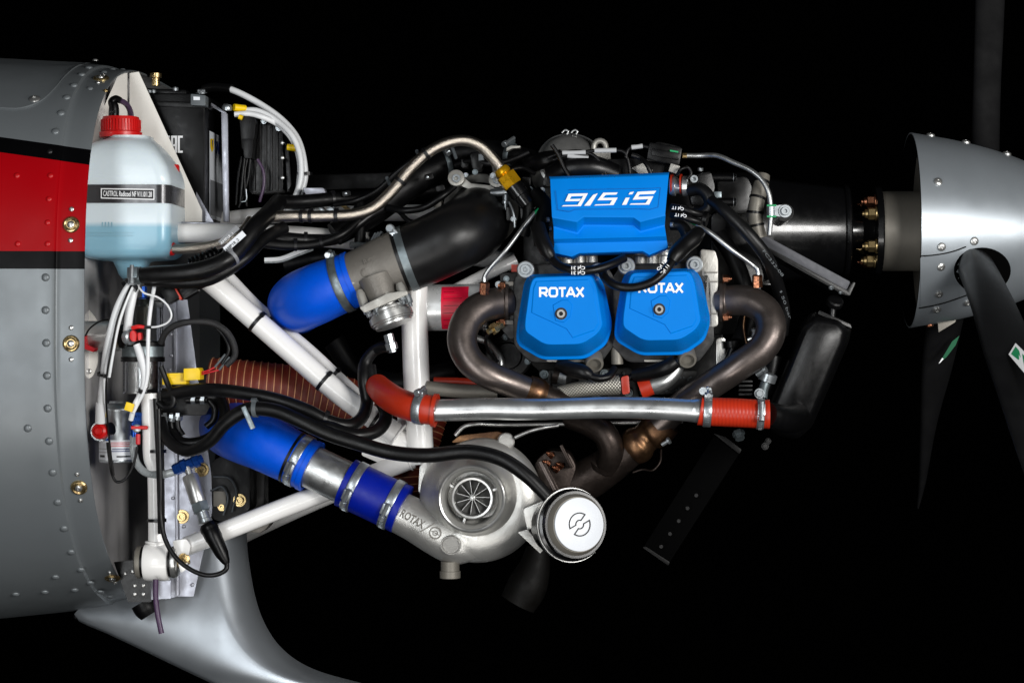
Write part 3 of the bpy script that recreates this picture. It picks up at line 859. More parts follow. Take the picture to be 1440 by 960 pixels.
m = M(); m.box(c + V((-.008, -.0145, .021)), (.034, .0012, .007), (U, YA, W)); o = build(m, 'marker_tag', 'label_g', hb, 30)
text(o, 'AMP18_1', c + V((-.018, -.0155, .008)), U, W, .0035, 'ink_w', length=.022)
tie(hb, HB, .46, None, .8, 5, (-.3, -1, .1), 'label_g')
# corrugated piece beneath
CRG = [(268, 372, .02), (285, 364, .02), (305, 356, .03)]
m = M(); path, rad = world(CRG, 9, 14)
rad = [r * (1 + .12 * math.sin(i * 1.6)) for i, r in enumerate(rad)]
m.tube(path, rad, 14); o = build(m, 'corrugated_sleeve', 'plastic', None, 40); tag(o, 'short black corrugated sleeve under the braided hose, left of the thick loom', 'sleeve')
# multi-way plug hanging
pl = thing('multiway_plug', 'black multiway plug with orange seal hanging beside white diagonal strut', 'plug', P(255, 412, .02))
U = V((.87, 0, .5)); W = V((-.5, 0, .87))
m = M(); m.box(P(241, 414, .02), (.020, .026, .022), (U, YA, W)); build(m, 'socket', 'plastic', pl, 40, .002)
m = M(); m.box(P(252, 413, .02), (.004, .024, .019), (U, YA, W)); build(m, 'seal', 'rsil', pl, 40, .001)
m = M(); m.box(P(266, 408, .02), (.024, .022, .018), (U, YA, W)); build(m, 'plug_body', 'plastic', pl, 40, .002)
for q in (-1, 0, 1):
    m = M(); m.box(P(266, 408, .008) + W * q * .006, (.022, .003, .0018), (U, YA, W)); build(m, 'grip_rib', 'plastic', pl, 40)
hose('plug_lead', [(272, 404, .02), (290, 398, .02), (305, 388, .01)], 'rubber', 5, parent=pl)

# ---------------- small braided hose with red end at the bottle
BH = [(240, 350, .06), (262, 350, .05), (295, 346, .05), (322, 338, .05), (340, 326, .06), (352, 310, .09)]
bh = hose('braided_line', BH, 'braid', 7, cat='hose', label='short steel braided hose with red end beside the coolant bottle', seg=18)
m = M(); c, T, r = at(BH, 0, 7); m.lathe([(-.004, .0095), (.004, .0095), (.006, .0085)], c, T, 8); build(m, 'hose_end', 'redcap', bh, 30)

# ---------------- grey sheet bracket standing at the firewall
sb = thing('firewall_bracket', 'tall grey sheet metal bracket with fold and brass bolts, at the firewall', 'bracket', P(262, 838, .3))
m = M(); m.prism([(246, 400), (263, 418), (278, 530), (300, 690), (299, 716), (272, 838), (249, 838)], .21, .213); build(m, 'web', 'sheet', sb, 30)
m = M(); m.prism([(229, 420), (247, 420), (250, 838), (233, 842)], .208, .2115); build(m, 'flange', 'sheet', sb, 30)
m = M(); m.prism([(243.5, 418), (248, 418), (251.5, 838), (246.5, 838)], .203, .2085); build(m, 'fold', 'sheet', sb, 40, .0016)
m = M(); m.prism([(200, 816), (240, 816), (240, 841), (205, 843)], .15, .155); build(m, 'foot', 'sheet', sb, 30)
for (px, py) in [(256, 726), (284, 660)]:
    pbolt(sb, 'brass_bolt', 'washer', px, py, .209, 6.5, 'brass')
for (px, py) in [(240, 470), (241, 500), (243, 700), (244, 800), (270, 822), (238, 520), (242, 560), (258, 740)]:
    pbolt(sb, 'rivet', 'rivet', px, py, .207, 2.6, 'sheet')
for (px, py) in [(176, 806), (186, 803), (189, 823), (201, 823), (189, 835), (201, 835)]:
    pbolt(sb, 'foot_rivet', 'rivet', px, py, .1045, 3.2, 'steel')
m = M(); m.prism([(160, 790), (210, 785), (212, 846), (180, 846)], .105, .11); build(m, 'corner_plate', 'satin', sb, 30)

# ---------------- cylinder with end cap on a white ear plate (solenoid)
so = thing('starter_solenoid', 'silver solenoid cylinder with red boot on a white ear plate, at the fuselage rim', 'solenoid', P(128, 480, .05))
m = M(); m.prism([(100, 430), (120, 430), (133, 445), (138, 455), (137, 512), (130, 530), (120, 534), (100, 534)], .075, .079, 6, 3); build(m, 'ear_plate', 'whitep', so, 40)
m = M(); c = P(112, 473, .035); m.lathe([(0, .02), (.002, .022), (.045, .022), (.047, .020), (.050, .0195), (.050, .0205), (.058, .0205), (.060, .018), (.060, 0)], c, V((1, -.1, 0)), 30); build(m, 'can', 'steel', so, 35)
m = M(); m.prism([(117, 471), (120, 471), (121, 484), (134, 490), (131, 495), (117, 490)], .0, .02, 1, 2); build(m, 'red_boot', 'wire_r', so, 40, .001)
m = M(); c = P(164, 473, .03); m.lathe([(0, .017), (.012, .017), (.014, .012), (.014, 0)], c, V((1, -.1, 0)), 24); build(m, 'end_cap', 'plastic', so, 35)
pbolt(so, 'plate_rivet', 'pan', 125, 522, .074, 4, 'steel'); pbolt(so, 'plate_rivet', 'pan', 117, 453, .074, 3, 'steel')
hose('sense_wire', [(120, 472, .0), (126, 462, -.004), (140, 452, -.004), (153, 449, .0)], 'rubber', 1.3, parent=so, seg=8)

# ---------------- clear gascolator / fuel filter with clamp bands
ff = thing('fuel_filter', 'clear glass fuel filter bowl held by grey clamp band behind white cables', 'fuel filter', P(198, 550, .1))
m = M(); c = P(201, 553, .10); R0 = .0285
m.lathe([(0, R0), (.128, R0), (.131, R0 - .002), (.131, R0 - .004), (.002, R0 - .004)], c, ZA, 40); build(m, 'bowl', 'clear', ff, 40)
m = M(); m.lathe([(0, R0 + .001), (.008, R0 + .001), (.010, R0 - .004), (.014, R0 - .006), (.014, 0)], P(201, 432, .10), ZA, 40); build(m, 'lid', 'clear', ff, 40)
m = M(); m.lathe([(0, .011), (.05, .011), (.052, .009), (.06, .009)], P(201, 480, .10), ZA, 24); build(m, 'element', 'whitep', ff, 40)
m = M(); m.lathe([(0, .0215), (.066, .0215), (.066, 0)], P(201, 553, .10), ZA, 30); build(m, 'strainer', 'steel', ff, 40)
for py, h_, mt in [(484, .006, 'plastic'), (505, .007, 'plastic'), (494, .015, 'zincd')]:
    m = M(); e = .003 if mt == 'plastic' else .0015
    m.ring([(-h_ / 2, R0 - .0005), (h_ / 2, R0 - .0005), (h_ / 2, R0 + e), (-h_ / 2, R0 + e)], P(201, py, .10), ZA, 40); build(m, 'clamp_band', mt, ff, 40)
m = M(); m.lathe([(0, .007), (.012, .007), (.014, .004), (.03, .004)], P(203, 432, .10), ZA, 6); build(m, 'inlet_union', 'banod', ff, 30)

# ---------------- regulator can with label
rc = thing('regulator_can', 'small galvanised can with white warning label below the fuel filter', 'canister', P(166, 652, .06))
m = M(); c = P(165, 650, .06)
m.lathe([(0, .022), (.001, .0255), (.003, .0262), (.006, .0255), (.072, .0255), (.074, .0268), (.077, .0268), (.079, .025), (.083, .020), (.085, .012), (.088, .011), (.088, 0)], c, ZA, 40); build(m, 'can', 'zinc', rc, 40)
m = M(); lab = []
for k in range(19):
    a = math.radians(195 + k * 8.6)
    lab.append(V((math.cos(a), math.sin(a), 0)))
cc_ = P(165, 650, .06)
m.grid([[cc_ + d * .0258 + ZA * z for d in lab] for z in (.005, .033)]); lb = build(m, 'label', 'label_w', rc, 60)
def labline(z, a0, a1, mt, h_):
    mm = M(); row = []
    for k in range(7):
        a = math.radians(a0 + (a1 - a0) * k / 6); row.append(V((math.cos(a), math.sin(a), 0)))
    mm.grid([[cc_ + d * .0261 + ZA * zz for d in row] for zz in (z, z + h_)]); build(mm, 'print_line', mt, lb, None)
for z, a0, a1, mt, h_ in [(.029, 262, 330, 'ink_r', .0009), (.0265, 262, 334, 'ink_r', .0009), (.024, 262, 330, 'ink_r', .0009), (.0195, 266, 334, 'ink_n', .0012), (.0165, 264, 330, 'ink_n', .0012), (.0085, 280, 335, 'ink_k', .0022), (.0085, 215, 240, 'ink_k', .003), (.02, 205, 250, 'ink_g', .001), (.015, 205, 248, 'ink_g', .001)]:
    labline(z, a0, a1, mt, h_)
hose('drain_lead', [(151, 622, .03), (153, 640, .025), (158, 668, .02), (164, 677, .02), (174, 675, .02), (185, 660, .02), (191, 640, .02), (193, 628, .02)], 'rubber', 2, parent=rc, seg=8)
m = M(); m.lathe([(0, .004), (.012, .004), (.012, .0025)], P(149, 619, .03), V((.2, 0, 1)), 12); build(m, 'blue_boot', 'banod', rc, 30)

# ---------------- red knob valve on white cable end
kv = thing('cable_stud', 'round red capped stud with white cable at the fuselage rim', 'terminal', P(142, 606, .01))
m = M(); m.lathe([(-.012, .011), (.0, .0115), (.004, .0105), (.006, .008), (.0065, .0075), (.005, .0065), (.0065, .005), (.008, .0045), (.008, 0)], P(140, 606, .005), V((-.15, -1, .05)), 28); build(m, 'red_cap', 'redcap', kv, 35)
m = M(); m.ring([(-.003, .0115), (.001, .0115), (.001, .014), (-.003, .014)], P(141, 606, .014), V((-.15, -1, .05)), 24); build(m, 'lug_ring', 'zinc', kv, 35)
m = M(); m.lathe([(0, .009), (.008, .009)], P(151, 604, .015), V((1, -.4, .3)), 20); build(m, 'black_nut', 'plastic', kv, 35)

# ---------------- white cables in front of the filter
G = 'white cables hanging in front of the fuel filter'
W1 = [(190, 392, -.01), (178, 408, -.02), (166, 432, -.025), (157, 462, -.025), (150, 495, -.02), (146, 530, -.015), (143, 560, -.01), (141, 592, .0)]
c1 = hose('power_cable', W1, 'cable', 5.6, cat='cable', label='leftmost thick white cable running down to the red capped stud', group=G)
hose('heat_shrink', [(142, 566, -.008), (141, 594, .0)], 'cable', 7.2, parent=c1)
hose('yellow_band', [(148, 568, .0), (149, 586, .0)], 'yellow', 2.5, parent=c1)
tie(c1, W1, .68, 9, .6, 4)
W1b = [(192, 394, -.012), (183, 410, -.025), (174, 432, -.03), (165, 462, -.03), (158, 500, -.028), (153, 530, -.022)]
hose('power_cable', W1b, 'cable', 2.6, cat='cable', label='thin white cable clipped along the right of the leftmost thick cable', group=G)
W1c = [(188, 394, -.018), (176, 420, -.033), (165, 450, -.036), (157, 490, -.034), (150, 530, -.03), (149, 560, -.02), (152, 600, .0), (156, 640, .01), (160, 668, .015)]
hose('sense_lead', W1c, 'rubber', 1.5, cat='wire', label='thin black lead along the leftmost white cable down to the can', seg=8)
W2 = [(192, 396, -.005), (187, 415, -.01), (182, 440, -.01), (179, 466, .0)]
c2 = hose('power_cable', W2, 'cable', 6, cat='cable', label='short thick white cable ending at the red booted stud', group=G)
st2 = thing('booted_stud', 'terminal stud with red rubber boots in front of the filter bowl', 'terminal', P(184, 474, .0))
m = M(); m.lathe([(0, .009), (.004, .011), (.010, .011), (.012, .0085), (.012, 0)], P(177, 474, .0), V((1, -.6, 0)), 20); build(m, 'stud_nut', 'zinc', st2, 35)
m = M(); m.prism([(183, 466), (188, 464), (192, 470), (191, 480), (185, 480), (182, 474)], -.014, .0, 2, 3); build(m, 'boot', 'redcap', st2, 40, .0015)
m = M(); m.prism([(193, 468), (198, 467), (199, 477), (194, 479)], -.012, .002, 2, 3); build(m, 'boot', 'redcap', st2, 40, .0015)
hose('red_sleeve', [(186, 461, -.016, 3.2), (196, 459, -.018, 3.0), (203, 460, -.018, 2.4)], 'redcap', parent=st2)
hose('black_sleeve', [(202, 460, -.018, 2.2), (213, 460, -.018, 2.2)], 'rubber', parent=st2)
LP = [(195, 404, -.02), (203, 412, -.024), (222, 418, -.024), (236, 430, -.024), (241, 444, -.024), (236, 453, -.022), (222, 459, -.02), (212, 460, -.018)]
hose('thin_wire', LP, 'cable', 1.5, cat='wire', label='thin white wire looping right of the filter to the red sleeve', seg=8)
W3 = [(218, 398, .0), (213, 425, -.01), (209, 460, -.012), (208, 500, -.012), (207, 530, -.01), (201, 552, -.005), (192, 570, .0), (187, 580, .0)]
c3 = hose('power_cable', W3, 'cable', 2.9, cat='cable', label='straight thin white cable crossing in front of the filter bowl', group=G)
W4 = [(192, 484, -.006, 5), (198, 500, -.006, 6), (203, 520, -.006, 6), (203, 540, -.005, 5), (196, 558, 0, 4.5), (190, 568, 0, 4), (184, 590, .01, 3.6)]
c4 = hose('power_cable', W4, 'cable', cat='cable', label='white cable dropping from the red booted stud to the yellow tag', group=G)
tie(c4, W4, .58, 8.5, .5, 4)
m = M(); m.box(P(182, 572, -.008), (.012, .004, .012), (V((.95, 0, -.3)), YA, V((.3, 0, .95)))); o = build(m, 'yellow_tag', 'yellow', c4, 30, .001)
tie(c1, W1, .06, 11, .8, 6)

# ---------------- blue fuel fitting with drain tap
dt = thing('drain_tap', 'blue and red drain tap fitting between the can and white tube', 'valve', P(193, 600, .02))
m = M(); m.lathe([(0, .0085), (.016, .0085), (.017, .0105), (.022, .0105), (.022, 0)], P(192, 601, .03), V((.1, 0, 1)), 6); build(m, 'blue_union', 'banod', dt, 30)
m = M(); m.lathe([(0, .006), (.018, .006), (.018, 0)], P(189, 614, .03), V((0, 0, 1)), 14); build(m, 'blue_barb', 'banod', dt, 30)
m = M(); m.lathe([(0, .0028), (.022, .0028), (.023, .0018), (.023, 0)], P(185, 601, .012), V((1, 0, 0)), 12); build(m, 'red_lever', 'redcap', dt, 30)
m = M(); m.lathe([(0, .0033), (.014, .0033), (.015, .002), (.015, 0)], P(194, 610, .012), V((0, 0, -1)), 12); build(m, 'red_drop', 'wire_r', dt, 30)
m = M(); m.lathe([(0, .006), (.004, .006), (.005, .004), (.005, 0)], P(193, 602, .015), V((0, -1, 0)), 12); build(m, 'tap_body', 'zinc', dt, 30)
GH = [(188, 612, .03), (188, 635, .03), (193, 652, .03), (205, 664, .025), (225, 667, .02), (245, 663, .02), (258, 657, .02)]
gh = hose('fuel_hose', GH, 'hosec', 5.5, cat='hose', label='grey translucent hose looping under the white tube to the blue tee', seg=16)

# ---------------- blue tee with pressure sensor
ps = thing('pressure_sensor', 'steel pressure sensor with black plug on a blue tee fitting', 'sensor', P(285, 720, .0))
m = M(); m.lathe([(0, .0075), (.004, .0085), (.012, .0085), (.013, .010), (.020, .010), (.020, .0075), (.030, .0075), (.031, .0095), (.038, .0095), (.039, .006), (.044, .006), (.044, 0)], P(244, 661, .02), V((1, 0, .42)), 8); build(m, 'blue_tee', 'banod', ps, 30)
ax = (P(290, 737, .0) - P(267, 668, .015)).normalized()
m = M(); m.lathe([(-.012, .005), (0, .005), (.0, .0105), (.002, .0115), (.040, .0115), (.042, .0105), (.042, 0)], P(267, 668, .015), ax, 28); build(m, 'sensor_barrel', 'steel', ps, 35)
m = M(); m.lathe([(.042, .0125), (.055, .0125), (.056, .011)], P(267, 668, .015), ax, 6); build(m, 'hex_nut', 'zincd', ps, 30)
m = M(); m.lathe([(.056, .0085), (.066, .0085), (.067, .010), (.072, .010), (.072, 0)], P(267, 668, .015), ax, 20); build(m, 'threaded_collar', 'zinc', ps, 35)
m = M(); q0 = P(291, 736, .0); q1 = (P(318, 790, -.01) - q0).normalized()
m.lathe([(0, .010), (.004, .0125), (.022, .0125), (.026, .0115), (.048, .0095), (.060, .006), (.064, .004), (.064, 0)], q0, q1, 24); build(m, 'plug_boot', 'plastic', ps, 35)
m = M(); m.lathe([(.006, .0132), (.010, .0132), (.010, .0125)], q0, q1, 24); build(m, 'boot_ring', 'plastic', ps, 35)
WR = [(319, 792, -.01), (318, 800, -.012), (306, 807, -.012), (288, 808, -.012), (266, 799, -.01), (246, 782, -.008), (232, 757, -.004), (226, 725, .0), (226, 690, .0), (225, 650, .0), (224, 610, .002), (223, 575, .005)]
hose('sensor_lead', WR, 'rubber', 3.4, cat='wire', label='black sensor lead looping below its plug and up the white vertical tube', seg=10)

# ---------------- yellow connector
yl_ = thing('yellow_connector', 'yellow plastic wire connector with red wires beside the grey bracket', 'connector', P(255, 538, .02))
m = M(); m.prism([(228, 525), (258, 524), (258, 533), (262, 534), (262, 540), (228, 541)], .02, .045, 1, 2); build(m, 'housing', 'yellow', yl_, 35, .0015)
m = M(); m.prism([(258, 518), (279, 517), (281, 521), (281, 534), (258, 535)], .012, .045, 1, 2); build(m, 'plug', 'yellow', yl_, 35, .0015)
m = M(); m.prism([(232, 528), (246, 528), (246, 531), (232, 531)], .0175, .021); build(m, 'latch', 'yellow', yl_, 35, .0006)
m = M(); m.prism([(240, 541), (262, 540), (268, 544), (244, 546)], .022, .045, 1, 2); build(m, 'clip_base', 'plastic', yl_, 35, .001)
for k, e in enumerate([(302, 516), (308, 520)]):
    hose('red_wire', [(280, 524 + 3 * k, .025), (292, 521 + 3 * k, .025), (e[0], e[1], .03)], 'wire_r', 1.2, parent=yl_, seg=8)
    hose('grey_splice', [(e[0], e[1], .03), (e[0] + 15, e[1] - 18, .03)], 'grey', 1.8, parent=yl_, seg=8)
LW = [(226, 482, .03), (234, 466, .02), (250, 456, .015), (275, 452, .015), (300, 455, .02), (318, 466, .02), (328, 482, .025), (330, 500, .03), (318, 514, .03)]
hose('wire_loom', LW, 'sleeve', 4.6, cat='loom', label='black sleeved wire loop arching beside the grey bracket to the yellow connector', seg=12)
LW2 = [(300, 457, .03), (316, 474, .03), (322, 492, .03), (312, 512, .03)]
hose('wire_loom', LW2, 'rubber', 2.6, cat='loom', label='thin black wire inside the end of the sleeved loop above yellow connector', seg=10)
hose('wire_loom', [(226, 515, .01), (236, 540, .01), (244, 558, .005), (243, 570, .005), (232, 573, .008), (222, 566, .01)], 'rubber', 4, cat='loom', label='black wire bending round left of the yellow connector', seg=10)
# purple drain tube
hose('drain_tube', [(219, 814, .0), (219, 840, .0), (222, 865, .0), (227, 890, .0)], 'purple', 3.8, cat='tube', label='purple drain tube hanging below the fuselage beside the gear leg', seg=12)

# ================================================================ engine mount, white tubes
em = thing('engine_mount', 'white painted tubular engine mount frame joining fuselage and engine', 'engine mount', P(222, 815, .05))
def mt_(pts, r, name='tube', seg=24): return hose(name, pts, 'white', r, parent=em, seg=seg, n=6)
T_up = [(228, 328, .10), (330, 328, .12), (440, 333, .14), (560, 345, .17), (720, 368, .22)]
t_up = mt_(T_up, 13.5)
T_dg = [(266, 372, .06), (305, 403, .06), (400, 486, .06), (480, 555, .06), (560, 612, .06)]
t_dg = mt_(T_dg, 15.5)
T_dg2 = [(294, 360, .10), (325, 392, .10), (364, 432, .10), (434, 490, .10), (480, 533, .10), (522, 572, .10)]
t_d2 = mt_(T_dg2, 7.5)
T_vt = [(583, 390, .07), (583, 450, .07), (586, 540, .07), (592, 640, .07), (593, 652, .07)]
t_vt = mt_(T_vt, 18.5)
T_lo = [(262, 768, .04), (400, 713, .045), (520, 668, .06), (580, 645, .07)]
t_lo = mt_(T_lo, 13.5)
T_l2 = [(213, 556, .03), (213, 640, .03), (216, 700, .03), (217, 762, .03)]
t_l2 = hose('tube', [(210, 553, .03, 12), (212, 600, .03, 12.2), (213, 645, .03, 11), (216, 652, .03, 11.2), (217, 660, .03, 10.4), (219, 745, .03, 10.5), (221, 768, .03, 13)], 'white', parent=em, seg=24)
mt_([(545, 605, .08), (600, 636, .075)], 12)
# second bay tubes seen behind
mt_([(240, 318, .35), (420, 300, .35), (640, 300, .35)], 12)
mt_([(262, 790, .5), (420, 715, .5), (600, 640, .45)], 12)
m = M(); m.prism([(508, 640), (512, 620), (545, 596), (566, 618), (590, 632), (590, 650), (560, 652), (545, 656)], .066, .074, 3, 2); build(m, 'gusset', 'white', em, 30, .001)
m = M(); m.prism([(560, 560), (575, 590), (575, 640), (556, 640)], .078, .083, 2, 2); build(m, 'gusset', 'white', em, 30, .001)
# upper joint at the elbow
hose('tube', [(640, 408, .12, 9), (690, 383, .13, 9), (725, 366, .14, 9)], 'white', parent=em, seg=18)
# lower mount eye with rubber bush
m = M(); c = P(221, 790, .03); ax = V((1, .0, 0.0))
m.lathe([(-.0175, .0225), (-.017, .0255), (-.012, .0268), (.012, .0268), (.017, .0255), (.0175, .0225)], c, ax, 40)
eye = build(m, 'mount_eye', 'white', em, 40)
for s_ in (-1, 1):
    m = M(); m.lathe([(.0172, .0215), (.021, .0215), (.022, .020)], c, ax * s_, 32); build(m, 'rubber_bush', 'rubber', eye, 35)
    m = M(); m.lathe([(.0215, .0225), (.0245, .023), (.028, .0225), (.030, .019), (.030, 0)], c, ax * s_, 32); build(m, 'steel_cup', 'steel' if s_ > 0 else 'spacer', eye, 35)
bolt(eye, 'through_bolt', 'nut', c + ax * .030, ax, 7.5, 'brass')
m = M(); m.prism([(242, 760), (262, 757), (268, 766), (262, 800), (254, 806), (250, 790)], .02, .026, 3, 2); build(m, 'lug', 'white', em, 30, .001)
pbolt(em, 'lug_bolt', 'nut', 258, 785, .018, 6.5, 'brass', (.6, -.8, .1))
# ties round the tubes
for t, pp, prm, rr in [(t_dg, T_dg, .33, 15.5), (t_dg, T_dg, .66, 15.5), (t_dg, T_dg, .90, 15.5), (t_d2, T_dg2, .4, 7.5), (t_d2, T_dg2, .78, 7.5), (t_d2, T_dg2, .97, 7.5), (t_up, T_up, .58, 13.5), (t_up, T_up, .545, 13.5)]:
    tie(t, pp, prm, rr, 1.2, 5, (.5, -.7, .6))
for py in (634, 731):
    m = M(); cc2 = P(219, py, .03)
    m.ring([(-.0022, .0122), (.0022, .0122), (.0022, .0136), (-.0022, .0136)], cc2 + V((.0015, 0, 0)), ZA, 24); m.box(cc2 + V((.006, -.014, 0)), (.007, .004, .005))
    build(m, 'cable_tie', 'tie', t_l2, 35)
# black wire lying between the pair of diagonals
DW = [(276, 372, .085), (340, 430, .085), (400, 486, .085), (470, 546, .085), (520, 590, .085)]
hose('wire_loom', DW, 'rubber', 4, cat='loom', label='black wire run tied between the two white diagonal struts', seg=10)
hose('fuel_line', [(219, 560, .012), (223, 640, .012), (225, 700, .012), (226, 750, .012)], 'rubber', 4.2, cat='hose', label='black line tied along the white vertical tube at the firewall', seg=10)

# ================================================================ air ducts, orange scat hose
def scat(label, pts, r, n, pitch):
    d = thing('scat_duct', label, 'air duct', P(pts[0][0], pts[0][1] + r, pts[0][2]), 'orange corrugated air ducts')
    path, rad = world(pts, r, n)
    Ls = [0]
    for a, b in zip(path, path[1:]): Ls.append(Ls[-1] + (b - a).length)
    rr = [q * (1 - .035 * (math.cos(2 * math.pi * l / pitch) * .5 + .5) ** 0.5 * -1 - .02) for q, l in zip(rad, Ls)]
    m = M(); m.tube(path, rr, 36); build(m, 'fabric', 'duct', d, 60)
    # spiral wire
    nrm = None; turns = []
    T = [(path[min(i + 1, len(path) - 1)] - path[max(i - 1, 0)]).normalized() for i in range(len(path))]
    up = T[0].orthogonal().normalized()
    k = 0
    pts_w = []
    N_ = int(Ls[-1] / pitch * 20)
    j = 0
    ups = []
    for i in range(len(path)):
        up = (up - T[i] * up.dot(T[i])).normalized(); ups.append(up.copy())
    for i in range(N_ + 1):
        l = Ls[-1] * i / N_
        while j < len(path) - 2 and Ls[j + 1] < l: j += 1
        f = (l - Ls[j]) / (Ls[j + 1] - Ls[j])
        c = path[j].lerp(path[j + 1], f); u = ups[j].lerp(ups[j + 1], f).normalized(); b = T[j].cross(u)
        a = 2 * math.pi * l / pitch
        rw = rad[j] * (1.016 + .012 * math.sin(i * .37) * random.random())
        pts_w.append(c + (u * math.cos(a) + b * math.sin(a)) * rw)
    m = M(); m.tube(pts_w, .00075, 6); build(m, 'spiral_wire', 'tan', d, 60)
    return d
scat('orange corrugated scat duct behind the white diagonal struts', [(296, 540, .14), (360, 545, .14), (440, 556, .15), (520, 580, .16), (590, 620, .17)], 37, 30, .0100)
scat('lower orange corrugated scat duct left of the turbocharger', [(600, 560, .15), (585, 610, .14), (575, 660, .13), (580, 720, .13)], 36, 24, .0100)

# ================================================================ hoses left of the engine
H1 = [(232, 556, .02, 9), (262, 550, .0, 9.5), (300, 548, -.02, 9.5), (345, 553, -.03, 9.5), (390, 562, -.035, 9.5), (430, 576, -.035, 9.5), (462, 592, -.03, 9.5), (490, 598, -.02, 9.5), (508, 588, .0, 9), (516, 565, .02, 9), (512, 535, .02, 9), (514, 510, .03, 9), (528, 492, .03, 8), (548, 486, .03, 8)]
h1 = hose('coolant_hose', H1, 'rubber', cat='hose', label='upper black hose sweeping above the lower blue elbow then up to throttle', seg=16)
H2 = [(226, 590, .02, 8), (236, 618, .0, 8), (262, 634, -.02, 8), (292, 622, -.035, 9), (318, 594, -.045, 10), (348, 576, -.05, 10.5), (385, 577, -.055, 10.5), (425, 593, -.06, 10.5), (460, 609, -.06, 10.5), (500, 622, -.06, 10.5), (550, 636, -.065, 10.5),
      (600, 640, -.075, 10.5), (660, 635, -.085, 10.5), (705, 645, -.095, 10.5), (740, 668, -.10, 10.2), (768, 696, -.10, 9.5), (777, 706, -.10, 9.5)]
h2 = hose('boost_hose', H2, 'rubber', cat='hose', label='long black hose crossing blue elbow and turbocharger to the wastegate actuator', seg=18)
H3 = [(420, 594, -.03, 9), (462, 600, -.04, 9), (500, 612, -.04, 9.5), (532, 604, -.02, 9.5), (543, 584, .0, 9.5), (534, 560, .01, 9), (524, 540, .02, 9), (520, 515, .03, 9)]
hose('coolant_hose', H3, 'rubber', cat='hose', label='black hose hooking tightly upward left of the red elbow', seg=16)
H4 = [(240, 608, .03, 8), (256, 622, .02, 8), (285, 620, .02, 8), (308, 604, .03, 8), (316, 580, .04, 8), (308, 560, .05, 8), (285, 556, .05, 8)]
hose('coolant_hose', H4, 'rubber', cat='hose', label='black hose loop closest to the grey bracket, left of blue elbow', seg=14)
tie(h1, H1, .56, 21, 1, 5, (0, -.5, 1)); tie(h2, H2, .31, 12, 1.5, 6, (0, -.5, 1), 'grey')
c, T, r = at(H2, .31)
m = M(); m.box(c + V((-.008, -.012, -.012)), (.007, .006, .034), (V((.9, 0, .4)), YA, V((-.4, 0, .9)))); build(m, 'hose_clip', 'zincd', h2, 30, .001)
m = M(); c, T, r = at(H2, .995); m.lathe([(-.006, .0115), (.004, .0115), (.005, .0105), (.012, .006), (.016, .006)], c, T, 18); build(m, 'ferrule', 'steel', h2, 30)
# dark plumbing with bright clips behind the upper hose
pb = thing('plumbing_block', 'black hose manifold with small bright clips, left below yellow connector', 'manifold', P(275, 585, .08))
m = M(); m.prism([(226, 545), (290, 548), (300, 562), (290, 584), (226, 584)], .06, .13, 6, 3); build(m, 'block', 'rubber', pb, 40, .004)
for k, (px, py) in enumerate([(272, 561), (285, 561), (232, 586), (241, 588), (250, 586)]):
    m = M(); m.ring([(-.003, .006), (.003, .006), (.003, .0072), (-.003, .0072)], P(px, py, .04), V((.3, -.2, 1)) if k > 1 else XA, 18); m.box(P(px, py - 3, .032), (.005, .004, .005)); build(m, 'spring_clip', 'zinc', pb, 30)
hose('pipe_stub', [(262, 562, .045, 6), (292, 561, .045, 6)], 'rubber', parent=pb)
hose('pipe_stub', [(294, 562, .05, 5), (302, 574, .05, 5), (300, 590, .05, 5), (290, 600, .05, 5)], 'rubber', parent=pb)
for dx in (0, 10, 19): hose('pipe_stub', [(231 + dx, 580, .04, 4.5), (231 + dx, 600, .04, 4.5), (238 + dx, 612, .04, 4.5)], 'rubber', parent=pb)

# dark accessory behind sensor (oil pump bracket)
ac = thing('accessory_bracket', 'dark accessory housing with brass bolt behind the pressure sensor', 'accessory', P(340, 740, .25))
m = M(); m.prism([(296, 650), (330, 628), (352, 640), (352, 716), (320, 735), (298, 730)], .2, .3, 4, 2); build(m, 'housing', 'dark', ac, 40, .004)
for pts in ([(300, 670), (322, 672), (332, 690), (326, 720)], [(296, 690), (312, 684), (320, 700), (314, 724)]):
    hose('wire', [(a, b, .19) for a, b in pts], 'grey', 1.4, parent=ac, seg=8)
pbolt(ac, 'brass_bolt', 'washer', 337, 703, .198, 6, 'brass'); pbolt(ac, 'brass_bolt', 'washer', 312, 712, .198, 4, 'brass')
m = M(); m.prism([(300, 690), (318, 690), (318, 712), (300, 712)], .195, .2); build(m, 'tab', 'spacer', ac, 40, .001)
m = M(); m.prism([(350, 640), (372, 640), (372, 716), (350, 716)], .26, .3, 3, 2); build(m, 'back_plate', 'dark', ac, 40, .002)
m = M(); m.prism([(348, 735), (384, 725), (378, 740), (366, 750), (350, 748)], .2, .24, 5, 2); build(m, 'foot', 'alud', ac, 40, .003)

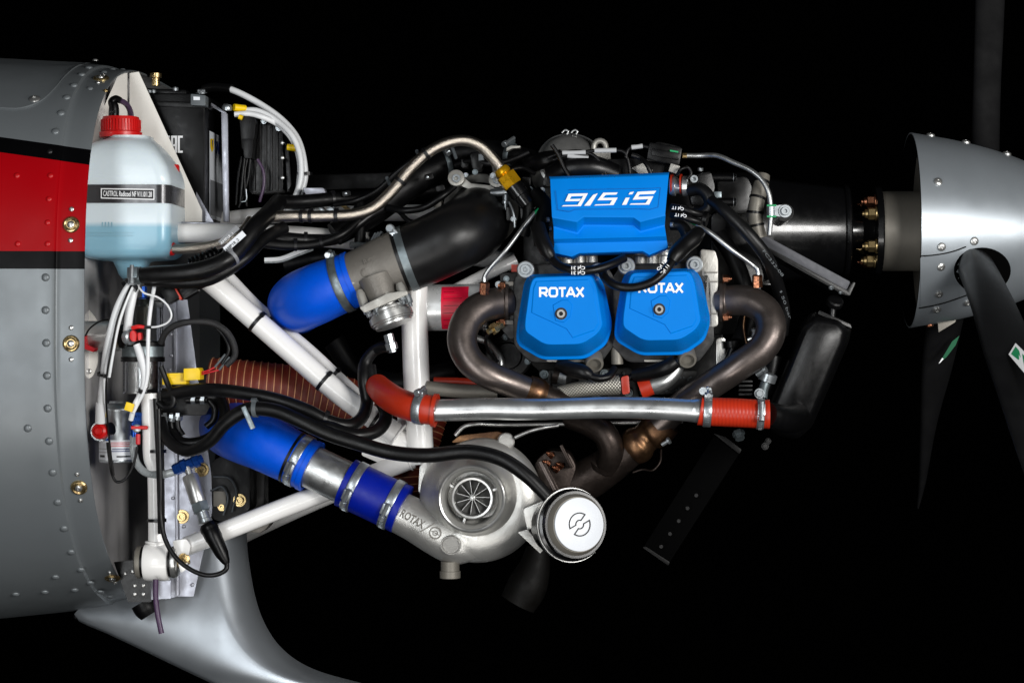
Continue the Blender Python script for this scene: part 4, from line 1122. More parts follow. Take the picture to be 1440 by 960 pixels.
# ================================================================ lower blue intake run into the turbocharger
lb_ = thing('intake_elbow', 'bright blue silicone elbow joining an aluminium tube, below black hoses', 'hose', P(380, 660, .02))
E1 = [(320, 600, .22, 40), (328, 604, .14, 41), (346, 612, .075, 41), (370, 622, .04, 40), (396, 635, .03, 38.5), (420, 647, .027, 37), (436, 655, .025, 36)]
path, rad = world(E1, None, 8)
m = M(); m.tube(path, rad, 40); e1 = build(m, 'elbow', 'bsil', lb_, 60)
clamp(lb_, E1, .94, None, .4, 12, (-.35, -.85, -.1), 'zinc', 1)
m = M(); c, T, r = at(E1, 1.0); m.ring([(-.004, r - .002), (.003, r - .004), (.003, r + .0016), (-.004, r + .0016)], c, T, 40); build(m, 'cuff', 'bsil', lb_, 40)
m = M(); c, T, r = at(E1, .90); m.ring([(-.002, r - .001), (.002, r - .001), (.002, r + .001), (-.002, r + .001)], c, T, 40); build(m, 'black_band', 'rubber', lb_, 40)
AT = [(430, 652, .025), (500, 685, .02)]
hose('aluminium_tube', AT, 'tubealu', 30.5, parent=lb_, seg=40)
cp = thing('intake_coupler', 'dark blue silicone coupling with two steel clamps before the turbocharger', 'hose', P(522, 740, .02))
CP = [(486, 678, .022), (566, 716, .015)]
m = M(); path, rad = world(CP, 35, 10); m.tube(path, [r * (1 + .02 * (1 if i in (0, 10) else 0)) for i, r in enumerate(rad)], 40); build(m, 'sleeve', 'bsil2', cp, 50, .001)
clamp(cp, CP, .17, 35, .4, 12, (-.4, -.85, -.1)); clamp(cp, CP, .82, 35, .4, 12, (-.35, -.9, -.0))

# ================================================================ upper blue elbow, throttle body, black intake elbow
ue = thing('intake_elbow', 'upper bright blue silicone elbow clamped to the grey throttle casting', 'hose', P(430, 465, .05))
UE = [(418, 432, .25, 38), (416, 430, .16, 39), (418, 427, .105, 41), (428, 421, .065, 42.5), (446, 413, .045, 42.5), (470, 403, .036, 41), (488, 396, .033, 39.5), (498, 392, .032, 38.5)]
path, rad = world(UE, None, 8); m = M(); m.tube(path, rad, 44); build(m, 'elbow', 'bsil', ue, 60)
c, T, r = at(UE, 1.0); m = M(); m.ring([(-.005, r - .002), (.002, r - .004), (.002, r + .0016), (-.005, r + .0016)], c, T, 44); build(m, 'cuff', 'bsil', ue, 40)
clamp(ue, UE, .935, None, .5, 12, (-.1, -.25, 1), 'zincd', 1)
m = M(); c, T, r = at(UE, .905); m.box(c + V((.004, -r - .0012, .0)), (.004, .001, .02), (T, YA, V((-.35, 0, .93)))); 
tb = thing('throttle_unit', 'grey cast throttle unit with sensor drum between blue and black elbows', 'throttle body', P(545, 470, .03))
TH = [(488, 397, .032, 37), (512, 387, .03, 39), (540, 376, .03, 42.5), (556, 370, .03, 44), (575, 361, .03, 44)]
path, rad = world(TH, None, 6); m = M(); m.tube(path, rad, 44); body = build(m, 'barrel', 'alud', tb, 60)
# bosses, embossed letters and ribs on the barrel
axT = (P(556, 370, .03) - P(512, 387, .03)).normalized()
for (px, py, rr) in [(514, 383, 7), (541, 377, 5.5)]:
    m = M(); m.lathe([(-.006, rr / 1000 * 1.15), (.001, rr / 1000), (.0018, rr / 1000 * .8), (.0018, 0)], P(px, py, -.0085), V((.0, -1, .05)), 20); build(m, 'boss', 'alud', body, 35)
m = M(); m.box(P(552, 371, -.0115), (.003, .004, .013), (axT, YA, V((-axT.z, 0, axT.x)))); build(m, 'rib', 'alud', body, 35, .001)
m = M(); m.box(P(497, 393, -.004), (.007, .006, .012), (axT, YA, V((-axT.z, 0, axT.x)))); build(m, 'rib', 'head', body, 35, .001)
text(body, 'ROTAX', P(512, 372, -.0095), V((.93, .0, .34)), V((-.34, .3, .93)), .0065, 'alud', length=.034, depth=.0012, bold=.02)
m = M(); m.box(P(504, 391, -.008), (.0022, .001, .0018)); build(m, 'green_dot', 'green', body, None)
# sensor drum below the barrel
dn = V((.34, -.12, -.93)).normalized()
m = M(); m.prism([(505, 432), (545, 412), (572, 408), (574, 414), (512, 440)], -.035, .03, 2, 2); build(m, 'flange', 'head', tb, 30, .0012)
m = M(); m.lathe([(-.03, .026), (.0, .022), (.006, .022)], P(538, 418, .0), dn, 36); build(m, 'neck', 'alud', tb, 35)
m = M()
m.lathe([(0, .021), (.008, .021), (.009, .0285), (.0105, .030), (.014, .030), (.015, .028), (.017, .028), (.018, .0315), (.027, .0315), (.028, .0295), (.030, .0295), (.031, .027), (.034, .0265), (.034, 0)], P(543, 425, .0), dn, 44)
dr = build(m, 'sensor_drum', 'steel', tb, 30)
m = M(); cdr = P(543, 425, .0) + dn * .0285
m.ring([(-.0008, .0296), (.0008, .0296), (.0008, .0304), (-.0008, .0304)], cdr - dn * .004, dn, 44); build(m, 'blue_seal', 'bsil2', dr, 35)
for (px, py) in [(513, 433), (527, 432), (562, 415), (572, 418)]:
    m = M(); m.lathe([(0, .0052), (.012, .0052), (.0135, .004), (.0135, .0028), (.018, .0028), (.018, 0)], P(px, py - 4, -.022), dn, 10); build(m, 'stud', 'zinc', tb, 35)
for (px, py, h_) in [(505, 408, 24), (561, 398, 20), (538, 400, 18)]:
    m = M(); m.lathe([(0, .0045), (.006, .0065), (h_ / 1000, .007), (h_ / 1000, 0)], P(px, py, -.012), dn, 14); build(m, 'screw_boss', 'head', tb, 35)
m = M(); m.lathe([(0, .007), (.012, .007), (.013, .009), (.022, .009), (.023, .006), (.026, .006)], P(546, 470, .01), V((.25, 0, -1)), 8); build(m, 'drain_fitting', 'zinc', tb, 30)
hose('sense_hose', [(551, 490, .01, 7), (540, 487, .02, 8), (528, 492, .03, 8)], 'rubber', parent=tb)

be = thing('intake_hose', 'large matt black rubber elbow from throttle casting up to the plenum', 'hose', P(630, 410, .05))
BE = [(562, 367, .03, 45), (585, 359, .03, 46.5), (612, 347, .03, 47), (638, 334, .033, 47.5), (656, 324, .050, 48), (667, 316, .085, 47.5), (671, 309, .125, 46), (673, 303, .165, 44)]
path, rad = world(BE, None, 8); m = M(); m.tube(path, rad, 48); build(m, 'elbow', 'rubber_big', be, 60)
c, T, r = at(BE, .02); m = M()
m.ring([(-.0055, r - .001), (.0055, r - .001), (.0055, r + .0016), (-.0055, r + .0016)], c + T * .006, T, 48); bnd = build(m, 'clamp_band', 'zincd', be, 40)
pt = c + T * .006 + V((-.01, -.012, r + .002))
m = M(); m.lathe([(-.008, .0042), (.0, .0042), (.0, .006), (.006, .0065), (.008, .005), (.008, 0)], P(550, 322, .0), V((-.2, -1, .1)), 14); build(m, 'clamp_screw', 'zinc', bnd, 30)
m = M(); m.prism([(546, 318), (556, 323), (562, 330), (555, 334), (547, 328)], .0, .01, 1, 2); build(m, 'screw_block', 'zinc', bnd, 30, .001)

# plenum throttle flange where the elbow ends
pf = thing('plenum_flange', 'bright cast flange with three bolts above the black rubber elbow', 'flange', P(683, 275, .14))
fa = V((.05, -.93, -.25)).normalized()
m = M(); cfl = P(676, 298, .165); m.ring([(-.008, .046), (.0, .052), (.004, .056), (.012, .056), (.012, .046)], cfl, -fa, 40); build(m, 'ring', 'head', pf, 35)
for (px, py) in [(642, 252), (699, 254)]:
    m = M(); m.lathe([(0, .012), (.008, .012), (.009, .009), (.009, 0)], P(px, py, .115), V((0, -1, .2)), 18); build(m, 'lug', 'head', pf, 35)
    pbolt(pf, 'flange_bolt', 'socket', px, py, .108, 6, 'zinc', (0, -1, .15))
m = M(); m.prism([(646, 244), (662, 258), (700, 262), (706, 258), (690, 270), (660, 266), (640, 258)], .115, .125, 2, 2); build(m, 'web', 'head', pf, 30, .001)
m = M(); m.lathe([(0, .0065), (.028, .0062), (.029, .004), (.036, .004), (.036, 0)], P(690, 272, .095), V((1, 0, .12)), 16); build(m, 'spigot', 'zinc', pf, 30)
m = M(); m.lathe([(0, .0045), (.008, .0045), (.009, .006), (.013, .006), (.014, .0035), (.038, .0033), (.038, 0)], P(711, 274, .09), V((0, 0, -1)), 12); build(m, 'adjust_screw', 'zinc', pf, 30)
m = M(); m.lathe([(0, .007), (.01, .007), (.011, .004), (.011, 0)], P(618, 287, .11), V((-.3, -1, 0)), 10); build(m, 'side_screw', 'spacer', pf, 30)

# silver canister with the red label
oc = thing('oil_canister', 'silver canister with red label lying behind the black rubber elbow', 'canister', P(630, 468, .1))
m = M(); c = P(590, 433, .10)
m.lathe([(0, .030), (.002, .0335), (.090, .0335), (.093, .036), (.098, .036), (.1, .03), (.1, 0)], c, V((1, 0, .02)), 44); build(m, 'can', 'cansilver', oc, 35)
m = M(); rows = []
for x in (.0335, .0725):
    rows.append([c + V((x, 0, .02 * x)) + V((0, math.cos(math.radians(a)), math.sin(math.radians(a)))) * .0339 for a in range(120, 250, 8)])
m.grid(rows); lb = build(m, 'label', 'label_r', oc, 60)
for k, a in enumerate(range(140, 232, 9)):
    m = M(); rws = []
    x0, x1 = (.037, .052 + .006 * (k % 3)) if k < 4 else (.037, .069 - .004 * (k % 2))
    for x in (x0, x1):
        rws.append([c + V((x, 0, .02 * x)) + V((0, math.cos(math.radians(b)), math.sin(math.radians(b)))) * .0342 for b in (a, a + 1.6)])
    m.grid(rws); build(m, 'print_line', 'ink_r' if k % 2 else mat('dark_red_print', lin(120, 10, 24), .5), lb, None)

# ================================================================ engine: heads, covers, case
en = thing('engine', 'four cylinder aircraft engine with cast heads and black crankcase', 'engine', P(880, 560, .28))
m = M(); m.prism([(735, 310), (780, 270), (960, 265), (1010, 300), (1020, 520), (980, 545), (780, 545), (735, 500)], .17, .45, 12, 3); build(m, 'crankcase', 'dark', en, 40, .006)
# cylinder barrels and cooling fins between the heads and the case
for cx in (800, 928):
    m = M(); m.lathe([(0, .055), (.16, .055)], P(cx, 430, .08), YA, 40); build(m, 'cylinder', 'dark', en, 40)
    for k in range(8):
        m = M(); m.lathe([(0, .068), (.003, .068)], P(cx, 430, .10 + .009 * k), YA, 40); build(m, 'fin', 'dark', en, 30)
# cylinder heads
for cx, name in ((793, 'a'), (930, 'b')):
    m = M(); x0 = cx - 793
    m.prism([(736 + x0, 372), (850 + x0, 368), (866 + x0, 392), (868 + x0, 480), (846 + x0, 510), (746 + x0, 510), (722 + x0, 486), (722 + x0, 392)], .03, .10, 8, 3)
    hd = build(m, 'cylinder_head', 'dark', en, 40, .004)
# left port block with bolts
m = M(); m.prism([(703, 384), (728, 382), (736, 390), (736, 470), (718, 478), (704, 462)], .035, .09, 3, 2); pb2 = build(m, 'port_block', 'dark', en, 40, .003)
for k in range(4):
    m = M(); m.prism([(706, 396 + k * 18), (722, 396 + k * 18), (722, 402 + k * 18), (706, 402 + k * 18)], .030, .036); build(m, 'casting_rib', 'alud', pb2, 40, .001)
m = M(); m.prism([(719, 372), (729, 372), (729, 382), (719, 382)], .03, .036); build(m, 'red_mark', 'rsil', pb2, 40)
# right port block
m = M(); m.prism([(985, 350), (1006, 352), (1010, 366), (1010, 458), (996, 462), (985, 440)], .03, .09, 3, 2); pb3 = build(m, 'port_block', 'head', en, 40, .003)
for py in (382, 395, 440):
    m = M(); m.prism([(992, py), (1009, py), (1009, py + 2), (992, py + 2)], .0275, .0305); build(m, 'casting_seam', 'alud', pb3, 40)
# stepped casting under each blue cover
for x0 in (0, 137):
    m = M(); m.prism([(748 + x0, 482), (846 + x0, 476), (859 + x0, 484), (832 + x0, 505), (826 + x0, 509), (768 + x0, 509)], .030, .06, 4, 2); build(m, 'cover_seat', 'head', en, 40, .002)
# corner bolts
for px, py in ((739, 379), (881, 374), (977, 372), (841, 382)):
    m = M(); m.lathe([(-.03, .0125), (.0, .0125), (.002, .0115), (.002, 0)], P(px, py, .012), -YA, 22); bs = build(m, 'bolt_boss', 'alu', en, 35)
    pbolt(en, 'head_bolt', 'washer', px, py, .0105, 7.4, 'zinc')
# bright injector / intake runners between covers
for px in (815, 917):
    for q, dx in enumerate((-17, 0, 17)):
        m = M(); m.lathe([(0, .011), (.02, .011), (.022, .009), (.032, .0085), (.034, .010), (.042, .010)], P(px + dx, 392, .06), ZA, 20); build(m, 'intake_runner', 'alu', en, 35)
# push rod tube between the covers and fittings below
m = M(); m.lathe([(0, .0085), (.045, .0085), (.046, .0095), (.085, .0095)], P(868, 512, .04), V((-.02, 0, 1)), 22); build(m, 'pushrod_tube', 'spacer', en, 35)
for px, py in ((836, 512), (967, 506)):
    m = M(); m.lathe([(-.02, .013), (.0, .013), (.002, .012), (.002, .0095), (-.006, .009), (-.006, 0)], P(px, py, .015), V((.1, -.85, -.5)), 26); build(m, 'drain_plug', 'spacer', en, 35)
# crankcase lower detail: pale web with casting numbers
m = M(); m.prism([(895, 525), (980, 520), (985, 552), (900, 556)], .08, .1, 3, 2); web = build(m, 'case_web', 'dark', en, 40, .002)
for k in range(26):
    m = M(); m.lathe([(0, .0016), (.0012, .0012), (.0012, 0)], P(900 + random.random() * 75, 527 + random.random() * 24, .079), -YA, 6); build(m, 'casting_mark', 'grey', web, 30)
# exhaust port flanges
for px, s_ in ((716, -1), (1011, 1)):
    m = M(); m.lathe([(0, .029), (.004, .0295), (.006, .027), (.010, .026)], P(px, 424, .045), XA * s_, 30); fl = build(m, 'exhaust_flange', 'exh', en, 35)
    for py in ((392, 446) if s_ > 0 else (401, 453)):
        bolt(fl, 'flange_nut', 'nut', P(px + 6 * s_, py, .03), XA * s_, 5.5, 'copper')

# ---------------- the two blue valve covers
def cover(label, dx, logo_x, dy=0):
    cv = thing('valve_cover', label, 'valve cover', P(793 + dx, 504, 0), 'blue valve covers')
    base = [(744, 386), (838, 383), (849, 398), (862, 458), (853, 485), (824, 505), (762, 506), (725, 484), (727, 458), (737, 398)]
    mid = [(745, 388), (837, 385), (847, 400), (859, 458), (850, 481), (823, 500), (763, 501), (729, 480), (730, 458), (739, 400)]
    frt = [(750, 390), (832, 387), (839, 402), (848, 458), (840, 470), (819, 484), (766, 485), (738, 466), (738, 452), (745, 402)]
    rr = [12, 14, 10, 14, 8, 10, 10, 12, 10, 12]
    mk = lambda poly, y, e=0: [P(x + dx, yy + dy, y) for x, yy in rpoly([(793 + (a - 793) * (1 + e), 445 + (b - 445) * (1 + e)) for a, b in poly], rr, 4)]
    m = M(); m.loft([mk(base, .030), mk(base, .012), mk(base, .009, -.008), mk(mid, .006), mk(mid, .0, -.008), mk(frt, -.026, .012), mk(frt, -.0285, -.004), mk(frt, -.0293, -.02)])
    body = build(m, 'shell', 'blue', cv, 32)
    F = -.0293
    # shallow relief of the face: upper field stands 1.6 mm proud of the lower corner
    lo = [(752, 394), (829, 391), (836, 404), (844, 456), (838, 466), (806, 477), (797, 464), (745, 440), (748, 404)]
    m = M(); a = [P(x + dx, y + dy, F + .001) for x, y in lo]; cx_, cy_ = 795, 430
    b = [P(cx_ + (x - cx_) * .93 + dx, cy_ + (y - cy_) * .93 + dy, F - .0013) for x, y in lo]
    m.loft([a, b], False, True); rel = build(m, 'raised_field', 'blue', body, 20)
    # angular boss round the screw
    pg = [(776, 428), (790, 420), (800, 420), (806, 428), (803, 446), (793, 455), (780, 452)]
    m = M(); a = [P(x + dx, y + dy, F) for x, y in pg]; b = [P(791 + (x - 791) * .86 + dx, 438 + (y - 438) * .86 + dy, F - .0026) for x, y in pg]
    m.loft([a, b], False, True); build(m, 'screw_boss', 'blue', body, 20)
    m = M(); m.lathe([(0, .0085), (.0005, .0088), (.0018, .0085), (.0018, .0)], P(789 + dx, 441 + dy, F - .0012), -YA, 22); sw = build(m, 'screw_recess', 'ink_k', body, 30)  # black disc, the shade of the recess put into its colour
    pbolt(sw, 'cap_screw', 'socket', 789 + dx, 441 + dy, F - .0026, 6.0, 'steel')
    # ROTAX lettering
    x, w_, h_ = logo_x, 10.6, 11.5
    y0, y1 = 416.5 + dy, 416.5 - h_ + dy; ym = (y0 + y1) / 2
    g = []
    def L(i): return x + i * 12.6
    r_ = L(0); g += [[(r_, y0 + 1), (r_, y1), (r_ + 8, y1), (r_ + 9.4, y1 + 2), (r_ + 9.4, ym - 1), (r_ + 8, ym + 1), (r_ + 1.5, ym + 1)], [(r_ + 4.5, ym + 1), (r_ + 9.8, y0)]]
    o_ = L(1) + .6; g += [[(o_ + 2, y1), (o_ + 8.6, y1), (o_ + 10.6, y1 + 2.4), (o_ + 10.6, y0 - 2.4), (o_ + 8.6, y0), (o_ + 2, y0), (o_, y0 - 2.4), (o_, y1 + 2.4), (o_ + 2, y1)]]
    t_ = L(2) + 1; g += [[(t_, y1), (t_ + 10, y1)], [(t_ + 5, y1), (t_ + 5, y0 + 1)]]
    a_ = L(3); g += [[(a_ - .6, y0 + .8), (a_ + 4.8, y1), (a_ + 6, y1), (a_ + 11.2, y0 + .8)], [(a_ + 2, ym + 2.6), (a_ + 9, ym + 2.6)]]
    x_ = L(4) + .6; g += [[(x_, y1 - .8), (x_ + 10, y0 + .8)], [(x_ + 10, y1 - .8), (x_, y0 + .8)]]
    m = M(); strokes(m, g, 3.0, lambda a, b, d: P(a + dx, b, F - .0014 - d), depth=.0006)
    build(m, 'lettering', 'ink_w', body, None, recalc=False)
    return cv
cover('left blue valve cover, its white lettering fully visible', 0, 759.5)
cover('right blue valve cover, a black lead crossing its lettering', 138, 761, -6)

# ---------------- blue coil cover marked 915 iS
cc0 = thing('coil_cover', 'blue stepped cover with large white number lettering above valve covers', 'cover', P(857, 360, .03))
R_ = []
def row(pts, ys):
    return [P(x, y, d) for (x, y), d in zip(pts, ys if isinstance(ys, (list, tuple)) else [ys] * len(pts))]
cols_top = [(771, 248), (800, 247), (815, 246.5), (893, 244), (905, 243.5), (942, 242)]
R_.append([p + V((0, .10, .003)) for p in row(cols_top, -.005)])
R_.append(row([(772, 248.5), (800, 247.5), (815, 247), (893, 244.5), (905, 244), (941, 242.5)], -.002))
R_.append(row([(773.5, 252), (800, 251), (815, 250.5), (893, 248), (905, 247.5), (940.5, 246)], -.010))
R_.append(row([(776, 304), (811, 310), (820, 303), (891, 303.5), (900, 310), (935.5, 301)], -.030))
R_.append(row([(776.6, 306.5), (811.4, 312.5), (820.6, 305.5), (891, 306), (900.4, 312.5), (936, 303.5)], -.030))
R_.append(row([(778, 318), (812, 327), (821, 316), (891, 316.5), (901, 325), (935, 316)], -.008))
R_.append(row([(778.4, 321), (812.4, 330), (821.4, 319), (891, 319.5), (901, 328), (935, 319)], -.0085))
R_.append(row([(778.5, 336), (812, 335.4), (821, 335.2), (891, 333.8), (901, 333.6), (937, 332)], -.016))
R_.append(row([(779, 342), (812, 341.4), (821, 341.2), (891, 339.8), (901, 339.6), (938, 338)], -.004))
R_.append(row([(778.5, 355.5), (804, 361), (815, 356), (904, 353), (913, 358.5), (939.5, 348)], -.006))
R_.append(row([(779, 357.5), (804, 363), (815, 358), (904, 355), (913, 360.5), (938.5, 350)], .002))
R_.append([p + V((0, .06, 0)) for p in row([(779, 357.5), (804, 363), (815, 358), (904, 355), (913, 360.5), (938.5, 350)], .002)])
m = M(); m.grid(R_)
# side walls back to the engine
for sgn, idx in ((-1, 0), (1, 5)):
    edge_ = [r[idx] for r in R_[1:-1]]
    back_ = [V((p.x - sgn * .002, .07, p.z)) for p in edge_]
    m.grid([edge_, back_])
sh = build(m, 'shell', 'blue', cc0, 26, .0011, 2, merge=1e-5)
# engraved outline round the number, and the number
def on_top(x, y, d):
    t = (y - 248) / 56
    yy = -.010 + (-.030 + .010) * max(0, min(1, t))
    return P(x, y, yy - .0011 - d)
m = M(); strokes(m, [[(780.7, 268), (784, 295), (800.8, 297.6), (809, 294.4), (902.6, 293.8), (914.6, 294.6), (925.4, 291.5), (928.7, 264), (917, 265), (800, 267)]], .7, on_top, depth=.0001)
build(m, 'outline_groove', mat('blue_groove', lin(0, 88, 168), .5), sh, None, recalc=False)
glyph = [[(220, 243), (425, 238), (408, 265), (250, 270)], [(220, 243), (252, 268), (234, 298), (185, 322)], [(215, 299), (350, 295), (335, 320), (185, 322)],
         [(425, 238), (376, 264), (308, 370), (350, 372)], [(148, 376), (166, 363), (330, 359), (348, 373)],
         [(528, 237), (478, 255), (383, 369), (447, 368)],
         [(585, 232), (737, 229), (722, 252), (600, 255)], [(585, 232), (614, 252), (578, 290), (523, 312)], [(545, 287), (737, 283), (700, 310), (523, 312)], [(737, 283), (684, 300), (646, 360), (693, 361)], [(488, 367), (506, 355), (670, 350), (692, 361)],
         [(865, 227), (907, 221), (890, 248), (850, 251)], [(820, 285), (862, 283), (828, 358), (781, 360)],
         [(945, 222), (1142, 212), (1117, 245), (955, 251)], [(945, 222), (970, 247), (948, 278), (893, 306)], [(915, 276), (1112, 268), (1075, 298), (893, 306)], [(1112, 268), (1060, 296), (1018, 357), (1067, 357)], [(860, 358), (876, 345), (1040, 341), (1066, 357)]]
m = M()
for gi, q_ in enumerate(glyph):
    pp_ = [(770 + x_ / 7.467, 240 + y_ / 7.467) for x_, y_ in q_]; lf = .0004 + .00008 * (gi % 6)
    m.add([on_top(a, b, lf) for a, b in pp_] + [on_top(a, b, 0) for a, b in pp_], [(0, 1, 2, 3), (0, 4, 5, 1), (1, 5, 6, 2), (2, 6, 7, 3), (3, 7, 4, 0)])
build(m, 'lettering', 'ink_w', sh, None, recalc=False)
for px, py in ((943, 303), (943, 316), (775, 322), (772, 309)): pbolt(cc0, 'side_screw', 'socket', px, py, .02, 3.6, 'zinc', (1 if px > 800 else -1, -.3, 0))
for (px, py) in ((941, 345), (941, 352)):
    m = M(); m.box(P(px, py, .02), (.009, .02, .006)); build(m, 'clip', 'zinc', cc0, 30, .001)

# ---------------- ignition leads
IA = [(756, 318, .0, 11), (760, 332, -.01, 11.5), (770, 354, -.02, 10), (776, 364, -.02, 7.5)]
LA = [(774, 361, -.02), (786, 373, -.03), (806, 380, -.04), (832, 380, -.04), (856, 373, -.03), (878, 363, -.01)]
la = thing('ignition_lead', 'black ignition lead with printed marks drooping between coil cover and left valve cover', 'ignition lead', P(820, 388, -.03), 'black ignition leads')
hose('boot', IA, 'rubber', parent=la, seg=16); hose('lead', LA, 'rubber', 6.2, parent=la)
for k, (px, py) in enumerate(((823, 374.5), (823, 381.5))):
    text(la, 'Cyl 31', P(px, py, -.0475), -XA, -ZA, .0045, 'ink_w', length=.019, bold=.02)
lb2 = thing('ignition_lead', 'black ignition lead with thick boot curving over the right valve cover', 'ignition lead', P(900, 405, -.05), 'black ignition leads')
LB = [(846, 378, -.01), (852, 392, -.035), (868, 402, -.047), (892, 404, -.05), (918, 396, -.05), (936, 380, -.045), (946, 366, -.035), (950, 360, -.03)]
hose('lead', LB, 'rubber', 6.2, parent=lb2)
hose('boot', [(945, 368, -.035, 8.5), (951, 358, -.03, 11.5), (962, 346, -.02, 12), (976, 334, -.01, 12), (984, 326, .0, 9)], 'rubber', parent=lb2, seg=16)
for k, (px, py) in enumerate(((926, 381), (931, 387))):
    text(lb2, 'Cyl 11', P(px, py, -.0525), V((.62, 0, .78)), V((-.78, 0, .62)), .004, 'ink_w', length=.016, bold=.02)
lc = thing('ignition_lead', 'short black ignition lead and boot under the left valve cover', 'ignition lead', P(820, 530, .0), 'black ignition leads')
hose('boot', [(786, 512, .02, 9), (800, 518, .01, 11), (822, 524, .0, 10.5), (830, 529, .0, 8)], 'rubber', parent=lc, seg=16)
hose('lead', [(826, 527, .0), (842, 532, .0), (856, 529, .005), (864, 518, .02)], 'rubber', 5.5, parent=lc)
ld = thing('ignition_lead', 'black ignition lead and boot under the right valve cover', 'ignition lead', P(930, 525, .0), 'black ignition leads')
hose('boot', [(892, 528, .03, 10), (915, 524, .02, 11), (938, 516, .01, 11), (950, 508, .01, 10)], 'rubber', parent=ld, seg=16)
hose('lead', [(895, 528, .03), (880, 532, .03), (866, 530, .03)], 'rubber', 5, parent=ld)
# Cyl leads at the right end of the coil cover
for k, (py, lab) in enumerate(((291, 'upper of two short printed black leads right of coil cover'), (302, 'lower of two short printed black leads right of coil cover'))):
    o = hose('coil_lead', [(944, py, .02), (962, py + 3, .01), (976, py + 8, .01), (990, py + 12, .02)], 'rubber', 5, cat='ignition lead', label=lab, group='black ignition leads')
    text(o, 'Cyl 1T', P(962 + k * 4, py + 1 - k, .0035), V((-.95, 0, .12)), -ZA, .0042, 'ink_w', length=.017, bold=.02)

# ---------------- coolant pipes: red stub, silver elbow, heat sleeve under the covers
cs = thing('coolant_pipe', 'silver bent coolant pipe with red rubber stub under the right valve cover', 'pipe', P(915, 545, .03))
hose('bent_pipe', [(955, 505, .04, 10.5), (948, 522, .035, 11), (934, 536, .03, 11.5), (914, 543, .03, 12)], 'tubealu', parent=cs, seg=20)
hose('red_stub', [(916, 542, .03, 13), (900, 548, .03, 13.5)], 'rsil', parent=cs, seg=20)
m = M(); m.prism([(873, 530), (884, 527), (886, 553), (875, 555)], .02, .05, 3, 2); build(m, 'red_saddle', 'rsil', cs, 30, .001)
o = thing('coolant_stub', 'short pale pipe with dark red collar under the left valve cover', 'pipe', P(790, 540, .05))
hose('pipe', [(786, 528, .05, 11), (800, 532, .045, 11.5)], 'tubealu', parent=o, seg=18); hose('collar', [(778, 526, .05, 13), (786, 528, .05, 13)], 'exd', parent=o, seg=18)
hose('heat_sleeve', [(786, 552, .03, 9), (815, 547, .025, 11), (845, 543, .025, 13), (870, 541, .03, 14)], 'braidw', cat='sleeve', label='silver braided heat sleeve above the aluminium charge pipe', seg=22)
hose('coolant_pipe', [(600, 545, .06, 10), (640, 549, .06, 10), (700, 552, .06, 10)], 'spacer', cat='pipe', label='pale straight pipe behind the left exhaust bend', seg=18)
hose('coolant_pipe', [(610, 536, .08, 6), (650, 537, .08, 6), (690, 541, .08, 6)], 'rsil', cat='pipe', label='thin dark red pipe above the pale pipe behind left exhaust', seg=14)

# ---------------- exhaust bends
ex1 = thing('exhaust_pipe', 'left heat browned exhaust bend curling from the cylinder head', 'exhaust pipe', P(690, 555, .02), 'heat browned exhaust pipes')
X1 = [(716, 425, .045, 21.5), (696, 427, .035, 22), (672, 435, .02, 22), (654, 456, .005, 21.5), (650, 482, -.005, 21), (661, 507, -.01, 20.5), (688, 527, -.01, 20), (722, 541, .0, 19), (744, 549, .01, 18.5)]
hose('bend', X1, 'exh', parent=ex1, seg=32)
hose('slip_joint', [(741, 547, .01, 20.5), (750, 551, .012, 22), (757, 554, .014, 22), (765, 557, .016, 19)], 'exg', parent=ex1, seg=28)
hose('tail', [(760, 556, .015, 18), (790, 566, .03, 17), (820, 580, .05, 17)], 'exd', parent=ex1, seg=24)
m = M(); m.lathe([(0, .0075), (.016, .0075), (.018, .006), (.018, 0)], P(681, 414, .015), V((.05, -.1, 1)), 6); nt_ = build(m, 'probe_nut', 'copper', ex1, 30)
hose('probe_stem', [(681, 400, .013), (681, 390, .013), (688, 378, .012), (712, 351, .01), (735, 320, .02), (752, 299, .03)], 'tubealu', 3.2, parent=ex1, seg=12)
hose('probe_wire', [(746, 306, .028, 2.6), (758, 294, .03, 2.6)], 'green', parent=ex1, seg=8)
ex2 = thing('exhaust_pipe', 'right heat browned exhaust bend sweeping under to the lower left', 'exhaust pipe', P(1000, 560, .02), 'heat browned exhaust pipes')
X2 = [(1012, 424, .045, 21), (1034, 422, .035, 21.5), (1058, 425, .025, 21.5), (1079, 441, .015, 21.5), (1084, 466, .005, 21.5), (1072, 490, .0, 21), (1040, 514, .0, 20.5), (1000, 541, .01, 20), (960, 568, .025, 19.5), (925, 598, .035, 19)]
hose('bend', X2, 'exh', parent=ex2, seg=32)
m = M(); m.lathe([(0, .0075), (.016, .0075), (.018, .006), (.018, 0)], P(1065, 404, .02), V((.0, -.1, 1)), 6); build(m, 'probe_nut', 'copper', ex2, 30)
hose('probe_stem', [(1066, 390, .018), (1065, 378, .018), (1058, 372, .018), (1030, 352, .01), (1000, 328, .01), (980, 316, .02)], 'tubealu', 3.4, parent=ex2, seg=12)
hose('probe_wire', [(970, 311, .02, 2.2), (982, 317, .02, 2.4)], 'green', parent=ex2, seg=8)
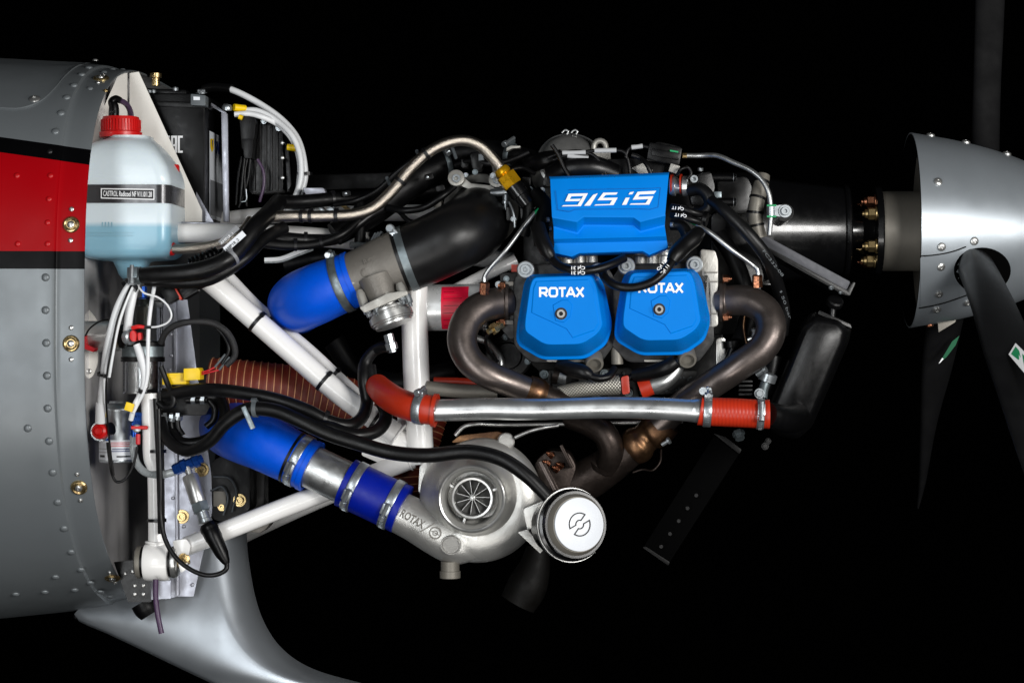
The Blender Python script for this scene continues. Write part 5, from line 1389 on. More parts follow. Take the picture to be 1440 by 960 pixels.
# collector below the charge pipe
ex3 = thing('exhaust_collector', 'dark exhaust collector with gold joint ring below the aluminium pipe', 'exhaust pipe', P(850, 690, .06))
X3 = [(942, 588, .04, 20), (925, 602, .042, 21), (905, 617, .045, 22)]
hose('joint', [(938, 591, .04, 23), (928, 600, .042, 25), (918, 608, .043, 25), (912, 612, .044, 22), (906, 617, .045, 22), (900, 622, .046, 26), (892, 629, .047, 26), (886, 634, .048, 23)], 'exg', parent=ex3, seg=32)
hose('trunk', [(892, 629, .048, 22), (860, 652, .055, 26), (825, 674, .06, 29), (785, 692, .06, 30), (760, 702, .06, 28)], 'exd', parent=ex3, seg=30)
hose('branch', [(800, 585, .05, 17), (830, 596, .035, 18), (852, 612, .025, 18), (859, 635, .03, 18), (852, 660, .045, 17)], 'exd', parent=ex3, seg=26)
m = M(); m.ring([(-.003, .018), (.003, .018), (.003, .0205), (-.003, .0205)], P(849, 655, .045), V((-.3, .4, -.8)), 26); build(m, 'weld_ring', 'exd', ex3, 35)
hose('clip_spring', [(930, 632, .03), (928, 650, .02), (918, 661, .02), (903, 660, .03), (890, 664, .03)], 'exd', 1.4, parent=ex3, seg=8)
m = M(); m.lathe([(0, .003), (.01, .003), (.01, .005), (.013, .005), (.013, 0)], P(931, 625, .02), V((.8, -.3, .5)), 10); build(m, 'clip_bolt', 'zinc', ex3, 30)
# turbine flange with bolts
tf = thing('turbine_flange', 'copper tinted turbine flange and bolts right of the turbocharger', 'flange', P(782, 680, .04))
for k, (px, py, a) in enumerate(((770, 668, .45), (776, 671, .45), (797, 641, .45))):
    m = M(); U = V((math.cos(a + 1.6), 0, -math.sin(a + 1.6) * -1)); U = V((.45, 0, -.89)); W = V((.89, 0, .45))
    m.box(P(px, py, .02), ((.046 if k < 2 else .036), .03, .0042), (U, YA, W)); build(m, 'flange_plate', 'exd' if k != 0 else 'exh', tf, 30, .0008)
m = M(); m.prism([(752, 648), (770, 632), (800, 634), (812, 656), (800, 690), (764, 694), (750, 672)], .028, .09, 8, 3); build(m, 'turbine_housing', 'exd', tf, 40, .006)
for (px, py) in ((771, 652), (784, 660), (776, 640), (790, 655)):
    bolt(tf, 'flange_bolt', 'nut', P(px, py, .026), V((-.7, -.4, .4)), 4.6, 'copper')
hose('oil_line', [(640, 612, .02), (652, 600, .02), (668, 596, .02), (700, 597, .03), (780, 596, .04), (880, 594, .05), (960, 592, .06)], 'steel', 3, cat='oil line', label='thin steel oil line running just below the aluminium charge pipe', seg=10)
hose('oil_line', [(724, 615, .0), (745, 606, .0), (765, 601, .0), (785, 598, .01)], 'steel', 2.6, cat='oil line', label='short thin steel rod rising right of the turbocharger top', seg=10)
MT['dim_steel'] = mat('dimmed_steel', lin(8, 7, 6), 0.6, 0.0, 0.2, 300, 0.3, 30, 0.1, spec=0.15)  # near-black colour carries the weak light on the tail pipe
# exhaust tail pipe far below, almost lost in the dark
tp = M(); path, rad = world([(756, 770, .12, 16), (752, 795, .12, 22), (742, 822, .12, 28), (728, 848, .12, 26)], None, 8)
tp.tube(path, rad, 28, cap=False); tpo = build(tp, 'tail_pipe', 'dim_steel', None, 50); tag(tpo, 'dim brown exhaust outlet hanging below the turbocharger', 'exhaust pipe')

# ---------------- aluminium charge pipe with red silicone ends
cpipe = thing('charge_pipe', 'long bright aluminium charge pipe with red silicone ends across the engine', 'charge pipe', P(800, 590, -.06))
CPP = [(602, 577, -.065, 15), (640, 576, -.065, 15.6), (690, 574.5, -.065, 15.4), (740, 575.5, -.065, 15.4), (790, 574.5, -.065, 15), (850, 573, -.065, 15.2), (920, 574, -.065, 15.6), (972, 577, -.065, 16), (978, 577.3, -.065, 16.8), (984, 577.6, -.065, 16.8), (990, 578, -.065, 15.5)]
hose('pipe', CPP, 'pipe', parent=cpipe, seg=40)
REL = [(530, 542, .02, 17), (540, 552, -.005, 19), (556, 563, -.035, 20), (576, 571, -.055, 20.5), (596, 575, -.063, 21), (613, 577, -.065, 21)]
rl = hose('red_elbow', REL, 'rsil', parent=cpipe, seg=36)
clamp(cpipe, REL, .84, None, .4, 12, (.15, -.35, .95), 'zinc')
c, T, r = at(REL, 1.0); m = M(); m.ring([(-.004, r * .8), (.001, r * .8), (.001, r * 1.13), (-.004, r * 1.13)], c, T, 40); build(m, 'cuff', 'rsil', cpipe, 40)
RER = [(984, 577, -.065, 21), (990, 578, -.065, 20.3), (1035, 580, -.065, 20.3), (1076, 582, -.065, 20.3), (1082, 582, -.065, 20.8)]
hose('red_coupling', RER, 'ribsil', parent=cpipe, seg=40)
clamp(cpipe, RER, .11, None, .4, 11, (-.05, -.3, 1), 'zinc', -1); clamp(cpipe, RER, .87, None, .4, 10, (.05, -.9, .25), 'zinc', 1)
m = M(); c = P(990, 551, -.06); m.lathe([(-.004, .003), (.004, .003), (.0045, .0055), (.009, .0055), (.009, 0)], c, V((-.2, -1, .2)), 10); build(m, 'clamp_screw', 'zinc', cpipe, 30)

# ================================================================ turbocharger
tc_ = thing('turbocharger', 'cast aluminium turbocharger compressor with finned wheel in its open inlet', 'turbocharger', P(672, 790, .02))
TCX, TCY, TY = 667, 697, .015
sp = []
for k in range(0, 56):
    a = math.radians(205 - k * 6.0)                    # clockwise from the tongue over the top to the bottom
    f = k / 55
    rt = 17 + 17 * f
    ro = 74 + 22 * f
    sp.append((TCX + 8 + (ro - rt) * math.cos(a), TCY - (ro - rt) * math.sin(a), TY + .006 - .012 * f, rt))
out = [(634, 757, TY - .004, 34), (610, 745, TY - .003, 32.5), (588, 733, TY, 30.5), (566, 722, TY + .002, 29.5), (548, 712, TY + .003, 29)]
path, rad = world(sp[::2] + [(652, 764, TY - .005, 34)] + out, None, 3)
m = M(); m.tube(path, rad, 36); build(m, 'volute', 'alu', tc_, 60)
m = M(); c = P(TCX, TCY, TY)
m.lathe([(-.03, .058), (-.02, .074), (0, .077), (.012, .074), (.022, .067), (.030, .060), (.036, .0545), (.044, .0505), (.052, .0485), (.055, .0475), (.057, .0455), (.0575, .0435), (.056, .0415), (.053, .0395), (.050, .0378), (.045, .0366), (.01, .0360), (.008, 0)], c, V((.0, -1, 0)), 64)
build(m, 'inlet_housing', 'alu', tc_, 28)
m = M(); m.ring([(.0500, .0380), (.0535, .0405), (.0580, .0430), (.0588, .0450), (.0578, .0468), (.055, .0472), (.050, .041)], c, -YA, 64); build(m, 'machined_lip', 'steel', tc_, 35)
m = M(); m.ring([(.02, .0245), (.043, .0245), (.0455, .0256), (.0458, .0282), (.044, .0298), (.03, .0305), (.02, .0305)], c, -YA, 56); build(m, 'inner_ring', 'steel', tc_, 35)
for a in (150, 250, 20):
    d = V((math.cos(math.radians(a)), 0, math.sin(math.radians(a))))
    m = M(); m.box(c - YA * .034 + d * .0333, (.0075, .012, .0035), (d, YA, d.cross(YA))); build(m, 'strut', 'steel', tc_, 35, .001)
m = M(); m.lathe([(.005, .024), (.012, .015), (.022, .0075), (.032, .0046), (.037, .0042), (.038, .003), (.040, .0028), (.041, 0)], c, -YA, 28); wh = build(m, 'compressor_wheel', 'steel', tc_, 40)
for k in range(11):
    a0 = 2 * math.pi * k / 11
    m = M(); rws = []
    for j in range(5):
        rr_ = .0038 + (.0238 - .0038) * j / 4
        rw = []
        for i in range(5):
            dep = .035 - .022 * i / 4
            a = a0 + .95 * (i / 4) ** 1.1
            rw.append(c - YA * dep + V((math.cos(a), 0, math.sin(a))) * rr_)
        rws.append(rw)
    m.grid(rws)
    off = [[p + (p - c).cross(YA).normalized() * .0007 for p in rw] for rw in rws]
    m.grid(off, True)
    m.grid([[rws[j][0] for j in range(5)], [off[j][0] for j in range(5)]])
    build(m, 'blade', 'steel', wh, 50)
bolt(wh, 'wheel_nut', 'hex', c - YA * .038, -YA, 2.8, 'steel')
# casting details
m = M(); m.prism([(634, 622), (646, 612), (700, 606), (712, 612), (718, 622), (690, 622)], .02, .05, 3, 2); build(m, 'flange_plate', 'exg', tc_, 35, .001)
m = M(); m.lathe([(0, .012), (.010, .012), (.012, .010), (.012, 0)], P(712, 622, .018), V((0, -1, .3)), 22); build(m, 'boss', 'alu', tc_, 35)
m = M(); m.lathe([(-.02, .0125), (.0, .0125), (.001, .0115), (.001, 0)], P(634, 766, -.025), V((-.1, -1, -.35)), 26); build(m, 'round_boss', 'alu', tc_, 35)
m = M(); m.ring([(-.001, .0122), (.0018, .0126), (.0018, .014), (-.001, .0145)], P(634, 766, -.025), V((-.1, -1, -.35)), 26); build(m, 'boss_rim', 'alu', tc_, 35)
# embossed name on the outlet
U = (P(608, 748, 0) - P(560, 722, 0)).normalized(); W = V((-U.z, 0, U.x))
text(tc_, 'ROTAX', P(561, 725, -.0131), U - YA * .16, W + YA * .30, .0115, 'alud', length=.037, depth=.0016, bold=.015)
m = M(); m.box(P(601, 741, -.0205), (.0012, .002, .024), ((U * .86 - W * .5).normalized(), YA, (W * .86 + U * .5).normalized())); build(m, 'slash_mark', 'alud', tc_, 30)
m = M(); cm = P(612, 749, -.0212); nn = V((-.15, -1, .05))
m.ring([(-.002, .0072), (.0014, .0072), (.0014, .0088), (-.002, .0088)], cm, nn, 26)
m.ring([(-.002, .0028), (.0014, .0028), (.0014, .0038), (-.002, .0038)], cm, nn, 18)
m.box(cm + nn.normalized() * .0008, (.012, .001, .0012), (U, YA, W)); build(m, 'round_emblem', 'alud', tc_, 30)
m = M(); m.lathe([(0, .007), (.008, .007), (.009, .013), (.022, .013), (.0225, .0145), (.032, .0145), (.033, .012), (.033, 0)], P(633, 780, .0), V((0, 0, -1)), 26); build(m, 'drain_union', 'spacer', tc_, 30)
m = M(); m.prism([(590, 655), (605, 640), (610, 680), (598, 705), (588, 690)], .03, .04, 3, 2); build(m, 'side_flange', 'alu', tc_, 35, .001)
m = M(); m.prism([(728, 748), (742, 744), (764, 772), (760, 778)], -.03, -.022, 1, 2); build(m, 'bracket_rib', 'alu', tc_, 35, .001)
m = M(); m.prism([(735, 715), (768, 702), (760, 730), (742, 748)], -.02, .0, 3, 2); build(m, 'bracket', 'alu', tc_, 35, .002)

# ---------------- wastegate actuator
wa = thing('wastegate_actuator', 'round wastegate actuator with white cap and black emblem', 'actuator', P(800, 790, -.05))
ad = V((.43, -.88, .10)).normalized(); c0 = P(815, 737, -.125)
m = M(); m.lathe([(-.075, .030), (-.072, .040), (-.036, .0455), (-.034, .049), (-.030, .0495), (-.029, .0475), (-.027, .0475), (-.026, .0495), (-.022, .0495), (-.020, .0465), (-.012, .0455)], c0, ad, 56); build(m, 'canister', 'gloss', wa, 30)
m = M(); m.ring([(-.031, .0480), (-.031, .0508), (-.0285, .0512), (-.026, .0508), (-.026, .048)], c0, ad, 56); build(m, 'crimp_rim', 'steel', wa, 40)
m = M(); m.lathe([(-.026, .046), (-.022, .0445), (-.010, .0415), (-.006, .0385), (-.004, .0375), (-.004, 0)], c0, ad, 56); build(m, 'dome', 'spacer', wa, 40)
m = M(); m.lathe([(-.004, .0362), (-.0005, .0362), (0.0, .0355), (0.0, 0)], c0, ad, 56); capo = build(m, 'white_cap', 'label_w', wa, 40)
hx = (XA - ad * ad.x).normalized(); hz = ad.cross(hx) * -1
if hz.z < 0: hz = -hz
def oncap(x, y, d): return c0 + hx * x + hz * y + ad * (d + .0003)
def arc(r, a0, a1, n=14): return [(r * math.cos(math.radians(a0 + (a1 - a0) * k / n)), r * math.sin(math.radians(a0 + (a1 - a0) * k / n))) for k in range(n + 1)]
m = M()
tk = .0017
ua = arc(.0155, 60, 202); ub = arc(.0155, 240, 382)
strokes(m, [ua + arc(.0058, 190, 72, 8) + [ua[0]]], tk, oncap, depth=.0004)
strokes(m, [ub + arc(.0058, 10, -108, 8) + [ub[0]]], tk, oncap, depth=.0004)
build(m, 'emblem', 'ink_k', capo, None, recalc=False)
m = M(); m.lathe([(0, .005), (.018, .005)], P(782, 712, -.10), V((.3, 0, -1)), 14); build(m, 'hose_nipple', 'zinc', wa, 30)

# ================================================================ top of the engine
pn = thing('intake_plenum', 'black intake plenum with polished domed end cap on top of engine', 'plenum', P(850, 250, .2))
m = M(); m.prism([(760, 262), (772, 234), (800, 226), (900, 222), (945, 232), (960, 262)], .06, .34, 8, 3); build(m, 'box', 'plastic', pn, 40, .006)
m = M(); m.lathe([(-.05, .047), (-.012, .047), (-.010, .044), (0, .042), (.010, .037), (.016, .028), (.019, .015), (.020, 0)], P(803, 226, .10), V((.28, -.80, .40)), 44); build(m, 'polished_dome', 'steel', pn, 40)
m = M(); m.ring([(-.006, .0465), (.004, .0465), (.004, .0485), (-.006, .0485)], P(802, 228, .112), V((.05, -.75, .45)), 44); rg_ = build(m, 'band_clamp', 'tubealu', pn, 40)
m = M(); m.ring([(-.004, .0485), (.002, .0485), (.002, .0500), (-.004, .0500)], P(786, 236, .18), V((-.35, -.45, .45)), 44); build(m, 'band_clamp', 'tubealu', pn, 40)
for px in (795, 808): hose('band_hook', [(px - 5, 187, .12), (px, 183, .12), (px + 4, 185, .12), (px + 2, 189, .12)], 'tubealu', 1.6, parent=pn, seg=8)
hose('runner', [(775, 250, .06, 16), (800, 238, .05, 17), (835, 236, .05, 17), (865, 246, .06, 15)], 'satin', parent=pn, seg=20)
hose('side_pipe', [(745, 232, .1, 11), (765, 226, .08, 13), (790, 222, .08, 12)], 'plastic', parent=pn, seg=18)
m = M(); m.prism([(886, 236), (905, 228), (920, 240), (905, 250)], .06, .09, 3, 2); build(m, 'bright_lug', 'head', pn, 35, .001)

le = M(); a = [P(834, 228, .1), P(834, 208, .1)]
path = [P(835, 232, .1)] + [P(843.5 - 8.5 * math.cos(math.radians(t)), 207 - 9 * math.sin(math.radians(t)), .1) for t in range(0, 181, 20)] + [P(852, 232, .1)]
le.tube(path, .0042, 14); le.box(P(846, 222, .098), (.026, .008, .018))
o = build(le, 'lifting_eye', 'head', None, 50); tag(o, 'pale cast lifting eye loop on top of the plenum', 'lifting eye')

G = 'labelled wires across the plenum top'
def lwire(label, pts, r, seg0, seg1, mk='grey'):
    o = hose('sensor_wire', [(a, b, .04) for a, b in pts], 'rubber', r, cat='wire', label=label, group=G, seg=10)
    c0_, T0, _ = at([(a, b, .04) for a, b in pts], seg0, r); c1_, T1, _ = at([(a, b, .04) for a, b in pts], seg1, r)
    mm = M(); mm.tube([c0_, c1_], r * S(.04) * 1.3, 12); build(mm, 'marker_sleeve', 'ink_g', o, 40)
    return o
lwire('wire with pale marker sleeve left of the lifting eye, above another', [(770, 222), (786, 216), (815, 213), (834, 218), (845, 230), (852, 246)], 2.6, .22, .55)
lwire('lower wire with pale marker sleeve left of the lifting eye', [(778, 225), (796, 219), (826, 222), (842, 234), (848, 248)], 2.6, .25, .6)
lwire('wire with pale marker sleeve crossing under the lifting eye', [(820, 214), (835, 212), (862, 211), (878, 214), (884, 228), (886, 244)], 2.6, .18, .52)
lwire('wire with pale marker sleeve leading to the black top connector', [(880, 222), (884, 210), (898, 205), (912, 207)], 2.6, .42, .8)
hose('sensor_wire', [(776, 204, .03), (784, 216, .03), (792, 234, .03), (800, 248, .03)], 'rubber', 3, cat='wire', label='black wire crossing diagonally in front of the polished dome', seg=10)
hose('sensor_wire', [(888, 218, .03), (900, 222, .03), (910, 232, .02), (916, 246, .02)], 'rubber', 3.4, cat='wire', label='black wire bending down behind the coil cover corner', seg=10)
tcn = thing('top_connector', 'black plastic plug block with green latch on top of the engine', 'connector', P(935, 236, .06))
U = V((.97, 0, -.17)).normalized(); W = V((.17, 0, .97)).normalized()
m = M(); m.box(P(934, 218, .06), (.048, .04, .026), (U, YA, W)); build(m, 'housing', 'plastic', tcn, 40, .003)
m = M(); m.box(P(936, 217, .037), (.040, .006, .010), (U, YA, W)); build(m, 'front_step', 'plastic', tcn, 40, .0015)
m = M(); m.prism([(910, 205), (926, 199), (945, 203), (958, 207), (958, 212), (912, 212)], .05, .09, 2, 2); build(m, 'lid', 'plastic', tcn, 40, .0015)
m = M(); m.box(P(948, 213, .036), (.012, .003, .0022), (U, YA, W)); build(m, 'green_latch', 'green', tcn, 30)
hose('steel_line', [(962, 219, .05), (984, 219, .05), (1008, 219, .04), (1030, 228, .03), (1056, 240, .02), (1072, 254, .015), (1081, 272, .012), (1084, 300, .012), (1082, 330, .015)], 'tubealu', 3.6, cat='fuel line', label='thin steel line bending from top connector down in front of gearbox', seg=12)
m = M(); m.lathe([(0, .004), (.006, .004)], P(960, 219, .05), XA, 8); o = build(m, 'brass_ferrule', 'brass', None, 30); tag(o, 'tiny brass ferrule at the steel line beside black top connector', 'ferrule')

# fuel rail fittings right of the coil cover
fr_ = thing('fuel_rail', 'silver and black fuel rail fittings right of the coil cover', 'fuel rail', P(965, 275, .06))
m = M(); m.lathe([(0, .012), (.004, .014), (.008, .014), (.009, .011), (.018, .011), (.019, .0145), (.026, .0145), (.026, 0)], P(942, 262, .05), V((1, -.15, 0)), 24); build(m, 'union', 'steel', fr_, 30)
for k, px in enumerate((945, 958)):
    m = M(); m.ring([(-.0012, .0125), (.0012, .0125), (.0012, .0145), (-.0012, .0145)], P(px, 259, .048), V((1, -.15, 0)), 24); build(m, 'red_seal', 'rsil', fr_, 30)
m = M(); m.prism([(966, 248), (1000, 240), (1006, 262), (1000, 290), (972, 288)], .06, .11, 4, 2); build(m, 'black_block', 'satin', fr_, 35, .003)
pbolt(fr_, 'cap_screw', 'socket', 976, 252, .055, 5.5, 'zinc'); pbolt(fr_, 'cap_screw', 'socket', 985, 240, .07, 4, 'zinc', (0, -.3, 1))
for py in (250, 284):
    m = M(); m.lathe([(0, .006), (.05, .0058), (.051, .0045), (.051, 0)], P(985, py, .07), V((1, 0, 0)), 16); build(m, 'stud', 'plastic', fr_, 30)
    bolt(fr_, 'stud_nut', 'hex', P(1031, py, .07), XA, 5, 'zinc')
m = M(); m.box(P(1009, 274, .06), (.011, .01, .009)); build(m, 'nut_plate', 'zincd', fr_, 30, .001)
m = M(); m.box(P(948, 238, .05), (.014, .02, .012), (V((.95, 0, -.3)), YA, V((.3, 0, .95)))); build(m, 'bright_tab', 'head', fr_, 30, .001)
hose('wire_curl', [(952, 246, .03), (958, 238, .025), (968, 236, .03), (972, 244, .03), (966, 252, .03)], 'rubber', 2.4, parent=fr_, seg=8)
hose('coolant_hose', [(970, 268, .04, 9), (985, 266, .03, 9), (996, 276, .025, 9), (998, 290, .025, 9), (988, 298, .03, 9), (978, 298, .035, 9)], 'rubber', cat='hose', label='short black hose curling right of the fuel rail fittings', seg=16)
hose('coolant_hose', [(944, 316, .03, 8), (958, 318, .025, 8), (966, 330, .02, 9), (966, 345, .02, 9)], 'satin', cat='hose', label='small glossy black elbow right of the coil cover lower corner', seg=16)
bp_ = thing('coil_plug', 'black plug with ribs below the printed leads right of coil cover', 'plug', P(988, 315, .03))
m = M(); m.lathe([(0, .007), (.006, .009), (.014, .009), (.016, .0115), (.022, .0115), (.022, 0)], P(974, 304, .025), V((1, -.2, -.25)), 20); build(m, 'barrel', 'plastic', bp_, 30)
HZ = [(1000, 282, .02, 7.5), (1016, 294, .0, 9), (1042, 318, -.01, 9.5), (1062, 340, -.01, 9.5), (1078, 362, .0, 9.5), (1088, 385, .02, 9.5), (1096, 410, .05, 9.5), (1102, 440, .07, 9.5), (1100, 470, .08, 9)]
hz_ = hose('oil_hose', HZ, 'rubber_big', cat='hose', label='black printed oil hose curving down past the right exhaust bend', seg=18)
for t_, s_ in ((.10, 'AEROQUIP 303'), (.42, 'FC332-08'), (.72, '4 50 bar')):
    c, T, r = at(HZ, t_)
    text(hz_, s_, c + V((0, -r - .0004, 0)) - V((-T.z, 0, T.x)) * .001, V((T.x, 0, T.z)), V((-T.z, 0, T.x)), .0038, 'grey', length=.045)
CO = [(1074, 246, .05, 9), (1070, 262, .045, 11), (1064, 285, .04, 11), (1062, 310, .04, 11), (1068, 335, .04, 11)]
coh = hose('banded_hose', CO, 'spacer', cat='hose', label='grey hose wrapped with bands in front of black gearbox', seg=20)
for t_ in (.12, .38, .6, .8):
    c, T, r = at(CO, t_); m = M(); m.ring([(-.0018, r), (.0018, r), (.0018, r + .0009), (-.0018, r + .0009)], c, T, 24); build(m, 'band', 'rubber', coh, 35)
pc_ = thing('line_clip', 'p-clip with bolt and green liner holding steel line on the gearbox', 'clip', P(1095, 297, .0))
m = M(); m.prism([(1082, 290), (1100, 288), (1110, 290), (1113, 297), (1110, 304), (1100, 305), (1082, 303)], .012, .0145, 3, 3); build(m, 'strap', 'zinc', pc_, 30)
m = M(); m.ring([(-.0075, .004), (.0075, .004), (.0075, .006), (-.0075, .006)], P(1084, 297, .012), ZA, 18); build(m, 'loop', 'zinc', pc_, 30)
for py in (289, 304.5):
    m = M(); m.box(P(1085, py, .006), (.013, .004, .0025)); build(m, 'green_liner', 'green', pc_, 30)
pbolt(pc_, 'clip_bolt', 'washer', 1104, 297, .011, 6, 'zinc')
m = M(); m.lathe([(0, .0125), (.14, .0125)], P(1104, 299, .013), YA, 18); build(m, 'spacer_post', 'gloss', pc_, 30)

# ================================================================ gearbox, propeller flange, spinner and blades
PY = 325; PD = .32
gb = thing('gearbox', 'glossy black propeller gearbox tapering towards the spinner', 'gearbox', P(1090, 400, PD))
gx = lambda px: P(px, PY, PD)
sc_ = S(PD)
def glathe(pr, name, mt, parent, seg=72, smooth=30):
    m = M(); x0 = gx(1000)
    m.lathe([((px - 1000) * sc_, r * sc_) for px, r in pr], V((x0.x, PD, x0.z)), XA, seg); return build(m, name, mt, parent, smooth)
glathe([(960, 60), (985, 78), (1000, 82), (1060, 82), (1068, 80)], 'rear_housing', 'satin', gb)
glathe([(1062, 82), (1070, 77), (1078, 75), (1100, 71), (1140, 66), (1175, 62.5), (1184, 62), (1186, 64.5), (1189, 65.5), (1192, 64), (1194, 60), (1195, 45)], 'nose_cone', 'gloss', gb)
for py, dx in ((PY, 0),):
    for k in range(6):
        a = math.radians(k * 60 + 15); d = V((0, math.cos(a), math.sin(a)))
        m = M(); m.box(V((gx(1070).x, PD, gx(1070).z)) + d * .083, (.03, .014, .012), (XA, d.cross(XA), d)); build(m, 'rib', 'gloss', gb, 35, .003)
m = M(); m.prism([(1008, 252), (1050, 248), (1058, 262), (1050, 300), (1010, 300)], .14, .22, 6, 3); build(m, 'side_cover', 'satin', gb, 35, .004)
m = M(); m.prism([(1000, 300), (1020, 296), (1060, 330), (1075, 390), (1050, 470), (1000, 470)], .12, .3, 8, 3); build(m, 'lower_case', 'satin', gb, 35, .006)
ps_ = thing('propeller_shaft', 'dark propeller shaft flange with ring of gold nuts behind the spinner', 'propeller shaft', P(1215, 385, PD))
glathe([(1190, 26), (1206, 24), (1212, 24), (1218, 34), (1226, 40)], 'shaft', 'gloss', ps_)
glathe([(1226, 44), (1229, 62), (1236, 63), (1238, 62)], 'flange', 'gloss', ps_)
fcx = V((gx(1227).x, PD, gx(1227).z))
for ang, mt_n in ((52, 'copper'), (26, 'brass'), (-27, 'brass'), (-58, 'brass'), (128, 'copper'), (154, 'brass'), (-153, 'brass'), (-122, 'copper')):
    a = math.radians(ang); d = V((0, -math.cos(a), math.sin(a)))
    bolt(ps_, 'flange_nut', 'nut', fcx + d * .055, -XA, 9.4, mt_n)
glathe([(1238, 56), (1240, 56), (1300, 56)], 'spacer', 'spacer', ps_)

prp = thing('propeller', 'propeller with silver cone spinner and black blades at the right edge', 'propeller', P(1300, 460, PD))
prof = [(1278, 136.5), (1279, 137), (1300, 133.5), (1330, 128.5), (1365, 121), (1400, 111.5), (1430, 101), (1465, 86), (1500, 67), (1530, 44), (1545, 24), (1550, 0)]
inner = [(1279, 135), (1300, 131.5), (1330, 126)]
SC = PY - 1
x0 = V((P(1278, SC, PD).x, PD, P(1278, SC, PD).z))
m = M(); m.lathe([((a - 1278) * sc_, b * sc_) for a, b in (inner[::-1] + cr(prof[1:], 4))][1:], x0, XA, 128)
# open rear: drop the back cap
m.f = [f for f in m.f if len(f) <= 4]
spn = build(m, 'spinner', 'spinner', prp, 40)
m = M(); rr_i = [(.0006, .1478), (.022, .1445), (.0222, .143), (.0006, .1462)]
m.ring(rr_i, x0, XA, 96); build(m, 'inner_shade', 'deadblack', prp, 40)  # added dark ring, stands in for shade inside the spinner rim
m = M(); m.lathe([(.02, .056 * 1.0), (.022, .1405), (.0245, .1405), (.0245, .05)], x0, XA, 64); m.f = [f for f in m.f if len(f) <= 4]; build(m, 'backplate', 'spacer', spn, 35)
def rad_at(px):
    for (a, b), (c, d) in zip(prof[1:], prof[2:]):
        if a <= px <= c: return (b + (d - b) * (px - a) / (c - a))
def spin_pt(px, py, off=0):
    """point of the spinner skin seen at px, py"""
    y = PD - .13
    for _ in range(30):
        p = P(px, py, y); apx = 1278 + (p.x - x0.x) / sc_
        r = rad_at(max(1279, min(1549, apx))) * sc_
        dz = max(-r * .9999, min(r * .9999, p.z - x0.z))
        y = .5 * y + .5 * (PD - math.sqrt(r * r - dz * dz))
    p = P(px, py, y); n = V((.2, p.y - PD, p.z - x0.z)); n = V((.22 * math.hypot(n.y, n.z), n.y, n.z)).normalized()
    return p + n * off, n
for (px, py) in [(1319, 256), (1324, 347), (1370, 339), (1323, 375), (1320, 413), (1317, 435), (1361, 425)]:
    p, n = spin_pt(px, py); bolt(spn, 'spinner_screw', 'pan', p, n, 6.6, 'steel')
for (px, a) in ((1306, 82), (1355, 80), (1412, 78)):
    r = rad_at(px) * sc_; d = V((.15, -math.cos(math.radians(a)), math.sin(math.radians(a))))
    bolt(spn, 'spinner_screw', 'pan', V((x0.x + (px - 1278) * sc_, PD, x0.z)) + V((0, d.y, d.z)) * r, d, 7, 'steel')
p, n = spin_pt(1307, 457); bolt(spn, 'spinner_screw', 'pan', p, n, 6.2, 'copper')
# seams of the blade cut-out plate
for pts in ([(1294, 360), (1310, 359), (1330, 356), (1345, 352), (1358, 347)], [(1292, 433), (1310, 430), (1330, 425), (1345, 420), (1362, 414)]):
    pp = [spin_pt(a, b, .0003)[0] for a, b in cr(pts, 5)]
    pp = [p + V((.0, -.0012, 0)) for p in pp]
    m = M(); m.tube(pp, .0010, 8); build(m, 'plate_seam', 'rubber', spn, 40)
# slightly proud plate between the seams
rowsP = []
for t in [0, .15, .3, .45, .6, .75, .9, 1]:
    rowsP.append([spin_pt(px, (361.5 - (px - 1294) * .2 + .8) * (1 - t) + (432 - (px - 1294) * .27 - .8) * t, .0012)[0] for px in range(1294, 1352, 6)])
m = M(); m.grid(rowsP); build(m, 'filler_plate', 'spinner', spn, 40)
# black patch on the skin, painted as the shade inside the blade opening
def ell(cx, cy, rx, ry, rot, n=40):
    o_ = []
    for k in range(n):
        a = 2 * math.pi * k / n; x = rx * math.cos(a); y = ry * math.sin(a)
        o_.append((cx + x * math.cos(rot) - y * math.sin(rot), cy + x * math.sin(rot) + y * math.cos(rot)))
    return o_
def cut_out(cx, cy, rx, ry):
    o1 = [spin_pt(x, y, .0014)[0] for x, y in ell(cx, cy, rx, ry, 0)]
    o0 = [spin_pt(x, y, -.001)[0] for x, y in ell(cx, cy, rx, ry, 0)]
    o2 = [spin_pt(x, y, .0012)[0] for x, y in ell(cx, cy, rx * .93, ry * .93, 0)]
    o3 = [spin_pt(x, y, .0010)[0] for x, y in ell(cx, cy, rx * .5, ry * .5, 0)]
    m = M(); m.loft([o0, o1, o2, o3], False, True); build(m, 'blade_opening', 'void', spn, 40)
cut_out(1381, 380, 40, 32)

# blades: root point and axis, chord and twist lofted
def blade(label, stations, stick=None):
    """stations: (px, py, depth, half chord px, half thickness px, chord direction (x,y,z))"""
    m = M(); loops = []
    q = cr([tuple(s[:5]) + tuple(s[5]) for s in stations], 6)
    for i, s in enumerate(q):
        c = P(s[0], s[1], s[2]); nx = q[min(i + 1, len(q) - 1)]; pv = q[max(i - 1, 0)]
        T = (P(nx[0], nx[1], nx[2]) - P(pv[0], pv[1], pv[2])).normalized()
        ch = V(s[5:8]); ch = (ch - T * ch.dot(T)).normalized(); th = T.cross(ch)
        k = S(s[2]); lp = []
        for a in range(28):
            t = 2 * math.pi * a / 28
            x = math.cos(t); y = math.sin(t) * (1 - .25 * x)
            lp.append(c + ch * s[3] * k * x + th * s[4] * k * y)
        loops.append(lp)
    m.loft(loops); return build(m, 'blade', 'blade', prp, 60, label=label)
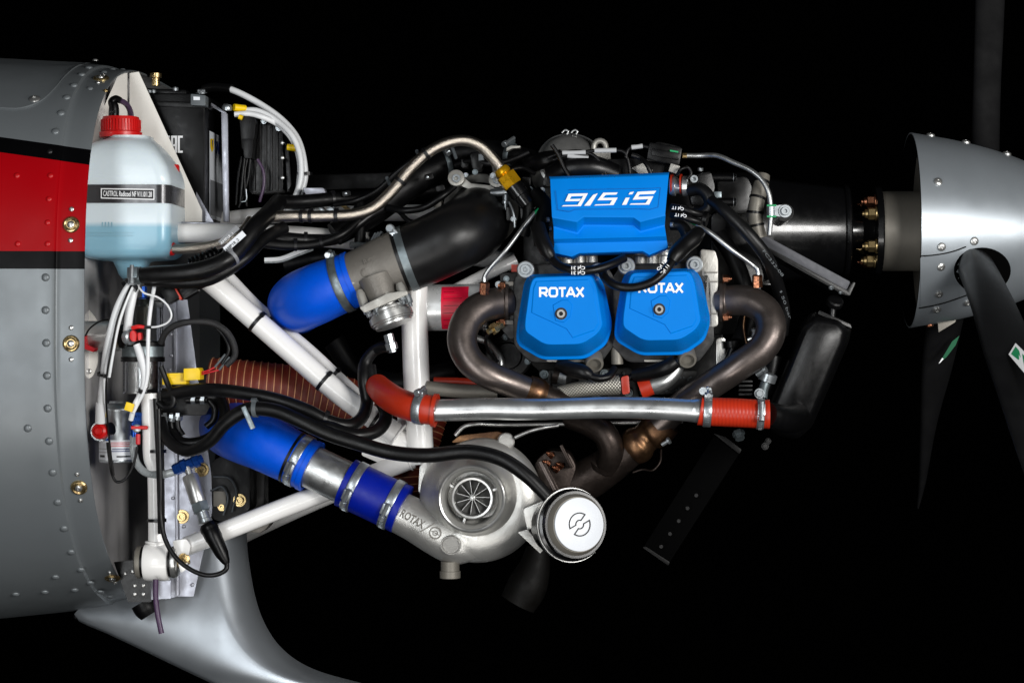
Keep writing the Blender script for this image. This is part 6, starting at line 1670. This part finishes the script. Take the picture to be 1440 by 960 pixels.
b1 = blade('near black propeller blade with green sticker, leaving the picture lower right',
      [(1372, 372, .20, 26, 24, (1, .2, 0)), (1385, 400, .12, 30, 20, (1, .25, 0)), (1402, 440, .03, 37, 15, (1, .35, -.1)), (1425, 500, -.08, 46, 12, (1, .42, -.1)), (1452, 570, -.2, 52, 10, (1, .5, -.1)), (1490, 680, -.38, 55, 8, (1, .6, -.1)), (1540, 820, -.6, 50, 7, (1, .7, -.1)), (1590, 960, -.82, 34, 5, (1, .8, -.1)), (1618, 1040, -.94, 6, 2, (1, .8, -.1))])
b2 = blade('upper propeller blade rising behind the spinner, dim grey', 
      [(1386, 250, .30, 20, 20, (1, .3, 0)), (1386, 200, .32, 20, 12, (1, .1, 0)), (1388, 120, .35, 20, 8, (1, .12, 0)), (1391, 40, .38, 21, 7, (1, .15, 0)), (1394, -60, .42, 22, 6, (1, .15, 0)), (1398, -200, .48, 22, 5, (1, .2, 0)), (1404, -420, .58, 16, 4, (1, .3, 0)), (1406, -480, .60, 3, 1.5, (1, .3, 0))])
b3 = blade('far propeller blade hanging below the spinner, almost black, narrowing to a tip',
      [(1336, 425, .34, 24, 18, (1, .3, 0)), (1328, 460, .38, 27, 14, (1, .4, 0)), (1318, 520, .43, 25, 10, (1, .6, 0)), (1306, 600, .50, 14, 7, (1, .8, 0)), (1297, 680, .57, 6, 4, (1, 1, 0)), (1291, 714, .60, 1.5, 1.5, (1, 1, 0))])
# stickers
def sticker(parent, poly, y, mt, off, name='sticker'):
    m = M(); f = [P(a, b, y(a, b) if callable(y) else y) for a, b in poly]
    m.add(f, [tuple(range(len(f)))]); o = build(m, name, mt, parent, None); o.location.y += off; return o
yb = lambda a, b: -.055 - (b - 480) * .0026 - (12 - abs(a - 1436) * .05) * .0013
st0 = sticker(b1, [(1418, 498), (1428, 482), (1446, 500), (1462, 520), (1468, 560), (1440, 524)], yb, 'ink_w', -.001)
sticker(b1, [(1421.5, 497.5), (1428, 487), (1433, 493), (1435, 502), (1432, 506)], yb, 'green', -.0016, 'sticker_field')
sticker(b1, [(1437, 497), (1446, 505), (1462, 524), (1465, 550), (1440, 515)], yb, 'green', -.0016, 'sticker_field')
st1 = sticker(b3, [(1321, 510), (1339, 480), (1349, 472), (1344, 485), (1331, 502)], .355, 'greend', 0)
sticker(b3, [(1320, 511), (1325, 503), (1327, 504.5), (1322, 510)], .3545, 'ink_w', 0, 'sticker_field')
sticker(b3, [(1319, 454), (1346, 446), (1343, 453), (1320, 467)], .33, 'spacer', 0, 'root_plate')

# ================================================================ radiator frame, oil tank and lower panel at the right
rb = thing('radiator_beam', 'dark grey beam slanting down in front of the gearbox', 'beam', P(1140, 375, .05))
m = M(); m.prism([(1066, 332), (1078, 332), (1196, 396), (1190, 410), (1068, 346)], .04, .13, 2, 2); build(m, 'face', 'carbon', rb, 30, .001)
m = M(); m.prism([(1064, 345), (1070, 342), (1191, 408), (1200, 396), (1203, 398), (1195, 416), (1186, 414)], .036, .14, 1, 2); build(m, 'lower_lip', 'satin', rb, 30, .001)
pbolt(rb, 'beam_screw', 'pan', 1169, 404, .03, 4, 'zinc', (0, -.6, -.6)); pbolt(rb, 'beam_screw', 'pan', 1182, 411, .03, 3, 'zinc', (0, -.6, -.6))
ot = thing('radiator_tank', 'black moulded radiator end tank tilted below the slanting beam', 'radiator', P(1130, 615, .05))
quad = [(1142, 438), (1178, 445), (1198, 460), (1194, 480), (1142, 600), (1122, 617), (1094, 613), (1078, 598), (1078, 574), (1128, 452)]
def q2(y, e, ox=0, oy=0):
    cx_, cy_ = 1141, 528
    pts = []
    for a, b in quad:
        # shrink in the tank's own frame
        dx_, dy_ = a - cx_, b - cy_; ux, uy = .43, -.903
        l = dx_ * ux + dy_ * uy; t = dx_ * -uy + dy_ * ux
        ll = l - math.copysign(min(abs(l), e), l) ; tt = t - math.copysign(min(abs(t), e), t)
        pts.append((cx_ + ll * ux - tt * uy + ox, cy_ + ll * uy + tt * ux + oy))
    return [P(x, yy, y) for x, yy in rpoly(pts, 7, 4)]
m = M(); m.loft([q2(.16, -1), q2(.10, -1), q2(.099, -3.5), q2(.095, -3.5), q2(.094, 0), q2(.060, 2), q2(.046, 4.5), q2(.038, 8), q2(.0345, 12)]); build(m, 'shell', 'satin', ot, 40)
# flat front field
m = M()
pl_ = [(1156, 448), (1182, 456), (1189, 466), (1126, 570), (1106, 572)]
hose('inlet_neck', [(1080, 583, -.06, 17), (1090, 585, -.05, 18), (1102, 588, -.03, 19), (1114, 588, .01, 20), (1122, 586, .05, 20)], 'satin', parent=ot, seg=28)
m = M(); m.lathe([(0, .005), (.016, .005), (.017, .010), (.020, .010)], P(1170, 446, .06), V((.1, 0, 1)), 14); build(m, 'filler_stub', 'satin', ot, 30)
m = M(); m.lathe([(-.003, .012), (.004, .012), (.006, .010), (.006, 0)], P(1174, 425, .06), V((.2, -.6, .6)), 16); build(m, 'rubber_mount', 'dimrub', ot, 30)
m = M(); m.prism([(1152, 436), (1196, 456), (1198, 462), (1150, 441)], .05, .06, 1, 1); build(m, 'top_seam', 'satin', ot, 30, .0008)
# small fittings between exhaust and tank
sf = thing('thermostat_fitting', 'cluster of clamped grey fittings between right exhaust bend and radiator tank', 'fitting', P(1060, 560, .05))
hose('hose', [(1055, 440, .08, 13), (1048, 462, .07, 13), (1040, 482, .06, 13)], 'rubber', parent=sf, seg=18)
hose('thin_hose', [(1030, 490, .05, 6), (1024, 506, .05, 6), (1020, 516, .05, 6)], 'rubber', parent=sf, seg=14)
m = M(); m.lathe([(0, .014), (.010, .014), (.010, .012)], P(1030, 488, .06), V((-.1, -.1, 1)), 22); build(m, 'clamp_band', 'plastic', sf, 30)
m = M(); m.prism([(1007, 476), (1020, 474), (1020, 520), (1007, 522)], .06, .09, 4, 3); build(m, 'cast_lug', 'alu', sf, 30, .002)
for (px, py, a) in [(1052, 478, (1, -.2, .3)), (1060, 478, (.1, -.3, 1)), (1053, 486, (1, -.2, .2))]:
    m = M(); m.lathe([(0, .004), (.012, .004), (.013, .0055), (.017, .0055), (.017, 0)], P(px, py, .04), V(a), 10); build(m, 'small_bolt', 'steel', sf, 30)
m = M(); m.box(P(1052, 486, .03), (.006, .006, .006)); build(m, 'red_clip', 'redcap', sf, 30, .001)
hose('copper_line', [(1048, 440, .05), (1046, 460, .05), (1050, 484, .045)], 'exg', 2.4, parent=sf, seg=10)
hose('banjo_pipe', [(1072, 560, .02, 7), (1074, 545, .025, 7), (1080, 530, .03, 7)], 'zincd', parent=sf, seg=14)
m = M(); m.lathe([(-.004, .013), (.007, .013), (.008, .0115)], P(1079, 532, .03), V((.35, -.1, 1)), 20); o = build(m, 'worm_band', 'zinc', sf, 30)
m = M(); m.lathe([(0, .0035), (.012, .0035), (.012, .005), (.017, .005), (.017, 0)], P(1064, 527, .02), V((.7, -.3, .5)), 10); build(m, 'band_screw', 'zinc', o, 30)
for k in range(4):
    m = M(); m.box(P(1048, 536 + k * 6, .05), (.02, .02, .0032)); build(m, 'ribbed_stub', 'dark', sf, 30, .0008)
pbolt(sf, 'banjo_bolt', 'hex', 1068, 553, .005, 5.5, 'zinc')
m = M(); m.lathe([(0, .009), (.006, .009), (.007, .007), (.012, .007), (.012, 0)], P(1038, 607, .02), V((.2, -.5, -.8)), 6); build(m, 'green_plug', 'zincd', sf, 30)
pbolt(sf, 'lower_bolt', 'hex', 1076, 627, .05, 4, 'satin'); pbolt(sf, 'lower_bolt', 'hex', 1080, 620, .06, 3.4, 'satin')
hose('coolant_hose', [(1088, 500, .09, 14), (1084, 525, .09, 14), (1076, 548, .09, 13), (1066, 560, .09, 12)], 'rubber', cat='hose', label='black hose behind the clamped fittings left of radiator tank', seg=18)

lp_ = thing('lower_panel', 'nearly black lower radiator panel with a row of five holes', 'panel', P(960, 790, .2))
m = M(); m.prism([(1004, 612), (1042, 634), (940, 793), (904, 770)], .2, .25, 2, 2); pnl = build(m, 'face', 'deadblack', lp_, 30, .0015)
m = M(); m.prism([(1003, 609), (1020, 614), (1043, 632), (1040, 638)], .196, .21, 1, 1); build(m, 'top_edge', 'dimrub', lp_, 30, .001)
m = M(); m.prism([(903, 769), (908, 768), (942, 790), (940, 795)], .196, .21, 1, 1); build(m, 'bottom_edge', 'dimrub', lp_, 30, .001)
for k in range(5):
    px, py = 979 - k * 12.3, 694 + k * 18
    m = M(); m.lathe([(-.002, .0075), (.0006, .0075), (.0004, .0062), (-.003, .006), (-.003, 0)], P(px, py, .2), -YA, 20); h_ = build(m, 'hole_rim', 'void', lp_, 35)
    m = M(); m.lathe([(0, .003), (.0015, .0028), (.0015, 0)], P(px, py + 2, .2035 - .004), -YA, 10); build(m, 'screw_head', 'satin', h_, 30)

# ================================================================ dark plumbing in the middle distance
D_ = [
 ('black coolant hose running level from control box to the plenum', [(392, 284, .10, 10), (420, 284, .12, 10), (470, 280, .14, 10), (530, 278, .17, 11), (590, 270, .2, 13), (640, 262, .22, 13)], 'coolant_hose'),
 ('thick black hose behind the braided line, rising to the right', [(470, 330, .12, 17), (520, 300, .14, 20), (570, 262, .16, 22), (620, 232, .18, 22), (680, 224, .2, 20), (740, 226, .2, 18)], 'coolant_hose'),
 ('black loom lying along the white upper tube', [(372, 330, .08, 8), (400, 335, .08, 9), (440, 338, .09, 9), (475, 335, .09, 8), (500, 318, .1, 7), (525, 300, .11, 7), (545, 290, .12, 6)], 'wiring_loom'),
 ('second black loom just under the white upper tube', [(372, 342, .07, 7), (405, 345, .075, 7), (445, 343, .08, 6), (480, 330, .085, 6), (505, 310, .1, 5)], 'wiring_loom'),
 ('black hose dropping behind the braided line left of throttle', [(505, 285, .12, 8), (507, 320, .11, 8), (506, 352, .11, 8), (512, 380, .12, 8)], 'coolant_hose'),
 ('dim broad black hose below the white upper tube', [(400, 372, .2, 14), (450, 362, .2, 15), (500, 362, .2, 15), (550, 380, .2, 15)], 'coolant_hose'),
 ('dark vertical hose left of the engine behind the canister', [(690, 430, .14, 15), (696, 480, .14, 15), (712, 520, .14, 14)], 'coolant_hose'),
 ('black hose on top of the engine left of the dome', [(640, 215, .16, 14), (690, 212, .15, 15), (730, 220, .13, 14), (765, 230, .12, 14)], 'coolant_hose'),
 ('black hose rising behind the gold hose fitting', [(735, 262, .06, 9), (742, 280, .05, 9), (744, 300, .05, 9), (736, 330, .06, 9)], 'coolant_hose'),
 ('dark hose curving behind the left side of the coil cover', [(752, 270, .05, 10), (765, 290, .04, 12), (760, 318, .03, 12), (762, 345, .03, 11)], 'coolant_hose'),
 ('black hose deep behind the turbocharger outlet', [(470, 480, .25, 16), (500, 520, .25, 16), (560, 540, .25, 16), (640, 520, .25, 16)], 'coolant_hose'),
 ('dark oil hose between gearbox and right exhaust bend', [(1010, 330, .1, 12), (1030, 360, .09, 12), (1046, 400, .08, 12), (1052, 440, .08, 12)], 'oil_hose'),
]
for i_, (lab, pts, nm) in enumerate(D_):
    o = hose(nm, pts, 'rubber' if i_ in (2, 3) else 'dimrub', cat='loom' if 'loom' in nm else 'hose', label=lab, seg=16)
    if i_ in (0, 1, 4, 7): clamp(o, pts, .62, None, .5, 8, (.2, -.6, .8), 'zincd', 1, False)
    if i_ in (2, 3, 0): tie(o, pts, .3, None, .8, 4); tie(o, pts, .55, None, .8, 4)
# far dark frame behind
fb = thing('far_cowl_bar', 'dark horizontal bar faintly seen behind the black hoses', 'bar', P(500, 270, .5))
m = M(); m.prism([(420, 246), (640, 240), (640, 262), (420, 268)], .5, .52, 3, 2); build(m, 'bar', 'dimrub', fb, 30, .002)
# little connectors and clips in the dark
ob_ = thing('oil_fitting', 'pale steel fittings and plate glimpsed under the black level hose', 'fitting', P(440, 300, .2))
m = M(); m.prism([(425, 264), (455, 264), (458, 272), (430, 274)], .2, .23, 2, 2); build(m, 'pale_connector', 'sheet', ob_, 30, .001)
m = M(); m.prism([(402, 290), (452, 289), (458, 302), (402, 304)], .17, .19, 1, 2); build(m, 'steel_plate', 'steel', ob_, 30, .001)
for px in (421, 466): pbolt(ob_, 'blue_bolt', 'hex', px, 296, .16, 5, 'zinc')
m = M(); m.prism([(446, 290), (452, 289), (460, 300), (454, 302)], .15, .17, 1, 1); build(m, 'plate_edge', 'zinc', ob_, 30, .001)
for k in range(3): hose('brass_wire', [(478 + 3 * k, 288, .15), (486 + 3 * k, 294, .15), (492 + 3 * k, 300, .15)], 'brass', 1, parent=ob_, seg=6)
wt = thing('wire_bundle', 'white and green wires curving below the white upper tube', 'wire', P(400, 365, .12))
for k, (mt, dy) in enumerate((('cable', 0), ('cable', 5), ('hosec', 9))):
    hose('wire', [(372, 364 + dy * .5, .12), (395, 362 + dy * .6, .12), (420, 352 + dy * .7, .12), (440, 342 + dy, .13)], mt, 1.8, parent=wt, seg=8)
gc = thing('cable_bracket', 'grey ribbed bracket beside the top of the throttle casting', 'bracket', P(525, 340, .1))
for k in range(3):
    m = M(); m.box(P(524 + 4 * k, 337 - k, .09), (.003, .02, .022), (V((.87, 0, -.5)), YA, V((.5, 0, .87)))); build(m, 'rib', 'grey', gc, 30, .0006)
cn = thing('harness_connector', 'black harness connectors with grey tab left of gold fitting', 'connector', P(690, 230, .12))
m = M(); m.prism([(660, 215), (676, 212), (682, 226), (676, 240), (664, 238)], .1, .14, 3, 2); build(m, 'body', 'plastic', cn, 35, .002)
m = M(); m.prism([(673, 217), (679, 217), (680, 225), (673, 226)], .097, .101); build(m, 'grey_tab', 'grey', cn, 35)
m = M(); m.prism([(712, 208), (718, 205), (732, 205), (731, 208), (720, 209), (712, 213)], .1, .12, 1, 2); build(m, 'bright_clip', 'head', cn, 35, .001)
m = M(); m.prism([(690, 232), (706, 230), (708, 244), (694, 246)], .11, .14, 2, 2); build(m, 'second_body', 'plastic', cn, 35, .002)
m = M(); m.prism([(648, 222), (660, 224), (658, 236), (648, 236)], .11, .14, 2, 2); build(m, 'third_body', 'plastic', cn, 35, .002)

# ---------------- long braided hose with gold fitting
BR = [(372, 306, .06), (400, 304, .045), (450, 304, .04), (500, 301, .04), (525, 292, .04), (552, 268, .04), (578, 236, .04), (604, 213, .04), (632, 200, .04), (656, 198, .04), (676, 206, .04), (692, 222, .04), (706, 240, .04), (712, 248, .04)]
br = hose('braided_hose', BR, 'braid', 8, cat='hose', label='long steel braided hose arching up to the gold fitting', seg=24)
for t_ in (.145, .175, .265, .53, .66): tie(br, BR, t_, 8, 1.1, 5, (0.1, .6, .8))
c, T, r = at(BR, .985, 8)
m = M(); m.lathe([(-.008, .0095), (-.004, .0115), (.0, .0115), (.002, .010), (.004, .0125)], c, T, 28); m.lathe([(.004, .0150), (.022, .0150), (.023, .0138)], c, T, 6)
build(m, 'gold_fitting', 'gold', br, 30)
m = M(); m.lathe([(.023, .0135), (.040, .0135), (.041, .011), (.056, .011), (.056, 0)], c, T, 24); build(m, 'black_swivel', 'gloss', br, 30)

# ---------------- small fittings that fill the top left of the engine
tk_ = thing('throttle_linkage', 'cluster of small dark and bright linkage parts above the black rubber elbow', 'linkage', P(720, 290, .1))
for (px, py, y, w_, h_) in ((724, 262, .07, 16, 10), (740, 255, .08, 12, 14), (716, 300, .06, 10, 20), (748, 276, .06, 12, 8), (700, 240, .12, 18, 8), (735, 300, .06, 8, 16)):
    m = M(); m.prism([(px - w_ / 2, py - h_ / 2), (px + w_ / 2, py - h_ / 2 + 1), (px + w_ / 2, py + h_ / 2), (px - w_ / 2 + 1, py + h_ / 2)], y, y + .03, 1.5, 2); build(m, 'block', 'plastic', tk_, 30, .0015)
for (px, py, y, r_, mt) in ((727, 272, .055, 4, 'zinc'), (762, 268, .05, 3.5, 'zinc'), (765, 276, .05, 3, 'brass'), (745, 266, .06, 3, 'zincd'), (693, 247, .1, 3, 'zinc'), (668, 242, .1, 3, 'zincd'), (722, 308, .05, 3, 'zinc'), (655, 246, .11, 2.5, 'zinc')):
    pbolt(tk_, 'small_bolt', 'hex', px, py, y, r_, mt)
hose('rod', [(716, 284, .055), (722, 300, .05), (724, 320, .05)], 'zinc', 1.8, parent=tk_, seg=8)
hose('lead', [(700, 250, .09), (716, 240, .08), (734, 236, .08), (752, 244, .07)], 'rubber', 3.2, parent=tk_, seg=10)
hose('lead', [(640, 232, .12), (660, 226, .11), (690, 230, .1), (716, 226, .1), (744, 214, .1)], 'rubber', 4, parent=tk_, seg=10)
hose('lead', [(744, 300, .05), (756, 290, .045), (768, 286, .05)], 'rubber', 2.6, parent=tk_, seg=10)
# weld beads where the mount tubes meet
for (px, py, y, r_, ax_) in ((583, 640, .07, 19.3, (0.03, 0, 1)), (560, 611, .06, 16.2, (.8, 0, -.6)), (575, 647, .07, 14.2, (.92, 0, .38)), (219, 762, .03, 13.4, (0.03, 0, 1))):
    m = M(); n_ = 40; ax_v = V(ax_).normalized(); n1 = ax_v.orthogonal().normalized(); n2 = ax_v.cross(n1)
    pth = [P(px, py, y) + (n1 * math.cos(2 * math.pi * k / n_) + n2 * math.sin(2 * math.pi * k / n_)) * r_ * S(y) for k in range(n_)]
    m.tube(pth, [(.0014 + .0004 * (k % 2)) for k in range(n_)], 8, closed=True); build(m, 'weld_bead', 'white', em, 60)

# ---------------- dark hardware under and between the cylinders
uh = thing('oil_pump_cover', 'dark oil pump cover with bright bolts behind the left exhaust bend', 'pump cover', P(700, 520, .12))
m = M(); m.lathe([(0, .034), (.012, .034), (.014, .031), (.014, .02), (.022, .018), (.022, 0)], P(716, 500, .12), -YA, 32); build(m, 'cover', 'dark', uh, 30, 0)
for k in range(6):
    a = k * 1.047 + .3; pbolt(uh, 'cover_bolt', 'hex', 716 + 27 * math.cos(a), 500 + 27 * math.sin(a), .106, 3.4, 'zincd')
hose('oil_pipe', [(668, 474, .1, 5), (690, 484, .1, 5), (704, 506, .09, 5), (700, 532, .09, 5)], 'tubealu', parent=uh, seg=12)
bn = thing('case_bolts_plate', 'dark ribbed sump plate with bolts between cylinders and charge pipe', 'plate', P(860, 560, .12))
m = M(); m.prism([(756, 520), (890, 516), (900, 560), (770, 566)], .10, .14, 4, 2); build(m, 'plate', 'dark', bn, 30, .003)
for k in range(6):
    m = M(); m.prism([(770 + 21 * k, 522), (774 + 21 * k, 522), (776 + 21 * k, 560), (772 + 21 * k, 560)], .094, .101); build(m, 'rib', 'dark', bn, 30, .001)
for (px, py) in ((765, 526), (800, 548), (850, 525), (884, 552), (838, 556)): pbolt(bn, 'plate_bolt', 'washer', px, py, .094, 4, 'zincd')
hw = thing('head_fittings', 'small sensors and fittings beside the left cylinder head', 'fitting', P(712, 430, .03))
m = M(); m.lathe([(0, .006), (.01, .006), (.011, .0085), (.018, .0085), (.018, .004), (.026, .004)], P(706, 456, .03), V((-.7, -.5, -.4)), 6); build(m, 'sensor', 'brass', hw, 30)
m = M(); m.lathe([(0, .0045), (.012, .0045), (.013, .0065), (.018, .0065), (.018, 0)], P(700, 440, .035), V((-.8, -.5, .1)), 10); build(m, 'sensor', 'zincd', hw, 30)
hose('sensor_wire', [(694, 464, .02), (684, 474, .03), (686, 492, .05), (700, 508, .07)], 'rubber', 2.2, parent=hw, seg=8)
pbolt(hw, 'small_bolt', 'hex', 701, 400, .03, 3.6, 'zinc'); pbolt(hw, 'small_bolt', 'hex', 712, 392, .03, 3.2, 'zincd')
tbr = thing('harness_branch', 'branching black harness with white tape behind braided hose', 'harness', P(560, 300, .12))
hose('branch', [(545, 292, .11, 5), (570, 296, .1, 5), (596, 292, .1, 5), (622, 276, .1, 5), (640, 262, .11, 4)], 'rubber', parent=tbr, seg=10)
hose('branch', [(560, 296, .11, 3.5), (578, 312, .1, 3.5), (604, 308, .1, 3.5), (626, 292, .1, 3.5)], 'rubber', parent=tbr, seg=10)
hose('branch', [(470, 288, .12, 4), (500, 282, .11, 4), (530, 268, .11, 4), (556, 244, .11, 4), (584, 222, .11, 4)], 'rubber', parent=tbr, seg=10)
for (px, py, y) in ((596, 246, .1), (480, 270, .13), (612, 262, .1), (545, 330, .1)):
    m = M(); m.prism([(px, py), (px + 12, py - 3), (px + 14, py + 5), (px + 2, py + 8)], y, y + .012, 2, 2); build(m, 'connector', 'plastic', tbr, 30, .001)
for (px, py) in ((601, 249), (486, 272)): pbolt(tbr, 'clip_pin', 'pan', px, py, .095, 2.2, 'zinc')
for (px, py, dx, dy) in ((586, 212, 7, 18), (636, 208, 5, 14), (544, 250, 6, 14)):
    hose('clip_leg', [(px, py, .06), (px + dx, py + dy, .08)], 'grey', 2.6, parent=tbr, seg=8)
